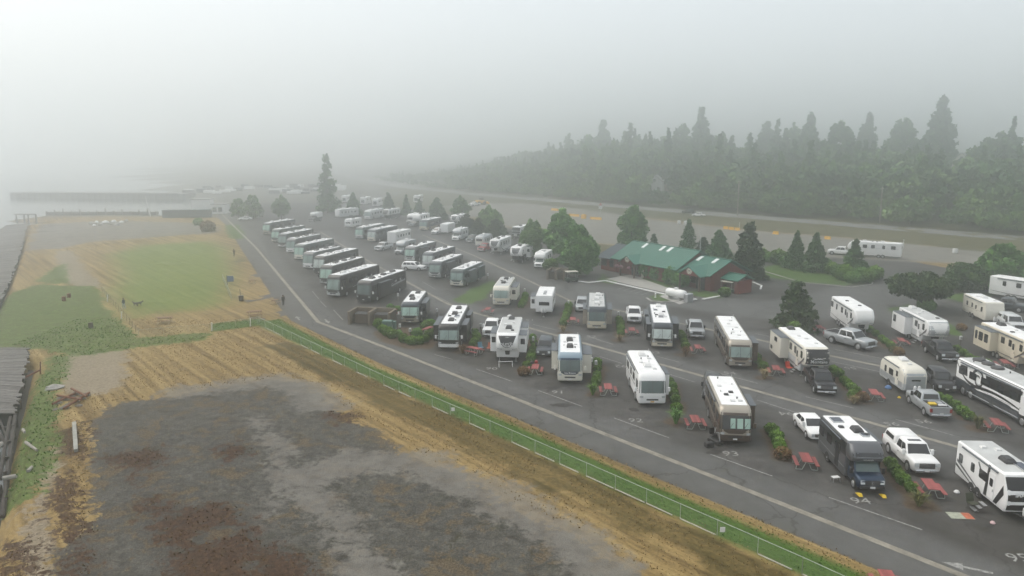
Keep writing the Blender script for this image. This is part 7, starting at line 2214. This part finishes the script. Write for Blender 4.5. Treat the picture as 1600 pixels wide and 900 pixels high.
for i, (xy, a, lab) in enumerate((((-48.37, 102.46), 80, "brown wooden picnic table in the lower dog field"), ((-37.17, 106.51), 70, "brown wooden picnic table at the head of the long fence"), ((-37.01, 115.61), 20, "tan wooden table at the lane edge beside the walker"), ((-46.75, 133.73), 85, "pale wooden table on the dry grass near the short fence"))):
    o = tb if i == 0 else copy_tree(tb)
    o.location = (*xy, 0)
    o.rotation_euler = (0, 0, -math.radians(a))
    o.scale = (1.15, 1.15, 1.15) if i < 2 else (.8, .7, .9)
    tag(o, lab, "picnic table", "wooden tables by the dog field")

# ------------------------------------------------------------------ utility pedestals, bins, boxes
def pedestal(xy, lab):
    e = empty("utility_pedestal", (*xy, 0), 0, lab, "pedestal", "hook-up pedestals")
    MB().box(-.07, .07, -.07, .07, 0, .75).build("post", M_wood, e)
    MB().cbox(-.14, .14, -.12, .12, .752, 1.22, .03).build("box", M_acw, e)
    MB().box(-.10, .10, -.135, -.12, .85, 1.1).build("cover", M_alu, e)
for xy, lab in (((8.56, 112.26), "hook-up pedestal in the hedge left of the champagne motorhome"), ((8.80, 80.71), "hook-up pedestal right of the ivory motorhome slide"), ((9.16, 79.49), "second hook-up pedestal behind the ivory motorhome"), ((2.60, 90.05), "hook-up pedestal right of the fifth wheel with dark cap"),
                ((-4.15, 97.27), "hook-up pedestal between the black motorhome and the fifth wheel"), ((-10.82, 106.51), "hook-up pedestal right of the grey motorhome"), ((15.06, 104.45), "hook-up pedestal right of the champagne motorhome"), ((2.11, 122.37), "hook-up pedestal beside the cream motorhome"),
                ((-14.78, 96.91), "white standpipe in the planted bed"), ((-13.11, 94.52), "white number post in the planted bed"), ((-18.18, 118.12), "hook-up pedestal between the charcoal coach and the grey motorhome"), ((-4.50, 137.76), "hook-up pedestal on the grassy island"), ((55.30, 90.35), "hook-up pedestal beside the second black pickup")):
    pedestal(xy, lab)
def bins(xy, rz, lab, w=5.2):
    e = empty("bin_enclosure", (*xy, 0), rz, lab, "enclosure")
    mb_ = mat("enclosure_block", (.20, .16, .12), .9, 0, .2, 2, .2)
    MB().box(-w / 2, w / 2, 2.2, 2.5, 0, 1.9).build("back_wall", mb_, e)
    for s_ in (-1, 0, 1): MB().box(s_ * w / 2 - .15, s_ * w / 2 + .15, -.6, 2.198, 0, 1.85).build("side_wall", mb_, e)
    for s_ in (-1, 1):
        d = MB().cbox(s_ * w / 4 - .95, s_ * w / 4 + .95, .2, 1.7, .1, 1.35, .06).build("dumpster", mat("dumpster_brown", (.10, .075, .055), .7), e)
        MB().box(s_ * w / 4 - .97, s_ * w / 4 + .97, .15, 1.75, 1.352, 1.42).build("lid", M_trim, d)
bins((-19.55, 101.69), math.radians(-10), "brown block bin enclosure at the bend of the lane", 5.8)
bins((8.18, 137.76), math.radians(-20), "small brown bin enclosure under the big leafy tree", 3.2)
for xy, s_, lab in (((-16.62, 98.34), 1.0, "green utility cabinet in the planted bed, left one"), ((-16.13, 99.06), .8, "green utility cabinet in the planted bed, right one")):
    e = empty("utility_cabinet", (*xy, 0), -.1, lab, "cabinet")
    MB().cbox(-.65 * s_, .65 * s_, -.5 * s_, .5 * s_, .1, 1.35 * s_, .05).build("cabinet_body", mat("cabinet_green", (.09, .16, .14), .5), e)
    MB().box(-.7 * s_, .7 * s_, -.55 * s_, .55 * s_, 0, .1).build("pad", M_conc, e)
    MB().box(-.012, .012, -.5 * s_ - .012, -.5 * s_ + .005, .2, 1.2 * s_).build("door_seam", M_trim, e)

# ------------------------------------------------------------------ camp gear
blocks = mat("leveller_yellow", (.70, .48, .02), .5)
for xy, lab in (((24.41, 49.60), "yellow levelling ramp under the left front wheel at site 94"), ((25.98, 49.40), "yellow levelling ramp under the right front wheel at site 94")):
    o = MB().prism([(-.35, 0), (.35, 0), (.2, .14), (.05, .14)], 'y', -.13, .13).build("levelling_ramp", blocks, None, (*xy, 0), math.radians(-90))
    tag(o, lab, "ramp")
st = empty("folding_stool", (*(23.66, 51.78), 0), .2, "small pale folding step stool beside the blue-grey motorhome", "stool")
MB().box(-.28, .28, -.18, .18, .32, .36).build("seat", M_acw, st)
for x in (-.24, .24):
    for y in (-.14, .14): MB().tube((x, y, .33), (x * 1.2, y * 1.3, 0), .018, n=6).build("leg", M_alu, st)
mt = MB().box(-.75, .75, -.45, .45, 0.008, .02)
mo = mt.build("door_mat", mat("mat_pale", (.36, .38, .30), .9, 0, .3, 4), None, (*(29.72, 46.49), 0), -.1)
tag(mo, "pale door mat with red half lying by the black-nosed trailer", "mat")
MB().box(.2, .74, -.43, .43, .021, .026).build("red_half", mat("mat_red", (.45, .13, .07), .9, 0, .3, 4), mo)
def chair(xy, rz, m, lab):
    e = empty("camp_chair", (*xy, 0), rz, lab, "chair")
    MB().box(-.28, .28, -.25, .25, .40, .44).build("seat", m, e)
    MB().prism([(.22, .44), (.26, .44), (.42, 1.0), (.38, 1.0)], 'x', -.28, .28).build("backrest", m, e)
    for x in (-.27, .27):
        for y in (-.24, .24): MB().tube((x, y, .42), (x, -y * 1.1, 0), .016, n=6).build("leg", M_trim, e)
chair((30.28, 79.49), .3, mat("chair_red", (.62, .06, .03), .8), "bright red camp chair beside the mountain-emblem trailer")
chair((-3.70, 87.96), .5, mat("chair_blue", (.10, .24, .32), .8), "blue camp chair beside the hedge of the black motorhome")
chair((-2.76, 87.67), -.4, mat("chair_rust", (.36, .09, .05), .8), "rust-red camp chair next to the dark-capped fifth wheel")
chair((31.12, 47.49), .2, mat("chair_olive", (.05, .06, .035), .8), "olive camp chair leaning against the black-nosed trailer")
e = empty("entry_steps", (*(31.37, 47.12), 0), math.radians(-3), "aluminium folding steps below the black-nosed trailer door", "steps")
for i in range(3): MB().box(-.5 + i * .28, -.24 + i * .28, -.33, .33, .16 + i * .19, .19 + i * .19).build("tread", M_alu, e)
for y in (-.33, .33): MB().tube((-.5, y, .1), (.4, y, .62), .02, n=6).build("stringer", M_trim, e)
sc = empty("mobility_scooter", (*(16.84, 59.09), 0), .4, "dark mobility scooter parked at the nose of the bronze motorhome", "scooter")
MB().cbox(-.3, .3, -.65, .65, .15, .35, .06).build("platform", M_trim, sc)
MB().cbox(-.26, .26, .1, .55, .5, .65, .05).box(-.24, .24, .5, .6, .652, 1.15).build("seat", M_trim, sc)
MB().tube((0, -.55, .3), (0, -.35, 1.05), .04, n=8).tube((-.28, -.35, 1.05), (.28, -.35, 1.05), .025, n=6).build("steering_column", M_alu, sc)
for x in (-.28, .28):
    for y in (-.5, .5): MB().lathe([(.05, -.06), (.16, -.06), (.16, .06), (.05, .06)], 10, c=(x, y, .16), axis='x').build("wheel", M_tyre, sc)
tag(MB().cbox(-.35, .35, -.25, .25, 0, .4, .05).build("storage_box", M_trim, None, (*(16.10, 58.28), 0), .3), "small dark storage box on the asphalt beside the scooter", "box")
for i, (xy, m, lab) in enumerate((((2.17, 79.73), M_acb, "black bag on the cluttered red table"), ((2.67, 79.97), P('red'), "red bag on the cluttered red table"))):
    tag(MB().lathe([(.16, 0), (.2, .1), (.17, .25), (.06, .32)], 9).build("bag", m, None, (xy[0], xy[1], .776 if i == 0 else .776)), lab, "bag")
bk = empty("sawhorse", (*(-0.71, 81.21), 0), .1, "low white sawhorse in front of the dark-capped fifth wheel", "sawhorse")
MB().tube((-.8, 0, .6), (.8, 0, .6), .035, n=8).build("beam", M_acw, bk)
for x in (-.75, .75):
    for y in (-.25, .25): MB().tube((x, 0, .6), (x, y, 0), .025, n=6).build("leg", M_acw, bk)
for xy, lab, m, s_ in (((38.17, 73.46), "blue towel heap by the retro trailer door", mat("towel_blue", (.12, .22, .42), .9), 1.0), ((37.77, 70.47), "yellow wheel chock by the retro trailer", blocks, .5), ((31.23, 45.45), "small pink and white parcel on the asphalt by the black-nosed trailer", mat("parcel_pink", (.6, .42, .42), .8), .5), ((31.47, 49.90), "white water filter beside the rear wheel of the black-nosed trailer", M_acw, .6)):
    tag(MB().lathe([(.3 * s_, 0), (.34 * s_, .12 * s_), (.2 * s_, .3 * s_), (.04, .34 * s_)], 9).build("small_gear", m, None, (*xy, 0)), lab, "gear")
kiosk = empty("dog_station", (*(-49.96, 131.80), 0), .2, "blue board on a dark post by the short diagonal fence", "sign")
MB().tube((-.5, 0, 0), (-.5, 0, 1.9), .05, n=8).build("post", M_trim, kiosk)
MB().cbox(-.44, .6, -.1, .1, .7, 1.7, .03).build("board", mat("board_blue", (.06, .13, .26), .6), kiosk)
ds = empty("waste_station", (*(-43.20, 118.12), 0), 0, "dark litter bin with a tall post in the dry grass", "bin")
MB().lathe([(.36, 0), (.4, .8), (.42, .85)], 12).build("bin", M_trim, ds)
MB().tube((-.1, 0, .3), (-.1, 0, 1.9), .05, n=8).build("post", M_trim, ds)

# ------------------------------------------------------------------ people and dogs
def person(xy, rz, lab, coat, legs, h=1.72):
    e = empty("person", (*xy, 0), rz, lab, "person")
    k = h / 1.72
    V_ = [(0, 0, .95), (0, .01, 1.15), (0, .01, 1.38), (0, 0, 1.48), (0, -.02, 1.62), (-.19, 0, 1.40), (-.26, -.03, 1.12), (-.25, -.14, .88), (.19, 0, 1.40), (.26, .03, 1.12), (.25, -.06, .88),
          (-.10, 0, .90), (-.11, -.10, .50), (-.11, -.02, .08), (-.11, -.16, .04), (.10, 0, .90), (.11, .06, .50), (.11, .18, .10), (.11, .05, .05)]
    E_ = [(0, 1), (1, 2), (2, 3), (3, 4), (2, 5), (5, 6), (6, 7), (2, 8), (8, 9), (9, 10), (0, 11), (11, 12), (12, 13), (13, 14), (0, 15), (15, 16), (16, 17), (17, 18)]
    R_ = [.15, .14, .16, .06, .105, .075, .055, .042, .075, .055, .042, .10, .07, .05, .045, .10, .07, .05, .045]
    V_ = [tuple(c * k for c in v) for v in V_]
    me = bpy.data.meshes.new("body")
    me.from_pydata(V_, E_, [])
    o = bpy.data.objects.new("body", me)
    C.objects.link(o); o.parent = e
    o.modifiers.new("skin", 'SKIN')
    if not me.skin_vertices: return e
    for i, r in enumerate(R_): me.skin_vertices[0].data[i].radius = (r * k, r * k)
    me.skin_vertices[0].data[0].use_root = True
    sb = o.modifiers.new("sub", 'SUBSURF'); sb.levels = 1; sb.render_levels = 1
    me.materials.append(clothes(coat, legs, k))
    MB().lathe([(.115 * k, 1.60 * k), (.122 * k, 1.68 * k), (.09 * k, 1.76 * k), (.02, 1.785 * k)], 12, c=(0, .012, 0)).build("hair", mat("hair_dark", (.05, .035, .025), .8), e)
    return e
def clothes(coat, legs, k):
    m = bpy.data.materials.new("clothes")
    m.use_nodes = True
    nt = m.node_tree
    p = nt.nodes["Principled BSDF"]; p.inputs["Roughness"].default_value = .9
    tc = nd(nt, "ShaderNodeTexCoord"); sp = nd(nt, "ShaderNodeSeparateXYZ"); nt.links.new(tc.outputs["Object"], sp.inputs[0])
    mr = nd(nt, "ShaderNodeMath", operation='MULTIPLY'); mr.inputs[1].default_value = 1 / (1.8 * k); nt.links.new(sp.outputs[2], mr.inputs[0])
    r = nd(nt, "ShaderNodeValToRGB"); r.color_ramp.interpolation = 'CONSTANT'
    e = r.color_ramp.elements
    e[0].position = 0; e[0].color = (.03, .03, .03, 1)
    e[1].position = .05; e[1].color = (*legs, 1)
    a = e.new(.50); a.color = (*coat, 1)
    b = e.new(.83); b.color = (.42, .26, .18, 1)
    nt.links.new(mr.outputs[0], r.inputs[0]); nt.links.new(r.outputs[0], p.inputs["Base Color"])
    return m
person((-35.28, 114.15), .6, "person in black clothes walking along the lane edge", (.012, .012, .015), (.014, .014, .018))
person((-62.32, 167.87), 1.0, "person in brown clothes standing at the far right of the dog field", (.08, .05, .04), (.05, .04, .04))
person((-58.70, 111.80), -.5, "person in a dark blue jacket and pale blue trousers inside the field fence", (.035, .06, .10), (.25, .34, .40))
def dog(xy, rz, lab, m, s_=1.0):
    e = empty("dog", (*xy, 0), rz, lab, "dog")
    V_ = [(0, 0, .50), (-.28, 0, .48), (.25, 0, .52), (.42, 0, .66), (.52, 0, .74), (.66, 0, .70), (-.48, 0, .62), (.22, .09, .40), (.23, .09, .20), (.25, .09, .03), (.22, -.09, .40), (.20, -.09, .2), (.22, -.09, .03),
          (-.26, .09, .38), (-.32, .09, .18), (-.28, .09, .03), (-.26, -.09, .38), (-.34, -.09, .18), (-.30, -.09, .03)]
    E_ = [(0, 1), (0, 2), (2, 3), (3, 4), (4, 5), (1, 6), (2, 7), (7, 8), (8, 9), (2, 10), (10, 11), (11, 12), (1, 13), (13, 14), (14, 15), (1, 16), (16, 17), (17, 18)]
    R_ = [.13, .12, .14, .09, .09, .04, .02] + [.06, .035, .03] * 4
    me = bpy.data.meshes.new("body"); me.from_pydata(V_, E_, [])
    o = bpy.data.objects.new("body", me); C.objects.link(o); o.parent = e
    o.modifiers.new("skin", 'SKIN')
    if me.skin_vertices:
        for i, r in enumerate(R_): me.skin_vertices[0].data[i].radius = (r, r)
        me.skin_vertices[0].data[0].use_root = True
    sb = o.modifiers.new("sub", 'SUBSURF'); sb.levels = 1; sb.render_levels = 1
    me.materials.append(m)
    for y in (-.05, .05): MB().tube((.49, y, .80), (.47, y * 1.5, .90), .03, .01, 6).build("ear", m, e)
    e.scale = (s_,) * 3
dog((-57.87, 113.67), 2.9, "dark dog on the grass, nearer the person in blue", mat("dog_dark", (.05, .05, .055), .9))
dog((-57.52, 114.15), .3, "dark dog facing the other dog on the grass", mat("dog_dark", (.05, .05, .055), .9))

# ------------------------------------------------------------------ old wharf on the left
def deck(name, label, poly_l, poly_r, z, n, m, seed):
    """a quay of cross planks between two edges, each plank an object"""
    e = empty(name, (0, 0, 0), 0, label, "wharf")
    e.location = (poly_l[0][0], poly_l[0][1], 0)
    ox, oy = poly_l[0]
    q = random.Random(seed)
    for i in range(n):
        t0, t1 = i / n, (i + .975) / n
        def pt(poly, t):
            s_ = t * (len(poly) - 1); k = min(int(s_), len(poly) - 2); f = s_ - k
            return (poly[k][0] + (poly[k + 1][0] - poly[k][0]) * f - ox, poly[k][1] + (poly[k + 1][1] - poly[k][1]) * f - oy)
        a, b, c, d = pt(poly_l, t0), pt(poly_r, t0), pt(poly_r, t1), pt(poly_l, t1)
        zz = z + q.uniform(-.012, .012)
        j = q.uniform(-.25, .35)
        b = (b[0] + j, b[1]); c = (c[0] + j, c[1])
        mb = MB().add([(*p, zz - .09) for p in (a, b, c, d)] + [(*p, zz) for p in (a, b, c, d)], [(3, 2, 1, 0), (4, 5, 6, 7), (0, 1, 5, 4), (1, 2, 6, 5), (2, 3, 7, 6), (3, 0, 4, 7)])
        mb.build("plank", m[q.randrange(len(m))], e, smooth=0)
    return e
PW = [M_woodgrey, mat("grey_planks_pale", (.155, .148, .138), .95, 0, .35, 2.0, .3), mat("grey_planks_dark", (.095, .09, .084), .95, 0, .35, 2.0, .3)]
d1 = deck("old_wharf", "weathered grey plank deck of the near wharf at the left edge", [(-52.10, 65.80), (-69.85, 89.74)], [(-45.66, 65.80), (-48.32, 70.86), (-55.83, 84.05), (-58.85, 88.84)], .15, 72, PW, 5)
M_beam = mat("tarred_beam", (.045, .04, .036), .95, 0, .3, 2, .3)
fr = empty("broken_wharf", (*(-39.44, 55.45), 0), 0, "collapsed dark wharf frame below the plank deck", "wharf")
ox, oy = (-39.44, 55.45)
def rel(px): return (px[0] - ox, px[1] - oy)
for (a, b, z0, z1, r) in (((-45.64, 66.14), (-38.26, 53.67), -.1, -.3, .18), ((-45.67, 65.46), (-38.31, 52.88), -.15, -.3, .16), ((-46.36, 62.58), (-43.75, 63.20), -.2, -.2, .14), ((-44.14, 59.37), (-41.85, 59.93), -.25, -.2, .14), ((-42.28, 55.95), (-39.89, 56.45), -.3, -.25, .15), ((-46.96, 65.13), (-42.12, 59.37), .0, -.4, .13), ((-38.26, 53.67), (-34.85, 47.95), -.3, -.8, .17), ((-39.32, 53.10), (-37.75, 53.33), -.5, -.4, .13), ((-46.06, 64.64), (-40.70, 58.01), -.1, -.5, .1), ((-37.14, 49.90), (-36.32, 50.72), -.8, -.8, .12)):
    p, q = rel(a), rel(b)
    MB().tube((*p, z0), (*q, z1), r, n=6).build("beam", M_beam, fr)
for p in [(-45.42, 65.80), (-43.87, 63.05), (-41.75, 59.37), (-39.79, 56.07), (-38.13, 53.33), (-36.91, 50.92), (-56.39, 84.59), (-52.02, 77.15), (-48.32, 70.86), (-43.08, 59.37), (-40.53, 55.45)]:
    q = rel(p); MB().tube((*q, -3), (*q, .1), .16, .14, 8).build("piling", M_beam, fr)
for (a, b, w_) in (((-42.68, 58.01), (-42.15, 59.09), .5), ((-37.80, 52.54), (-36.97, 52.88), .4)):
    p, q = rel(a), rel(b)
    MB().tube((*p, -.15), (*q, -.1), w_ * .45, n=10).build("log", mat("bleached_log", (.30, .28, .25), .9, 0, .25, 3), fr)
d2 = deck("far_wharf", "long grey plank wharf fading into the fog along the left edge", [(-83.62, 96.91), (-102.54, 129.32), (-124.22, 168.89), (-159.37, 237.66)], [(-77.04, 109.98), (-91.68, 135.72), (-117.75, 179.79), (-156.60, 243.81)], .1, 90, PW, 6)
# bank of dark mud under the wharves
for nm, lab, pts in (("mud_bank", "", [(-28.80, 35.73), (-34.32, 47.03), (-37.50, 53.10), (-41.16, 59.37), (-45.36, 67.17), (-50.86, 77.15), (-54.57, 84.05), (-57.85, 87.38), (-54.72, 81.96), (-46.31, 67.17), (-38.55, 53.67), (-35.05, 44.45)]),):
    mb = MB().add([(x, y, -1.2) for x, y in pts], [tuple(range(len(pts)))])
    tag(mb.build(nm, mat("dark_mud", (.022, .02, .017), .8, 0, .4, .6, .4), smooth=0), kind="structure")

# ------------------------------------------------------------------ rubble on the vacant lot
M_rust = mat("rusty_iron", (.16, .06, .032), .9, 0, .35, 5)
M_rock = mat("rubble_stone", (.16, .15, .135), .95, 0, .3, 4, .4)
def rock(xy, s_, seed, lab, m=M_rock):
    q = random.Random(seed)
    n = 8
    mb = MB()
    rr = []
    for z, r in ((0, .9), (.35, 1.0), (.7, .7), (.95, .25)):
        rr.append([(r * (.75 + .4 * q.random()) * math.cos(6.283 * i / n), r * (.75 + .4 * q.random()) * math.sin(6.283 * i / n), z * (.8 + .3 * q.random())) for i in range(n)])
    mb.rings(rr)
    o = mb.build("rubble_stone", m, None, (*xy, -.05), q.random() * 6, smooth=0)
    o.scale = (s_ * 1.2, s_, s_ * .7)
    tag(o, lab, "rubble")
rp = [(-43.95, 70.47), (-43.12, 69.90), (-43.17, 70.86), (-41.81, 69.34), (-41.85, 70.28), (-42.01, 71.24), (-43.24, 71.64), (-42.18, 68.60), (-43.31, 68.97), (-41.98, 67.52), (-42.61, 67.17), (-40.95, 68.24)]
rp.sort(key=lambda p: p[0] / p[1])
for i, p in enumerate(rp): rock(p, .28 + .16 * ((i * 5) % 4) / 3, i, ORD[i] + " lump of rubble from the left in the scrap heap")
rock((-46.42, 73.46), .75, 50, "large grey concrete chunk standing by the scrap heap", M_conc)
for i, (a, b, lab) in enumerate((((-43.49, 68.24), (-43.02, 71.24), "longest rusty pipe across the scrap heap"), ((-41.57, 66.82), (-41.63, 71.24), "rusty pipe at the right side of the scrap heap"), ((-44.32, 70.47), (-41.11, 68.97), "rusty bent bar low in the scrap heap"), ((-44.08, 72.44), (-41.03, 69.71), "short rusty bar at the top of the scrap heap"))):
    o = MB().tube((0, 0, .18 + .05 * i), (b[0] - a[0], b[1] - a[1], .25 + .06 * i), .11, n=7).build("rusty_pipe", M_rust, None, (*a, 0))
    tag(o, lab, "pipe")
a, b = (-38.65, 63.36), (-35.00, 57.22)
d = math.hypot(b[0] - a[0], b[1] - a[1])
tag(MB().cbox(-.16, .16, 0, d, 0, .25, .03).build("concrete_beam", mat("pale_concrete", (.30, .30, .27), .9, 0, .2, 2), None, (*a, 0), math.atan2(b[1] - a[1], b[0] - a[0]) - math.pi / 2), "long pale concrete beam lying on the ground near the scrap heap", "beam")
for a, b, lab in (((-40.15, 58.96), (-38.13, 57.22), "pale driftwood log on the weedy bank"), ((-42.19, 61.83), (-41.56, 61.08), "small pale board on the mud below the bank"), ((-36.40, 53.33), (-36.54, 54.02), "short grey board lower on the weedy bank")):
    tag(MB().tube((0, 0, .1), (b[0] - a[0], b[1] - a[1], .15), .14, .1, 8).build("driftwood", mat("bleached_log", (.30, .28, .25)), None, (*a, 0)), lab, "log")
rust = empty("iron_scrap", (*(-51.32, 79.01), 0), 0, "leaning rusty iron frame at the head of the wharf gap", "scrap")
MB().tube((0, 0, -.6), (.2, 0, 1.2), .07, n=7).build("upright", M_rust, rust)
MB().tube((.1, 0, .3), (-2.4, -2.6, -1.0), .1, n=7).build("brace", M_rust, rust)
for i, (p, lab) in enumerate(zip([(-72.19, 120.74), (-57.16, 99.80), (-71.49, 118.12)], ("rusty drum lying in the green weeds, upper one", "dark stump standing in the green weeds", "small board in the green weeds beside the drum"))):
    tag(MB().lathe([(.3, 0), (.32, .1), (.3, .7), (.1, .75)], 9).build("weed_relic", M_rust if i != 1 else M_beam, None, (*p, 0)), lab, "scrap")

# ------------------------------------------------------------------ the air: one closed box of fog
hz = MB().box(-1560, 1560, -60, 1660, -5.5, 96)
hm = bpy.data.materials.new("fog_air")
hm.use_nodes = True
hn = hm.node_tree
hn.nodes.clear()
ho = nd(hn, "ShaderNodeOutputMaterial")
pv = nd(hn, "ShaderNodeVolumePrincipled")
pv.inputs["Color"].default_value = (.965, .98, .98, 1)
pv.inputs["Density"].default_value = HAZE_DENSITY
pv.inputs["Anisotropy"].default_value = 0.90
hn.links.new(pv.outputs[0], ho.inputs["Volume"])
haze = hz.build("haze", hm, smooth=0)
tag(haze, "pale fog lying over the shore and the campground", "fog", kind="stuff")
